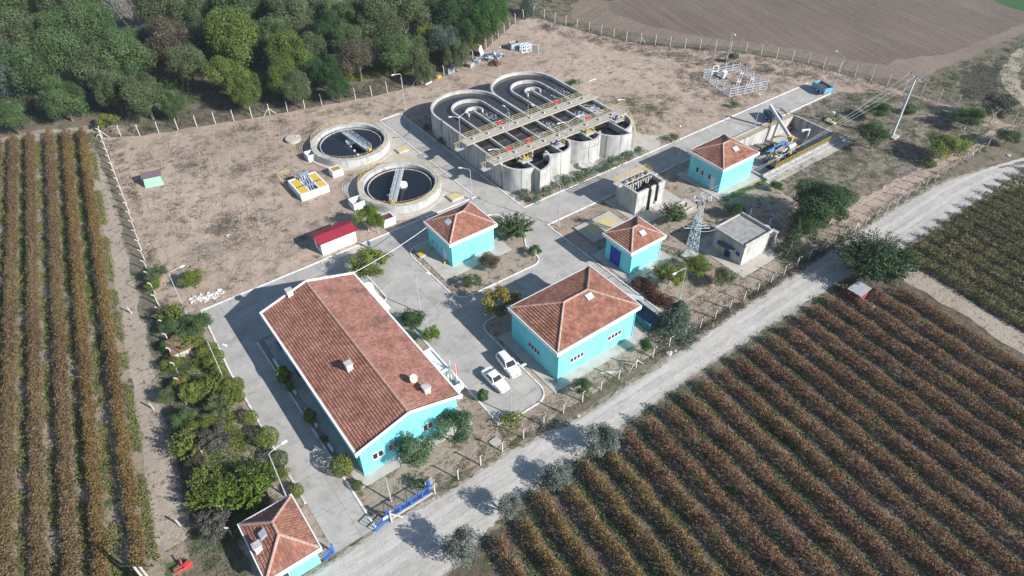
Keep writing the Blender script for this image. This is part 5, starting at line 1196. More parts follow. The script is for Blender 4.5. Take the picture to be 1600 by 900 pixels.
# ------------------------------------------------------------------ person on the road, in blue
def person(px, py, rz):
    p = G(px, py, ROADZ)
    me = bpy.data.meshes.new('person'); 
    J = [(0,0,.92,.15),(0,0,1.12,.145),(0,0,1.36,.165),(0,0,1.50,.06),(0,.01,1.60,.085),(0,.015,1.70,.09),   # pelvis, waist, chest, neck, head, crown
         (-.10,0,.88,.10),(-.11,.02,.48,.065),(-.11,.0,.09,.045),(-.11,.16,.05,.042),(.10,0,.88,.10),(.12,-.04,.48,.065),(.13,-.10,.09,.045),(.13,.05,.05,.042),
         (-.19,0,1.40,.065),(-.25,-.02,1.13,.05),(-.23,.10,.90,.036),(-.22,.15,.80,.03),(.19,0,1.40,.065),(.25,-.04,1.13,.05),(.25,.04,.89,.036),(.24,.08,.79,.03)]
    E = [(0,1),(1,2),(2,3),(3,4),(4,5),(0,6),(6,7),(7,8),(8,9),(0,10),(10,11),(11,12),(12,13),(2,14),(14,15),(15,16),(16,17),(2,18),(18,19),(19,20),(20,21)]
    nb = len(J)
    for hnd, sgn in ((17,-1),(21,1)):      # fingers and thumb
        b0 = J[hnd]
        for k, (dx, dy, L) in enumerate(((-.02,.02,.075),(-.007,.027,.085),(.007,.03,.08),(.02,.028,.065),(-.03*sgn,.035,.05))):
            J.append((b0[0]+dx,b0[1]+dy,b0[2]-.035,.009)); J.append((b0[0]+dx,b0[1]+dy+.012,b0[2]-.035-L,.008)); E += [(hnd,len(J)-2),(len(J)-2,len(J)-1)]
    me.from_pydata([j[:3] for j in J], E, [])
    o = bpy.data.objects.new('person', me); COL.objects.link(o)
    sk = o.modifiers.new('skin','SKIN'); sv = me.skin_vertices[0].data
    for v, j in zip(sv, J): v.radius = (j[3], j[3])
    sv[0].use_root = True
    o.modifiers.new('sub','SUBSURF').levels = 1; o.modifiers['sub'].render_levels = 1
    skin = mat('skin', [(.42,.24,.17),(.48,.28,.2)], scale=5); cloth = mat('blue_overall', [(.015,.10,.22),(.03,.15,.30)], scale=5); trs = mat('dark_trousers', [(.02,.03,.06),(.03,.04,.08)], scale=5)
    dg = bpy.context.evaluated_depsgraph_get(); ev = o.evaluated_get(dg); nm = bpy.data.meshes.new_from_object(ev); o.modifiers.clear(); o.data = nm
    for m_ in (skin, cloth, trs): nm.materials.append(m_)
    for f in nm.polygons:
        c = f.center; f.material_index = 0 if c.z > 1.48 or (c.z < .86 and abs(c.x) > .185) else (1 if c.z > .9 else 2)
    nm.shade_smooth()
    o.location = p; o.rotation_euler = (0,0,rz)
    tag(o, 'person in blue overalls standing at the kerb by the white shed', 'person')
    hr = MB(); n = 10
    for k in range(5):
        for j in range(n):
            def P(a, b): th = PI*.5*a/5; ph = 2*PI*b/n; return (.098*math.cos(th)*math.cos(ph), -.005+.105*math.cos(th)*math.sin(ph), 1.69+.105*math.sin(th))
            hr.face([P(k,j),P(k,j+1),P(k+1,j+1),P(k+1,j)])
    ho = hr.build('hair', rubber, None, loc=(0,0,0)); ho.parent = o
    return o
person(577.5,388,rad(160))

# ------------------------------------------------------------------ scrap by the north fence
def crate(name, label, cat, px, py, sx, sy, sz, rz, m_, open_=True, m2=None):
    p = G(px, py); mb = MB(); R = Matrix.Rotation(rz,3,'Z')
    def ob(cx, cy, cz, a, b, c, mi=0): q = R @ Vector((cx,cy,0)); mb.obox((p.x+q.x,p.y+q.y,cz),(a,b,c),rz,mi)
    if open_:
        ob(0,0,.05,sx,sy,.1); ob(0,-sy/2+.04,sz/2+.1,sx,.08,sz); ob(0,sy/2-.04,sz/2+.1,sx,.08,sz); ob(-sx/2+.04,0,sz/2+.1,.08,sy-.17,sz); ob(sx/2-.04,0,sz/2+.1,.08,sy-.17,sz)
        for k in range(5): ob(random.uniform(-.3,.3)*sx,random.uniform(-.3,.3)*sy,sz*.6,sx*.4,sy*.3,sz*.5,1)
    else:
        ob(0,0,sz/2,sx,sy,sz)
    tag(mb.build(name, [m_, m2 or rust]), label, cat)
bgm = mat('blue_grey_sheet', [(.20,.25,.30),(.38,.44,.50)], scale=2)
crate('metal_crate', 'long blue grey metal crate of white scrap, left end of the scrap row', 'crate', 706,111, 3.4,1.5,1.3, rad(10), bgm, True, white)
crate('metal_box', 'small grey steel box, second in the scrap row by the fence', 'box', 735,104, 1.7,1.2,.9, rad(20), conc_dark, False)
crate('metal_box', 'flat grey blue steel cover lying in the scrap row, middle of it', 'box', 747,95, 2.4,1.5,.4, rad(30), bgm, False)
crate('waste_skip', 'blue skip with red scrap standing right of the scrap heap', 'skip', 803,76, 2.4,1.7,1.5, rad(-5), bgm, True, red)
crate('yellow_bin', 'yellow plastic box in the weeds at the foot of the north fence', 'box', 685,121, 1.3,.8,.4, rad(20), yellow, False)
p = G(670,131); tag(MB().tube([(p.x-.9,p.y-.2,.14),(p.x+.9,p.y+.3,.14)], .13, 10).build('pipe', white), 'short white pipe lying on the sand by the north fence', 'pipe')
p = G(821,80); t = thing('display_cabinet', 'white steel framed cabinet with open shelves right of the blue skip', 'cabinet', (p.x,p.y,.01))
m_ = MB(); R = Matrix.Rotation(rad(-12),3,'Z')
def Q(x, y, z): v = R @ Vector((x,y,0)); return (p.x+v.x,p.y+v.y,z)
for a, b in (((-1.2,-.6),(1.2,-.6)),((-1.2,.6),(1.2,.6)),((-1.2,-.6),(-1.2,.6)),((1.2,-.6),(1.2,.6)),((0,-.6),(0,.6))):
    for z in (.1,.9,1.7): m_.bar(Q(*a,z), Q(*b,z), .12)
for x in (-1.2,0,1.2):
    for y in (-.6,.6): m_.bar(Q(x,y,0), Q(x,y,1.75), .12)
m_.build('frame', white, t); m_ = MB(); m_.face([Q(-1.2,.58,.1),Q(1.2,.58,.1),Q(1.2,.58,1.7),Q(-1.2,.58,1.7)]); m_.build('back_panel', sky_blue, t)
p = G(837,83); tag(MB().obox((p.x,p.y,1.0),(1.5,.12,2.1),rad(-60),rx=rad(12)).build('white_panel', white), 'white panel propped upright beside the white steel cabinet', 'panel')
p = G(752,86); tag(MB().obox((p.x,p.y,1.0),(2.6,.1,2.0),rad(45),rx=rad(-18)).build('white_panel', white), 'white sheet panel leaning on the north fence above the scrap', 'panel')
p = G(768,90); m_ = MB(); rr = random.Random(8)
for k in range(90):
    a = rr.random()*2*PI; r_ = rr.random()**.6*2.6; z = .2+max(0,.9-r_*.35)*rr.random()
    m_.obox((p.x+r_*math.cos(a)*1.3,p.y+r_*math.sin(a)*.9,z),(rr.uniform(.2,.9),rr.uniform(.1,.5),rr.uniform(.05,.3)),rr.random()*3,mi=rr.choice((0,0,1,2,3,4)),rx=rr.uniform(-.6,.6))
tag(m_.build('scrap_heap', [bgm, white, rust, dark_metal, sky_blue]), 'heap of mixed metal scrap and white sheets in the corner by the fence', 'scrap heap', kind='stuff')
p = G(773,100); m_ = MB()
for k in range(60):
    a = rr.random()*2*PI; r_ = rr.random()**.7*1.5; z = .1+max(0,.8-r_*.5)*rr.random(); m_.obox((p.x+r_*math.cos(a),p.y+r_*math.sin(a),z),(.4,.3,.2),rr.random()*3,rx=rr.uniform(-.6,.6))
tag(m_.build('rust_heap', rust), 'rusty brown heap in front of the mixed metal scrap', 'rust heap', kind='stuff')
p0 = G(325,467); m_ = MB()
for k in range(110):
    u = rr.uniform(-1,1); x = p0.x+u*2.1+rr.gauss(0,.2); y = p0.y+.4-u*.5+rr.gauss(0,.45); s_ = rr.uniform(.15,.6)
    m_.obox((x,y,.08+s_*.3*rr.random()),(s_,s_*rr.uniform(.4,.9),s_*rr.uniform(.2,.5)),rr.random()*3,rx=rr.uniform(-.5,.5),mi=rr.choice((0,0,0,1)))
tag(m_.build('rubble', [kerbw, conc_slab]), 'pile of broken white rubble beside the white kerb', 'rubble', kind='stuff')
for px, py, s_, lab in ((1055,548,.5,'pale boulder on the road verge below the blue green conifer'),(1046,552,.9,'pale slab of rubble at the foot of the straight fence'),(904,650,.5,'grey stone on the verge left of the gravel road'),(1363,482,.9,'pale stone slab at the head of the vineyard'),(1576,243,.8,'pale boulder beyond the end of the straight fence'),(356,368,.7,'grey boulder on the bare sand')):
    p = G(px, py); m_ = MB(); n = 8
    for a in range(4):
        for j in range(n):
            def P(a, j): th = PI*.5*a/4; ph = 2*PI*(j % n)/n; rr2 = random.Random((j % n)*7+a); k_ = .5*s_*(.7+.5*rr2.random()); return (p.x+k_*math.cos(th)*math.cos(ph)*1.2, p.y+k_*math.cos(th)*math.sin(ph), k_*.6*math.sin(th))
            m_.face([P(a,j),P(a,j+1),P(a+1,j+1),P(a+1,j)])
    tag(m_.build('boulder', conc_slab), lab, 'boulder')
# ------------------------------------------------------------------ vegetation
def leaf_mesh(name, P, N, size, rnd, aspect=.55):
    """many small separate leaf sprays: P centres, N facing, size half length"""
    n = len(P); N = N/np.maximum(np.linalg.norm(N, axis=1, keepdims=True), 1e-6)
    T = RG.normal(size=(n,3)); T -= (T*N).sum(1, keepdims=True)*N; T /= np.maximum(np.linalg.norm(T, axis=1, keepdims=True), 1e-6); B = np.cross(N, T)
    s = np.asarray(size).reshape(-1,1)*np.ones((n,1))
    V = np.stack([P+T*s, P+B*s*aspect+N*s*.18, P-T*s, P-B*s*aspect-N*s*.12], axis=1).reshape(-1,3).astype(np.float32)
    me = bpy.data.meshes.new(name); me.vertices.add(4*n); me.vertices.foreach_set('co', V.ravel())
    me.loops.add(4*n); me.loops.foreach_set('vertex_index', np.arange(4*n, dtype=np.int32))
    me.polygons.add(n); me.polygons.foreach_set('loop_start', np.arange(0, 4*n, 4, dtype=np.int32))
    a = me.attributes.new('rnd', 'FLOAT', 'FACE'); a.data.foreach_set('value', np.asarray(rnd, dtype=np.float32))
    me.update(calc_edges=True)
    return me
def unit(n):
    v = RG.normal(size=(n,3)); return v/np.linalg.norm(v, axis=1, keepdims=True)
def crown_pts(n, R, Hc, zc, nl, lobe=.36, bottom=-.45, shell=.72):
    """nl clumps spread over an ellipsoid; leaves sit in a thick shell of every clump"""
    d = unit(nl*4); d = d[d[:,2] > bottom][:nl]; rr = RG.uniform(.35, .78, (len(d),1))
    C = d*rr*np.array([R,R,Hc]); cr = RG.uniform(lobe*.7, lobe*1.35, len(d))*R
    w_ = cr**2; idx = RG.choice(len(d), n, p=w_/w_.sum())
    u = unit(n); u[:,2] = np.abs(u[:,2])*np.where(RG.random(n) < .72, 1, -1)
    rad_ = (shell+(1-shell)*RG.random(n))*RG.uniform(.8,1.12,n)
    P = C[idx]+u*(cr[idx]*rad_)[:,None]*np.array([1,1,min(1.1,Hc/R+.15)]); P[:,2] += zc
    N = u*.9+RG.normal(size=(n,3))*.55+np.array([0,0,.35])
    tint = RG.uniform(0,1,len(d))[idx]*.5+RG.random(n)*.5
    return P, N, tint, C, cr
def limbs(mb, H, R, zc, C, r0, nb=7, base=.0):
    fork = Vector((0,0,max(.3, (zc-R*.6)*.8)))
    mb.tube([(0,0,base),(0,0,base+.15),fork], r0, 8, r0*.7)
    for k in range(min(nb, len(C))):
        c = Vector(C[k])+Vector((0,0,zc)); mid = fork.lerp(c, .5)+Vector((random.uniform(-.1,.1)*R, random.uniform(-.1,.1)*R, .1*R))
        mb.tube([fork, mid, c], r0*.55, 5, r0*.12)
PROTO = {}
def proto(kind):
    if kind in PROTO: return PROTO[kind]
    k, var = kind
    random.seed(hash(k) % 1 + var*13+len(k)); tm = MB()
    if k == 'wood':      # large riverside tree, R=5, H=11
        P, N, tn, C, cr = crown_pts(24000, 5, 4.8, 6.2, 60, .28, -.6); sz = RG.uniform(.08,.18,len(P)); limbs(tm, 11, 5, 6.2, C, .35, 9)
        wts = ('bark', 5.0, 11.0)
    elif k == 'willow':
        P, N, tn, C, cr = crown_pts(24000, 5, 5.2, 6.0, 90, .21, -.8); P[:,2] -= RG.random(len(P))*.8; sz = RG.uniform(.08,.17,len(P)); limbs(tm, 11, 5, 6.0, C, .35, 10)
    elif k == 'round':   # medium garden tree R=2.5 H=5
        P, N, tn, C, cr = crown_pts(9000, 2.4, 2.1, 3.1, 34, .27, -.5); fr_ = (RG.random(len(P)) < .3)[:,None]; P = P+fr_*(P-np.array([0,0,2.6]))*RG.uniform(0,.22,(len(P),1))*np.sign(np.sin(P[:,:1]*9+P[:,1:2]*7)+.4); sz = RG.uniform(.055,.12,len(P)); limbs(tm, 5, 2.5, 3.2, C, .12, 8)
    elif k == 'sparse':  # thin see-through garden tree R=2.5 H=4.5
        P, N, tn, C, cr = crown_pts(5200, 2.5, 2.0, 2.9, 34, .24, -.5, .3); sz = RG.uniform(.07,.14,len(P)); limbs(tm, 4.5, 2.5, 2.9, C, .09, 16)
    elif k == 'olive':
        P, N, tn, C, cr = crown_pts(5200, 2.5, 1.9, 2.6, 30, .29, -.5); sz = RG.uniform(.06,.13,len(P)); limbs(tm, 4.5, 2.5, 2.6, C, .16, 9)
    elif k == 'ball':    # clipped ball R=1 H=2
        n = 2600; u = unit(n); r_ = RG.uniform(.82,1.0,n)*(1+.10*np.sin(u[:,0]*5+var)*np.cos(u[:,1]*6)); P = u*r_[:,None]*np.array([1,1,.95]); P[:,2] += 1.05; N = u+RG.normal(size=(n,3))*.5; tn = RG.random(n); sz = RG.uniform(.04,.085,n); tm.tube([(0,0,0),(0,0,.5)], .07, 6); C = []
    elif k == 'cypress': # column R=.8 H=3.4
        n = 3000; t_ = RG.random(n)**.8; a = RG.random(n)*2*PI; w_ = np.sin(np.clip(t_*1.05,0,1)*PI)**.55*(1-.35*t_)*(1+.18*np.sin(a*3+t_*9+var)); r_ = w_*.85*RG.uniform(.78,1.0,n)
        P = np.stack([r_*np.cos(a), r_*np.sin(a), .25+t_*3.2], 1); N = np.stack([np.cos(a),np.sin(a),np.full(n,.5)],1)+RG.normal(size=(n,3))*.4; tn = RG.random(n); sz = RG.uniform(.05,.11,n); tm.tube([(0,0,0),(0,0,1.2)], .06, 6); C = []
    elif k == 'conifer': # layered cedar R=2.6 H=6.5
        n = 7000; t_ = RG.random(n)**1.25; lay = np.floor(t_*9)/9; a = RG.random(n)*2*PI; br = np.floor(a/(2*PI)*9+lay*31)
        rmax = (1-lay)**.8*(1+.22*np.sin(br*12.9)); q = RG.random(n)**.6; r_ = 2.6*rmax*q
        a2 = (np.floor(a/(2*PI)*9)+.5+RG.normal(size=n)*.22)/9*2*PI+lay*7
        P = np.stack([r_*np.cos(a2), r_*np.sin(a2), .7+lay*5.6-.12*r_+RG.normal(size=n)*.10+(1-q)*.25], 1); N = np.stack([np.cos(a2)*.4,np.sin(a2)*.4,np.ones(n)],1)+RG.normal(size=(n,3))*.45; tn = RG.random(n); sz = RG.uniform(.07,.15,n); tm.tube([(0,0,0),(0,0,6.2)], .14, 7, .03); C = []
        for j in range(60): aa = random.random()*6.28; zz = .8+5*random.random(); L_ = 2.3*(1-(zz-.7)/5.6)**.8; tm.tube([(0,0,zz),(L_*math.cos(aa),L_*math.sin(aa),zz-.1*L_)], .03, 4, .01)
    elif k in ('shoots','thicket'):  # many upright leafy shoots R=2.5 H=4.5
        ns = 130 if k == 'shoots' else 380; n = 0; PP = []; NN = []
        for j in range(ns):
            a = random.random()*2*PI; sp = random.random()**.6; L_ = random.uniform(2.6,4.4)*(1-.15*sp); ex = 2.5*sp
            pts = [Vector((0,0,.3))+Vector((math.cos(a)*ex*(q**1.1), math.sin(a)*ex*(q**1.1), L_*q*(1-.22*q*sp))) for q in (0,.25,.5,.75,1)]
            tm.tube(pts, .035, 4, .01)
            for m_ in range(62):
                q = .22+.78*random.random(); i_ = min(3, int(q*4)); p_ = pts[i_].lerp(pts[i_+1], q*4-i_); PP.append((p_.x+random.gauss(0,.10),p_.y+random.gauss(0,.10),p_.z+random.gauss(0,.06))); NN.append((math.cos(a)*.5+random.gauss(0,.6),math.sin(a)*.5+random.gauss(0,.6),.5+random.gauss(0,.4)))
        P = np.array(PP); N = np.array(NN); n = len(P); tn = RG.random(n); sz = RG.uniform(.07,.14,n)*(1 if k == 'shoots' else .72); C = []
    elif k == 'bush':    # loose low shrub R=1 H=1.1
        P, N, tn, C, cr = crown_pts(900, 1.0, .7, .55, 10, .4, -.1); P[:,2] = np.abs(P[:,2])+.02; sz = RG.uniform(.045,.09,len(P)); tm.tube([(0,0,0),(0,0,.4)], .04, 5)
    elif k == 'bare':
        P = None
        def grow(p, d, L_, r_, lev):
            q = p+d*L_; m1 = p.lerp(q,.5)+Vector((random.gauss(0,1),random.gauss(0,1),0))*L_*.05; tm.tube([p,m1,q], r_, 4 if lev > 1 else 6, r_*.55)
            if lev >= 5: return
            for _ in range(3 if lev < 4 else 2):
                nd = (d+Vector((random.gauss(0,.30),random.gauss(0,.30),random.gauss(0.08,.15)))).normalized(); grow(q, nd, L_*random.uniform(.68,.85), r_*.62, lev+1)
        for j in range(5): a = j*1.3; grow(Vector((0,0,0)), Vector((math.cos(a)*.38,math.sin(a)*.38,1)).normalized(), 2.6, .12, 0)
        C = []
    random.seed(var*7+1)
    lm = leaf_mesh(k+'_leaves', P, N, sz, tn) if P is not None else None
    t_ = tm; V_ = np.array(t_.v, dtype=np.float32); me = bpy.data.meshes.new(k+'_trunk'); me.from_pydata(V_.tolist(), [], t_.f); me.shade_smooth()
    PROTO[kind] = (lm, me); return PROTO[kind]
LM = {}
def leafm(nm, cols): LM[nm] = mat('foliage_'+nm, cols, scale=.45, detail=3, rough=.7, spec=.25, leaf=True); return LM[nm]
leafm('green', [(.030,.060,.020),(.082,.138,.048),(.145,.212,.082)]); leafm('olive', [(.038,.058,.024),(.102,.136,.058),(.170,.208,.100)])
leafm('bright', [(.038,.066,.014),(.108,.160,.030),(.185,.235,.058)]); leafm('dark', [(.016,.040,.014),(.042,.090,.028),(.076,.140,.045)])
leafm('brown', [(.052,.048,.030),(.118,.102,.066),(.170,.148,.100)]); leafm('yellow', [(.100,.090,.022),(.250,.205,.050),(.360,.305,.090)])
leafm('yelgreen', [(.052,.080,.014),(.150,.190,.034),(.255,.285,.062)]); leafm('bluegreen', [(.032,.056,.040),(.086,.128,.092),(.144,.194,.144)])
leafm('silver', [(.055,.075,.062),(.140,.170,.145),(.240,.270,.240)]); leafm('grey', [(.050,.050,.040),(.105,.102,.082),(.165,.155,.130)])
leafm('oleander', [(.032,.068,.030),(.092,.158,.076),(.155,.228,.120)]); leafm('lime', [(.045,.090,.010),(.120,.190,.020),(.200,.270,.045)])
leafm('khaki', [(.10,.085,.045),(.21,.185,.105),(.30,.27,.165)]); leafm('redbrown', [(.055,.022,.020),(.105,.045,.035),(.15,.07,.05)]); leafm('pine', [(.018,.055,.012),(.052,.125,.024),(.095,.190,.040)])
REF = {'wood': (5.0,11.0),'willow': (5.0,11.2),'round': (2.5,5.4),'sparse': (2.5,4.9),'olive': (2.5,4.5),'ball': (1.0,2.05),'cypress': (.85,3.45),'conifer': (2.6,6.6),'shoots': (2.5,4.4),'thicket': (2.5,4.4),'bush': (1.0,1.25),'bare': (4.2,11.0)}
def plant(name, label, cat, kind, colour, x, y, R, H, group=None, var=0, trunk=None, rz=None, leaf='crown', z0=.02):
    lm, tm = proto((kind, var)); r0, h0 = REF[kind]
    o = thing(name, label, cat, (x,y,z0), group); o.rotation_euler = (0,0,random.random()*6.28 if rz is None else rz); o.scale = (R/r0, R/r0, H/h0)
    if lm is not None:
        c = bpy.data.objects.new(leaf, lm); COL.objects.link(c); c.parent = o
        if not lm.materials: lm.materials.append(LM[colour])
        c.material_slots[0].link = 'OBJECT'; c.material_slots[0].material = LM[colour]
    t = bpy.data.objects.new('trunk' if kind not in ('bush','ball') else 'stem', tm); COL.objects.link(t); t.parent = o
    if not tm.materials: tm.materials.append(bark)
    t.material_slots[0].link = 'OBJECT'; t.material_slots[0].material = trunk or bark
    return o
def atc(px, py, rpx, zc):       # crown centre in the photo at height zc, its radius in photo pixels -> x, y, R
    p = G(px, py, zc); return p.x, p.y, rpx*dist(p.x, p.y, zc)/FPX

# the riverside wood: every tree one can tell apart
W_ = [  # px, py, rpx, colour, kind
 (10,18,34,'green','wood'),(60,12,26,'olive','willow'),(100,18,30,'olive','willow'),(150,8,26,'olive','wood'),(38,60,36,'olive','willow'),(105,62,30,'green','wood'),(150,58,34,'green','willow'),
 (12,110,34,'bluegreen','willow'),(52,112,36,'green','willow'),(108,100,34,'green','wood'),(150,112,30,'olive','wood'),(92,152,34,'green','willow'),(6,172,24,'green','wood'),(190,70,28,'green','willow'),(200,105,34,'green','wood'),(172,140,30,'olive','willow'),(222,150,32,'olive','wood'),(262,150,22,'green','willow'),
 (238,58,24,'bluegreen','willow'),(255,22,30,'olive','wood'),(268,72,34,'brown','willow'),(292,104,30,'olive','wood'),(298,25,28,'olive','willow'),(330,52,28,'olive','willow'),(340,12,26,'grey','willow'),(365,78,36,'bright','wood'),(352,120,30,'bright','wood'),(378,138,26,'bright','willow'),(375,28,30,'green','wood'),(392,62,26,'bright','willow'),
 (415,20,28,'olive','willow'),(425,60,28,'green','willow'),(455,35,32,'olive','wood'),(450,92,36,'bright','willow'),(462,132,24,'olive','wood'),(440,120,26,'bright','wood'),(480,70,24,'olive','willow'),(492,18,28,'olive','willow'),(512,55,26,'dark','wood'),(535,30,28,'green','willow'),(540,62,26,'green','wood'),(558,92,29,'brown','wood'),(506,105,26,'dark','willow'),(524,125,18,'dark','wood'),
 (575,12,30,'olive','willow'),(598,48,34,'olive','willow'),(632,38,34,'olive','wood'),(640,78,28,'olive','willow'),(612,88,28,'green','wood'),(660,18,22,'yelgreen','wood'),(668,50,20,'yelgreen','willow'),(690,62,28,'bluegreen','willow'),(712,78,20,'olive','willow'),(700,28,28,'dark','wood'),(735,12,34,'dark','wood'),(755,38,28,'pine','wood'),(725,48,26,'dark','willow'),(772,16,20,'pine','wood'),(660,98,18,'olive','willow'),
]
names = {'green':'mid green','olive':'dull olive','bright':'yellowish green','brown':'brownish','dark':'very dark green','grey':'greyish','bluegreen':'bluish green','yelgreen':'yellow green','pine':'deep green'}
rows = []
for i, (px, py, rp, cl, kd) in enumerate(W_): rows.append((px, py, i))
# name each tree by its place: bands of the wood counted from the near edge, then left to right
def band(px, py):
    edge = 185-px*.13; d = edge-py
    return 0 if d < 50 else (1 if d < 100 else 2)
bn = ['front row','middle rows','back rows']; order = {}
for b_ in range(3):
    L_ = sorted([(px, i) for px, py, i in rows if band(px, py) == b_]); 
    for k, (px, i) in enumerate(L_): order[i] = (b_, k)
random.seed(5)
for i, (px, py, rp, cl, kd) in enumerate(W_):
    b0_ = band(px, py) == 0; x, y, R = atc(px, py-(9 if b0_ else 3), rp*(1.18 if b0_ else 1.34), 6.5); b_, k = order[i]; H = R*random.uniform(2.0,2.4)
    k2 = f'{names[cl]} riverside tree, {ordn(k)} from the left in the {bn[b_]} of the wood'
    plant('riverside_tree', k2, 'tree', kd, cl, x, y, R, H, 'trees of the riverside wood', var=i % 4)
for px, py, rp, lab in ((200,14,34,'large leafless grey tree in the wood, at the top edge'),(66,85,22,'leafless grey tree at the left of the wood'),(395,5,14,'small leafless tree at the top edge of the wood')):
    x, y, R = atc(px, py, rp, 7); plant('bare_tree', lab, 'tree', 'bare', None, x, y, R*1.2, R*2.6, None, var=0, trunk=mat('grey_bark', [(.20,.18,.17),(.34,.31,.30)], scale=4))
# undergrowth of the wood and reeds along the fence
def scatter(name, label, cat, P, N, size, rnd, colour, kind='stuff'):
    me = leaf_mesh(name, P, N, size, rnd); me.materials.append(LM[colour]); o = bpy.data.objects.new(name, me); COL.objects.link(o); tag(o, label, cat, kind=kind); return o
def inpoly(x, y, poly):
    ins_ = np.zeros(len(x), bool); n = len(poly)
    for i in range(n):
        x1, y1 = poly[i]; x2, y2 = poly[(i+1) % n]
        c = ((y1 > y) != (y2 > y)) & (x < (x2-x1)*(y-y1)/((y2-y1) or 1e-9)+x1); ins_ ^= c
    return ins_
def clumps(poly, nc, per, rc, hc, sz, seed, dens=None, patch=None):
    r = np.random.default_rng(seed); xs = [p[0] for p in poly]; ys = [p[1] for p in poly]
    cx = r.uniform(min(xs), max(xs), nc*4); cy = r.uniform(min(ys), max(ys), nc*4); k = inpoly(cx, cy, poly)
    if patch is not None: k &= (np.sin(cx*.31+seed)*np.sin(cy*.27+seed*2)+.7*np.sin(cx*.83+cy*.5+seed)*np.sin(cy*.71-cx*.3)+r.normal(size=len(cx))*.25) > patch
    cx, cy = cx[k][:nc], cy[k][:nc]; m = len(cx)
    R_ = r.uniform(.4,1.2,m)*rc; H_ = r.uniform(.5,1.2,m)*hc; cnt = np.maximum(4, (per*(R_/rc)**2).astype(int)); idx = np.repeat(np.arange(m), cnt); n = len(idx)
    u = r.normal(size=(n,3)); u /= np.linalg.norm(u, axis=1, keepdims=True); u[:,2] = np.abs(u[:,2]); q = r.uniform(.55,1.05,n)
    P = np.stack([cx[idx]+u[:,0]*R_[idx]*q, cy[idx]+u[:,1]*R_[idx]*q, .02+u[:,2]*H_[idx]*q], 1); N = u+r.normal(size=(n,3))*.5+np.array([0,0,.4])
    return P, N, r.uniform(.6,1.2,n)*sz, r.random(m)[idx]*.6+r.random(n)*.4
def g2(*pp): return [tuple(G(a, b)[:2]) for a, b in pp]
woodpoly = g2((-60,190),(60,182),(140,168),(240,160),(330,152),(420,140),(520,112),(600,104),(690,88),(760,45),(810,10),(830,-40),(400,-90),(-60,-90))
scatter('undergrowth', 'green undergrowth filling the gaps between the trees of the wood', 'undergrowth', *clumps(woodpoly, 900, 150, 2.8, 3.4, .20, 1), 'green')
scatter('undergrowth', 'bright green scrub along the river bank under the trees', 'undergrowth', *clumps(g2((0,200),(60,190),(170,176),(260,164),(330,158),(420,150),(470,140),(520,118),(600,108),(690,92),(700,82),(600,92),(480,120),(380,148),(240,155),(120,170),(0,182)), 420, 130, 1.6, 2.2, .13, 2), 'green')
hedge_poly = g2((350,158),(420,150),(480,138),(540,130),(600,118),(660,112),(700,98),(740,80),(770,50),(748,55),(700,78),(650,92),(560,112),(470,132),(400,146))
scatter('reeds', 'yellowish scrub and reeds between the wood and the north fence', 'scrub', *clumps(hedge_poly, 900, 90, 1.4, 1.9, .12, 3), 'yelgreen')
scatter('dry_grass', 'dry grey grass and weeds under the north fence', 'dry grass', *clumps(g2((150,215),(240,205),(330,190),(420,172),(500,158),(586,146),(650,128),(700,112),(640,118),(560,132),(480,142),(400,156),(330,165),(230,176),(160,190)), 620, 42, 1.0, .55, .10, 4), 'grey')

# vine rows
def vine_row(label, x0, y0, y1, slope_, cols, H, wd, seed, group, cy=None, dens=60, name='vine_row', post=None, gap=.0, sz=(.07,.15)):
    r = np.random.default_rng(seed); L_ = abs(y1-y0); n = int(L_*dens)
    s_ = r.uniform(0,1,n); y = y0+(y1-y0)*s_; 
    wob = np.sin(y*.9+seed)*.10+np.sin(y*2.3+seed*2)*.07
    th = r.uniform(-.25,1.0,n)*PI*.55*np.sign(r.normal(size=n)); hv = 1+.13*np.sin(y*1.7+seed)+.10*np.sin(y*4.1+seed*3)
    rr_ = r.uniform(.45,1.05,n); u = np.sin(th)*rr_; v = np.maximum(.0,np.cos(th))*rr_
    drop = r.random(n) < .25
    x = x0+(y-y0)*slope_+wob+u*wd*hv; z = .35*H+v*H*.65*hv; z = np.where(drop, r.uniform(.05,.5,n)*H, z)
    P = np.stack([x,y,z],1)+r.normal(size=(n,3))*(.05+.17*(r.random((n,1)) < .18)); N = np.stack([u,r.normal(size=n)*.5,v+.3],1)+r.normal(size=(n,3))*.6
    keep = (np.sin(y*.37+seed*1.7)+np.sin(y*1.13+seed)) > -1.9+gap; P, N = P[keep], N[keep]; n = len(P)
    big = .5+.5*np.sin(P[:,1]*.21+seed)*np.sin(P[:,1]*.057+seed*.3); rn = np.clip(.25*big+.75*r.random(n), 0, 1)
    c = ((x0+(y1-y0)*slope_/2), (y0+y1)/2, .01); t = thing(name, label, 'vine row', c, group)
    me = leaf_mesh('vine_leaves', P-np.array(c), N, r.uniform(sz[0],sz[1],n), rn); me.materials.append(cols); o = bpy.data.objects.new('foliage', me); COL.objects.link(o); o.parent = t
    if post:
        m_ = MB(); yy = min(y0,y1)+1; k = 0
        while yy < max(y0,y1): xx = x0+(yy-y0)*slope_; m_.bar((xx,yy,0),(xx+.05,yy,H+.2),.05); yy += post
        so_ = m_.build('stake', postm, t); so_['kind'] = 'stuff'
        # vine stems
    m_ = MB(); yy = min(y0,y1)+.5
    while yy < max(y0,y1): xx = x0+(yy-y0)*slope_; m_.tube([(xx,yy,0),(xx+.05,yy+.05,H*.6)], .035, 3, cap=False); yy += 1.6
    st_ = m_.build('stem', bark, t); st_['kind'] = 'stuff'
    return t
vw = mat('vine_leaves_rust', [(.056,.044,.020),(.155,.098,.048),(.225,.150,.082),(.150,.160,.056)], scale=.10, detail=4, rough=.8, leaf=True)
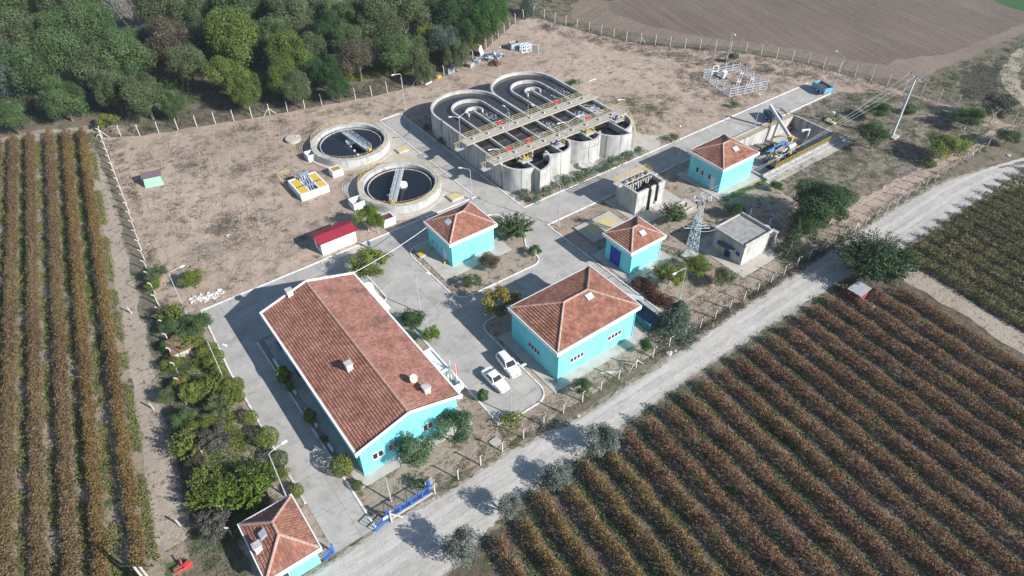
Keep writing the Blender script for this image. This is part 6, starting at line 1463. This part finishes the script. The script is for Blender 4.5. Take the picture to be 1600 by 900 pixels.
vw2 = mat('vine_leaves_orange', [(.062,.050,.018),(.175,.102,.040),(.240,.155,.060),(.165,.158,.042)], scale=.10, detail=4, rough=.8, leaf=True)
vs = mat('vine_leaves_brown', [(.060,.030,.016),(.185,.088,.046),(.285,.150,.085),(.230,.180,.085)], scale=.12, detail=4, rough=.8, leaf=True)
vs2 = mat('vine_leaves_golden', [(.060,.045,.016),(.195,.118,.040),(.280,.180,.066),(.170,.165,.050)], scale=.12, detail=4, rough=.8, leaf=True)
ve = mat('vine_leaves_green', [(.035,.048,.016),(.115,.118,.040),(.210,.175,.070),(.120,.135,.038)], scale=.15, detail=4, rough=.8, leaf=True)
wl_ = [(-10.2,155.5),(-7.5,154.4),(-4.8,153.6),(-1.6,152.1),(1.2,150.6),(4.3-.5,149.3)]
we_ = [(-24.6,58.5),(-22.0,56.6),(-19.3,54.5),(-16.7,52.6),(-14.2,50.8),(-11.1,48.4)]
wn_ = ['leftmost','second','third','fourth','fifth','sixth']
for i, ((xa, ya), (xb, yb)) in enumerate(zip(wl_, we_)):
    sl_ = (xb-xa)/(yb-ya); ye = yb-10; xe = xa+(ye-ya)*sl_
    lab = ('rust coloured vine row at the left edge of the photo' if i == 0 else f'rust and orange vine row, {wn_[i]} from the left, west of the fenced works')
    vine_row(lab, xa, ya, ye, sl_, vw2 if i in (4,5) else vw, 2.05, .74, 100+i, 'vine rows west of the works', dens=400, post=None, sz=(.065,.14))
k = 0; NA = 23
for j in range(NA):
    x0 = 19.8+3.33*j
    yt = 31.4 if x0 < 84 else 31.4-(x0-84)*.9
    if x0 > 93: continue
    yb = -9 if x0 > 45 else -9+(45-x0)*1.0
    if x0 < 26: yt = 29.6
    lab = f'brown vine row, {ordn(j)} from the left below the gravel road'
    vine_row(lab, x0, yt, yb, .09, (vs2 if j in (1,2,3,4,5) else vs), (1.95 if j < 9 else 1.5), (.68 if j < 9 else .76), 200+j, 'vine rows south of the gravel road', dens=290, post=9, sz=(.065,.14), gap=.0)
for j in range(20):
    x0 = 99.0+3.4*j; yt = 30.8 if x0 < 140 else 30.8-(x0-140)*.25; yb = max(-10, (x0-150)*.8-14)
    if yb > yt-3: continue
    vine_row(f'green and yellow vine row, {ordn(j)} from the left beyond the dusty track', x0, yt, yb, .09, ve, 1.6, 1.05, 300+j, 'vine rows east of the dusty track', dens=260, post=None, sz=(.08,.16))
def tufts_line(lines, per_m, wd, hc, sz, seed):
    r = np.random.default_rng(seed); A = []
    for (xa, ya, xb, yb) in lines:
        L_ = math.hypot(xb-xa, yb-ya); n = int(L_*per_m); s_ = r.random(n); A.append(np.stack([xa+(xb-xa)*s_+r.normal(size=n)*wd, ya+(yb-ya)*s_, r.random(n)*hc], 1))
    P = np.concatenate(A); n = len(P); mk = (np.sin(P[:,1]*.23+P[:,0]*1.1+seed)+np.sin(P[:,1]*.71+P[:,0])) > -.4; P = P[mk]; n = len(P)
    return P, r.normal(size=(n,3))*.6+np.array([.2,-.3,.6]), r.uniform(.5,1.1,n)*sz, r.random(n)
scatter('row_grass', 'green and yellow grass growing along the rust coloured vine rows', 'grass', *tufts_line([(a[0]+1.15,a[1],b[0]+1.15+(b[0]-a[0])/(b[1]-a[1])*-10,b[1]-10) for a, b in zip(wl_, we_)], 85, .34, .25, .12, 5), 'yelgreen')
scatter('row_grass', 'lush green grass strips between the western vine rows', 'grass', *tufts_line([(a[0]+1.2+(b[0]-a[0])*f0,a[1]+(b[1]-a[1])*f0,a[0]+1.2+(b[0]-a[0])*f1,a[1]+(b[1]-a[1])*f1) for (a, b, f0, f1) in ((wl_[1],we_[1],0,.55),(wl_[5-1],we_[4],.15,.6),(wl_[0],we_[0],.5,.9),(wl_[3],we_[3],.3,.5))], 150, .2, .3, .10, 77), 'pine')
scatter('row_grass', 'dry khaki grass strips between the brown vine rows', 'grass', *tufts_line([(19.8+3.33*j+1.25,31,19.8+3.33*j+1.25-3.6,-9) for j in range(7,22)], 130, .26, .22, .11, 66), 'khaki')
scatter('row_grass', 'dry khaki grass beside the rust coloured vine rows', 'grass', *tufts_line([(a[0]+1.25,a[1],b[0]+1.25+(b[0]-a[0])/(b[1]-a[1])*-10,b[1]-10) for a, b in zip(wl_, we_)], 120, .24, .22, .10, 67), 'khaki')
scatter('row_grass', 'grass between the brown vine rows', 'grass', *tufts_line([(19.8+3.33*j+1.6,31,19.8+3.33*j+1.6-3.6,-9) for j in range(22)], 80, .35, .22, .11, 6), 'green')
scatter('verge_grass', 'tufts of green grass where the vineyard meets the gravel road', 'grass', *clumps([(24,33),(92,32.6),(92,31.2),(24,31.2)], 300, 34, .7, .4, .09, 7), 'green')
scatter('green_grass', 'strip of lush grass lying in one vineyard lane', 'grass', *clumps(g2((1180,640),(1200,636),(1260,690),(1290,725),(1270,725),(1225,690)), 120, 60, .6, .35, .10, 8), 'pine')

# weeds on the sand: uncountable mats and tufts
sandpoly = [(8,84.8),(7,100),(8.5,114),(10,138),(36,133),(57,128),(85,130),(108,142),(114,140),(128,106),(140,94),(146,83),(149,71),(140,78),(95,78),(90,84),(90,112),(60,112),(59,120),(53,120),(50,118),(36,110),(35,101),(26,100),(25,90),(10,85)]
def keep_off(args, zones):
    P, N, s_, r_ = args; m_ = np.ones(len(P), bool)
    for (cx, cy, rr2) in zones: m_ &= (P[:,0]-cx)**2+(P[:,1]-cy)**2 > rr2**2
    return P[m_], N[m_], s_[m_], r_[m_]
zn = [(44.4,112.6,9.5),(44.5,94,9.5),(31.8,104,5),(74,98,16.5)]
scatter('weeds', 'low grey weeds dotted over the sandy ground of the works', 'weeds', *keep_off(clumps(sandpoly, 700, 18, .5, .14, .075, 9, patch=.35), zn), 'grey')
scatter('weeds', 'low grey green weeds around the small green hut', 'weeds', *keep_off(clumps(sandpoly[:6]+sandpoly[-6:], 900, 30, .7, .15, .07, 49, patch=.45), zn), 'olive')
scatter('weeds', 'wide flat mats of grey weed on the western sand', 'weeds', *keep_off(clumps(sandpoly[:6]+sandpoly[-6:], 150, 170, 1.9, .18, .08, 59, patch=.1), zn), 'grey')
scatter('weeds', 'low reddish brown weeds dotted over the sandy ground', 'weeds', *keep_off(clumps(sandpoly, 300, 18, .42, .14, .075, 10), zn), 'brown')
scatter('weeds', 'patches of grey green scrub north of the aeration tank', 'weeds', *clumps(g2((930,170),(960,150),(1060,165),(1040,195),(1010,215),(990,200),(975,160)), 90, 34, 1.0, .45, .10, 11), 'olive')
scatter('weeds', 'low dark weeds along the north-eastern fence', 'weeds', *clumps([(116,145),(120,131),(124,118),(131,107),(141,95.5),(147,83),(151,67),(153,54),(148,54),(145,67),(139,80),(131,91),(123,103),(117,116),(110,138)], 900, 40, 1.1, .42, .10, 12), 'grey')
scatter('weeds', 'green and brown weeds on the yard east of the pit', 'weeds', *clumps([(100,45),(150,42),(152,60),(140,69.5),(125,69),(125,57),(100,55)], 700, 32, .8, .28, .09, 13), 'olive')
scatter('weeds', 'dark scrubby weeds around the fenced transformer yard', 'weeds', *clumps([(116,98),(124,101),(137,96),(139,80),(128,77.5),(116,79),(113,88)], 160, 60, 1.1, .5, .10, 90), 'grey')
scatter('weeds', 'dark green scrub clumps behind the aeration tank stair', 'weeds', *clumps(g2((925,165),(985,150),(1050,150),(1062,166),(1000,190),(960,182)), 40, 130, 1.3, .6, .09, 91), 'green')
scatter('weeds', 'weeds under the straight fence beside the gravel road', 'weeds', *clumps([(18,38.4),(155,38.6),(155,40.6),(18,40.2)], 560, 26, .6, .3, .08, 14), 'olive')
scatter('weeds', 'sparse weeds in the garden beds around the buildings', 'weeds', *clumps([(26.6,40),(60,40),(96,40),(96,56),(86,58),(70,60),(68,48),(59.5,50),(59.5,43),(37.2,41),(30,41.2),(27,48)], 420, 22, .7, .22, .08, 15), 'olive')
scatter('weeds', 'weeds in the south-western garden under the trees', 'weeds', *clumps([(-2,46),(4.6,46),(4.8,82),(1,82)], 260, 30, .7, .3, .08, 16), 'olive')
scatter('shrubbery', 'dense mixed low shrubbery filling the western garden between its trees', 'shrubbery', *clumps([(-1.8,46.5),(2.6,46.5),(3.6,60),(4.4,70),(4.6,82),(1.2,82),(-.2,68)], 170, 150, 1.0, 1.3, .085, 61), 'yelgreen')
scatter('shrubbery', 'darker green shrubbery along the western fence of the garden', 'shrubbery', *clumps([(-2.6,46.5),(-.4,46.5),(.8,68),(2.4,86),(.9,86),(-1.4,66)], 110, 150, 1.0, 1.3, .085, 62), 'green')
scatter('shrubbery', 'bright yellow green shoots among the western garden shrubbery', 'shrubbery', *clumps([(-1.2,47),(3,47),(3.8,60),(4.4,70),(4.4,81),(1.6,81),(.2,68)], 60, 110, .8, 1.7, .085, 63), 'lime')
scatter('weeds', 'weeds outside the western fence', 'weeds', *clumps([(-3,40),(-7,40),(-4,64),(-1.2,88),(1,88),(-1.2,64)], 260, 34, .8, .35, .09, 17), 'green')
scatter('weeds', 'dry brown weeds inside the western fence', 'weeds', *clumps([(4.6,114),(6.8,144),(9,144),(6,110),(3,88),(1.8,88)], 200, 26, .6, .3, .08, 18), 'brown')
scatter('weeds', 'scrub beyond the ploughed field and the eastern track', 'weeds', *clumps([(158,62),(205,60),(205,52),(172,47),(160,41),(156,46)], 360, 34, 1.2, .5, .13, 19), 'olive')
scatter('weeds', 'scrub beyond the northern corner of the works', 'weeds', *clumps([(112,149),(121,142),(131,141),(170,165),(185,190),(140,220),(100,190)], 420, 40, 1.5, .6, .16, 20), 'olive')
scatter('lawn_grass', 'short bright grass in front of the blower house and the pit', 'grass', *clumps([(88,57.2),(97.5,56.4),(106,55.4),(113,55.6),(112,57.0),(98.3,57.4),(88.3,58.2)], 300, 30, .5, .15, .06, 21), 'pine')
scatter('verge_grass', 'dry brown grass clumps on the verge of the gravel road', 'grass', *clumps([(50,38.7),(60,37.9),(96,38.3),(96,38.9)], 150, 50, .7, .5, .09, 22), 'brown')

# garden and yard trees: crown centre in the photo, radius in pixels, height
LT = [
 ('garden_tree','bright green tree with a pale trunk between the white shed and the settling tank','tree','round','lime',572,336,19,5.0,3.2,'pale'),
 ('garden_tree','smaller bright green tree leaning on the larger one, beside the brown grated chamber','tree','round','lime',588,344,12,4.0,2.6,'pale'),
 ('garden_tree','olive green tree at the back corner of the main building','tree','sparse','yelgreen',575,414,34,4.2,2.4,None),
 ('garden_tree','dense upright dark green shrub tree on the island, east of the pump house','tree','shoots','green',803,352,27,4.2,2.3,None),
 ('garden_tree','small brownish tree in front of the island pump house','tree','round','brown',766,405,17,2.7,1.7,'pale'),
 ('shrub','small dark shrub near the southern tip of the island','shrub','sparse','green',737,440,15,2.2,1.2,None),
 ('shrub','smallest round shrub at the eastern kerb of the island','shrub','round','green',836,391,10,1.9,1.2,'pale'),
 ('garden_tree','yellow autumn tree beside the largest hip roofed house','tree','sparse','yellow',781,470,30,4.8,3.0,None),
 ('garden_tree','dark green bush tree against the east side of the main building','tree','round','dark',646,499,19,3.2,1.8,None),
 ('garden_tree','yellow green young tree near the porch of the main building','tree','sparse','lime',672,521,14,3.0,1.8,None),
 ('cypress','small green cypress near the parked cars','tree','cypress','green',755,617,8,2.2,1.1,None),
 ('garden_tree','left of the two large grey green trees before the turquoise gable','tree','round','oleander',650,704,29,5.4,3.2,None),
 ('garden_tree','right of the two large grey green trees before the turquoise gable','tree','round','oleander',710,668,29,5.4,3.2,None),
 ('shrub','low shrub at the foot of the lamp before the parked cars','shrub','bush','yelgreen',800,662,18,1.4,.7,None),
 ('shrub','low green shrub beside the blue fence','shrub','bush','oleander',655,758,13,1.3,.7,None),
 ('garden_tree','small dark tree between the largest hip roofed house and the fence','tree','round','green',908,602,15,2.8,1.8,'pale'),
 ('garden_tree','thin small pine green tree in front of the teal container','tree','round','pine',1011,536,10,2.8,1.9,'pale'),
 ('conifer','large blue green conifer beside the teal container','tree','conifer','bluegreen',1058,502,28,6.4,2.2,'pale'),
 ('garden_tree','thin yellowish tree south of the smallest house','tree','sparse','yelgreen',1047,427,24,3.8,2.2,None),
 ('garden_tree','dense green tree at the foot of the lattice pylon','tree','round','yelgreen',1095,413,21,3.6,2.2,None),
 ('garden_tree','brownish green tree before the concrete building','tree','round','olive',1131,431,18,3.2,2.0,None),
 ('garden_tree','upright leafy tree between the screen chamber and the pylon','tree','shoots','green',1053,331,19,4.0,2.3,None),
 ('shrub','dark shrub in the shade behind the concrete building','shrub','round','dark',1148,327,16,2.8,1.6,None),
 ('walnut_tree','very large dark green spreading tree near the annex','tree','wood','dark',1285,314,46,8.6,5.0,None),
 ('walnut_tree','lower spreading companion of the very large dark tree','tree','wood','dark',1264,345,27,5.4,3.2,None),
 ('conifer','narrow dark conifer beside the very large dark tree','tree','conifer','dark',1238,378,17,7.4,2.4,'pale'),
 ('roadside_tree','large dark bushy tree at the vineyard corner beside the red hut','tree','thicket','dark',1368,406,52,6.4,3.0,None),
 ('stone_pine','round dark green stone pine north of the power pole','tree','round','pine',1373,168,18,3.9,2.8,None),
 ('garden_tree','tall light green tree left of the power pole','tree','round','green',1370,206,25,5.8,3.6,None),
 ('stone_pine','small round stone pine right of the power pole','tree','ball','pine',1422,170,8,2.0,1.1,None),
 ('stone_pine','large round stone pine at the eastern fence corner','tree','round','pine',1517,179,22,4.6,3.2,'pale'),
 ('thin_tree','thin grey green tree beyond the eastern fence corner','tree','sparse','grey',1562,163,26,6.0,4.0,'pale'),
 ('garden_tree','yellow green tree near the eastern end of the straight fence','tree','round','yelgreen',1477,227,31,4.8,2.8,None),
 ('shrub','small round green shrub right of the yellow green tree','shrub','ball','pine',1513,219,10,1.9,1.0,None),
 ('shrub','grey green bush at the right edge, outside the fence','shrub','round','olive',1577,211,18,3.4,2.0,None),
 ('shrub','small green shrub at the foot of the yellow green tree','shrub','ball','pine',1453,255,8,1.4,.8,None),
 ('conifer','blue green conifer at the northern fence corner','tree','conifer','bluegreen',824,10,15,5.4,2.2,None),
 ('olive_tree','largest silver olive tree at the vineyard edge, rightmost of the four','tree','olive','silver',938,686,27,4.2,2.5,None),
 ('olive_tree','silver olive tree at the vineyard edge, second from the right','tree','olive','silver',871,742,21,3.4,2.0,None),
 ('olive_tree','silver olive tree at the vineyard edge, third from the right','tree','olive','silver',798,791,19,3.4,2.0,None),
 ('olive_tree','silver olive tree at the vineyard edge, leftmost and nearest','tree','olive','silver',722,852,27,4.6,2.8,None),
 ('garden_tree','light green bushy tree on the sand north of the garden','tree','round','yelgreen',301,436,18,3.0,1.8,None),
 ('shrub','grey green bush on the western fence line, the upper one','shrub','sparse','olive',243,428,16,2.6,1.4,None),
 ('shrub','yellow green bush on the western fence line, below the grey green one','shrub','round','lime',238,447,11,2.2,1.3,None),
 ('garden_tree','olive green tree at the northern tip of the garden','tree','shoots','yelgreen',266,488,20,3.4,2.2,None),
 ('garden_tree','blue green dense tree at the corner of the drive','tree','round','green',305,506,23,3.6,2.2,None),
 ('garden_tree','spiky yellow tipped shrub behind the kennel','tree','shoots','lime',291,529,20,2.8,1.4,'pale'),
 ('shrub','small green shrub left of the kennel','shrub','round','pine',259,541,9,2.0,1.2,None),
 ('shrub','green shrub below the kennel','shrub','round','yelgreen',267,569,14,2.4,1.4,None),
 ('shrub','bright yellow shrub in the western garden','shrub','round','yellow',281,602,13,2.2,1.2,None),
 ('garden_tree','first olive green tree below the yellow shrub','tree','sparse','yelgreen',301,617,22,3.4,2.0,None),
 ('garden_tree','green tree in the middle of the western garden, left of the hedge','tree','shoots','yelgreen',326,601,20,3.2,2.0,None),
 ('garden_tree','brownish green tree below the middle of the western garden','tree','sparse','olive',341,634,19,3.2,1.9,None),
 ('garden_tree','dark green small tree on the fence side of the garden','tree','round','green',287,651,17,3.0,1.8,None),
 ('garden_tree','dense green tree leaning over the western fence','tree','shoots','yelgreen',292,690,25,4.2,2.6,None),
 ('garden_tree','grey green thin leaved tree in the lower garden','tree','sparse','grey',334,686,25,3.8,2.2,None),
 ('garden_tree','orange tinged tree in the lower garden','tree','shoots','yelgreen',318,742,22,3.8,2.4,None),
 ('garden_tree','wide yellow green tree touching the hedge in the upper garden','tree','shoots','yelgreen',352,622,17,3.0,1.8,None),
 ('garden_tree','dark green tree on the fence line beside the kennel','tree','round','green',262,508,15,3.0,1.8,None),
 ('garden_tree','olive green tree between the yellow shrub and the fence','tree','round','olive',262,620,14,2.8,1.6,None),
 ('garden_tree','yellow green tree right of the tree leaning over the fence','tree','round','yelgreen',315,668,19,3.2,1.9,None),
 ('garden_tree','orange brown shrub in the lower garden by the fence','tree','round','brown',303,722,16,2.8,1.6,None),
 ('garden_tree','dark green tree in the lower garden nearest the track','tree','shoots','yelgreen',312,776,20,3.4,2.0,None),
 ('shrub','green shrub under the lamp north of the gatehouse','shrub','round','olive',434,740,12,2.0,1.2,None),
 ('garden_tree','bright green tree in the lower garden, behind the gatehouse','tree','shoots','lime',345,768,27,4.0,2.4,None),
 ('garden_tree','bright green wide tree beside the gatehouse roof','tree','shoots','lime',392,757,34,4.0,2.2,None),
 ('shrub','large grey twiggy bush left of the gatehouse','shrub','sparse','grey',332,826,28,3.2,1.6,None),
 ('cypress','taller thuja of the pair nearest the kennel, by the main building wall','tree','cypress','yelgreen',443,586,11,3.3,1.6,None),
 ('cypress','smaller thuja of the pair by the main building wall','tree','cypress','yelgreen',452,602,6,2.3,1.2,None),
 ('cypress','single thuja halfway along the main building wall','tree','cypress','yelgreen',484,650,9,2.9,1.4,None),
 ('shrub','round clipped tree at the southern corner of the main building','tree','ball','yelgreen',533,725,14.5,2.9,1.8,None),
 ('shrub','small shrub between the thujas and the round clipped tree','shrub','bush','green',507,688,8,1.1,.6,None),
 ('shrub','smallest round shrub at the kerb near the entrance','shrub','ball','green',558,758,7,1.2,.7,None),
 ('shrub','round clipped bush alone on the drive edge, upper','shrub','ball','yelgreen',390,652,10,1.8,1.0,None),
 ('shrub','round clipped bush on the drive edge, the largest','shrub','ball','yelgreen',417,683,14.5,2.6,1.4,None),
 ('shrub','loose clipped bush on the drive edge below the largest ball','shrub','ball','olive',434,718,13,2.2,1.2,None),
 ('shrub','small bush on the drive edge nearest the gatehouse','shrub','ball','yelgreen',463,766,9,1.6,.9,None),
 ('shrub','bush on the drive edge below the loose clipped bush','shrub','bush','yelgreen',445,742,11,1.6,.8,None),
 ('shrub','light green bush outside the north-west fence corner','shrub','sparse','yelgreen',167,188,16,3.2,2.0,None),
 ('shrub','green shrub on the sand behind the tank, east of the walkways','shrub','bush','pine',900,128,8,1.2,.6,None),
 ('shrub','dark round shrub below the fenced transformer yard','shrub','bush','pine',1148,164,8,1.2,.6,None),
 ('shrub','green shrub at the kerb below the dark round shrub','shrub','bush','green',1050,216,10,1.6,.8,None),
 ('shrub','low green shrub south of the pit','shrub','round','pine',1213,290,10,2.0,1.0,None),
 ('shrub','small green shrub at the foot of the aeration tank, west side','shrub','bush','pine',666,200,7,1.2,.6,None),
 ('shrub','second small green shrub at the west foot of the aeration tank','shrub','bush','pine',691,220,8,1.4,.7,None),
 ('small_tree','tiny thin tree against the north-eastern fence','tree','sparse','green',1147,86,7,2.6,2.0,None),
]
random.seed(99)
for i, (nm, lab, ct, kd, cl, px, py, rp, H, zc, tk) in enumerate(LT):
    x, y, R = atc(px, py, rp*1.28, zc); plant(nm, lab, ct, kd, cl, x, y, R, H, None, var=i % 3, trunk=palebark if tk else None, leaf='crown' if ct == 'tree' else 'foliage')
hb_ = [(311,538,13),(320,553,12),(331,567,13),(343,580,12),(350,594,12),(357,606,12),(368,606,13),(374,620,9),(330,545,11),(338,556,12),(371,600,10)]
hd = [f'clipped green hedge bush along the drive, {ordn(k)} from the north' for k in range(len(hb_))]
for k, (px, py, rp) in enumerate(sorted(hb_, key=lambda a: a[1])):
    x, y, R = atc(px, py, rp, 1.0); plant('hedge_bush', hd[k], 'hedge bush', 'ball', 'yelgreen', x, y, R, 1.9+.2*(k % 3), 'hedge bushes along the drive', var=k % 3, leaf='foliage')
ob_ = [(819,303,8),(832,310,10),(854,300,10),(877,288,14),(899,279,11),(919,270,11),(942,261,11),(961,253,11),(982,245,10),(1001,237,9)]
for k, (px, py, rp) in enumerate(ob_):
    x, y, R = atc(px, py, rp, .8); plant('oleander_bush', f'green oleander bush at the foot of the scalloped tank, {ordn(k)} from the left', 'shrub', 'bush', 'oleander', x, y, R*1.3, 1.7 if k != 3 else 2.6, 'oleander bushes in the bed below the tank', var=k % 3, leaf='foliage')
hp = [(59.9,46.5),(60.6,46.5),(60.6,52.6),(59.9,52.6)]
P, N, s_, r_ = clumps([(59.7,44.2),(61.6,44.2),(61.6,51.3),(59.7,51.3)], 60, 160, .8, 1.3, .10, 31)
me = leaf_mesh('hedge_leaves', P, N, s_, r_); me.materials.append(LM['redbrown']); o = bpy.data.objects.new('dry_hedge', me); COL.objects.link(o)
tag(o, 'dry reddish brown hedge between the largest hip roofed house and the smallest house', 'hedge')
for px, py, lab in ((206,490,'upper of the white end posts on the track left of the garden'),(241,640,'middle of the white end posts on the track left of the garden'),(283,822,'lowest of the white end posts on the track left of the garden')):
    p = G(px, py); tag(MB().bar((p.x,p.y,0),(p.x-.15,p.y+.05,1.4),.14).build('end_post', postm), lab, 'post')

# ------------------------------------------------------------------ the air
hz = MB().box(-520,-320,-4.2,920,920,72).build('haze', conc_slab, loc=(0,0,0), kind='stuff', label='thin bluish haze over the whole site', cat='haze')
hm = bpy.data.materials.new('haze'); hm.use_nodes = True; nt = hm.node_tree; nt.nodes.clear()
o_ = nt.nodes.new('ShaderNodeOutputMaterial'); v_ = nt.nodes.new('ShaderNodeVolumePrincipled'); v_.inputs['Color'].default_value = (.78,.88,1,1); v_.inputs['Density'].default_value = .0002; v_.inputs['Anisotropy'].default_value = .2
nt.links.new(v_.outputs[0], o_.inputs['Volume']); hz.data.materials.clear(); hz.data.materials.append(hm)
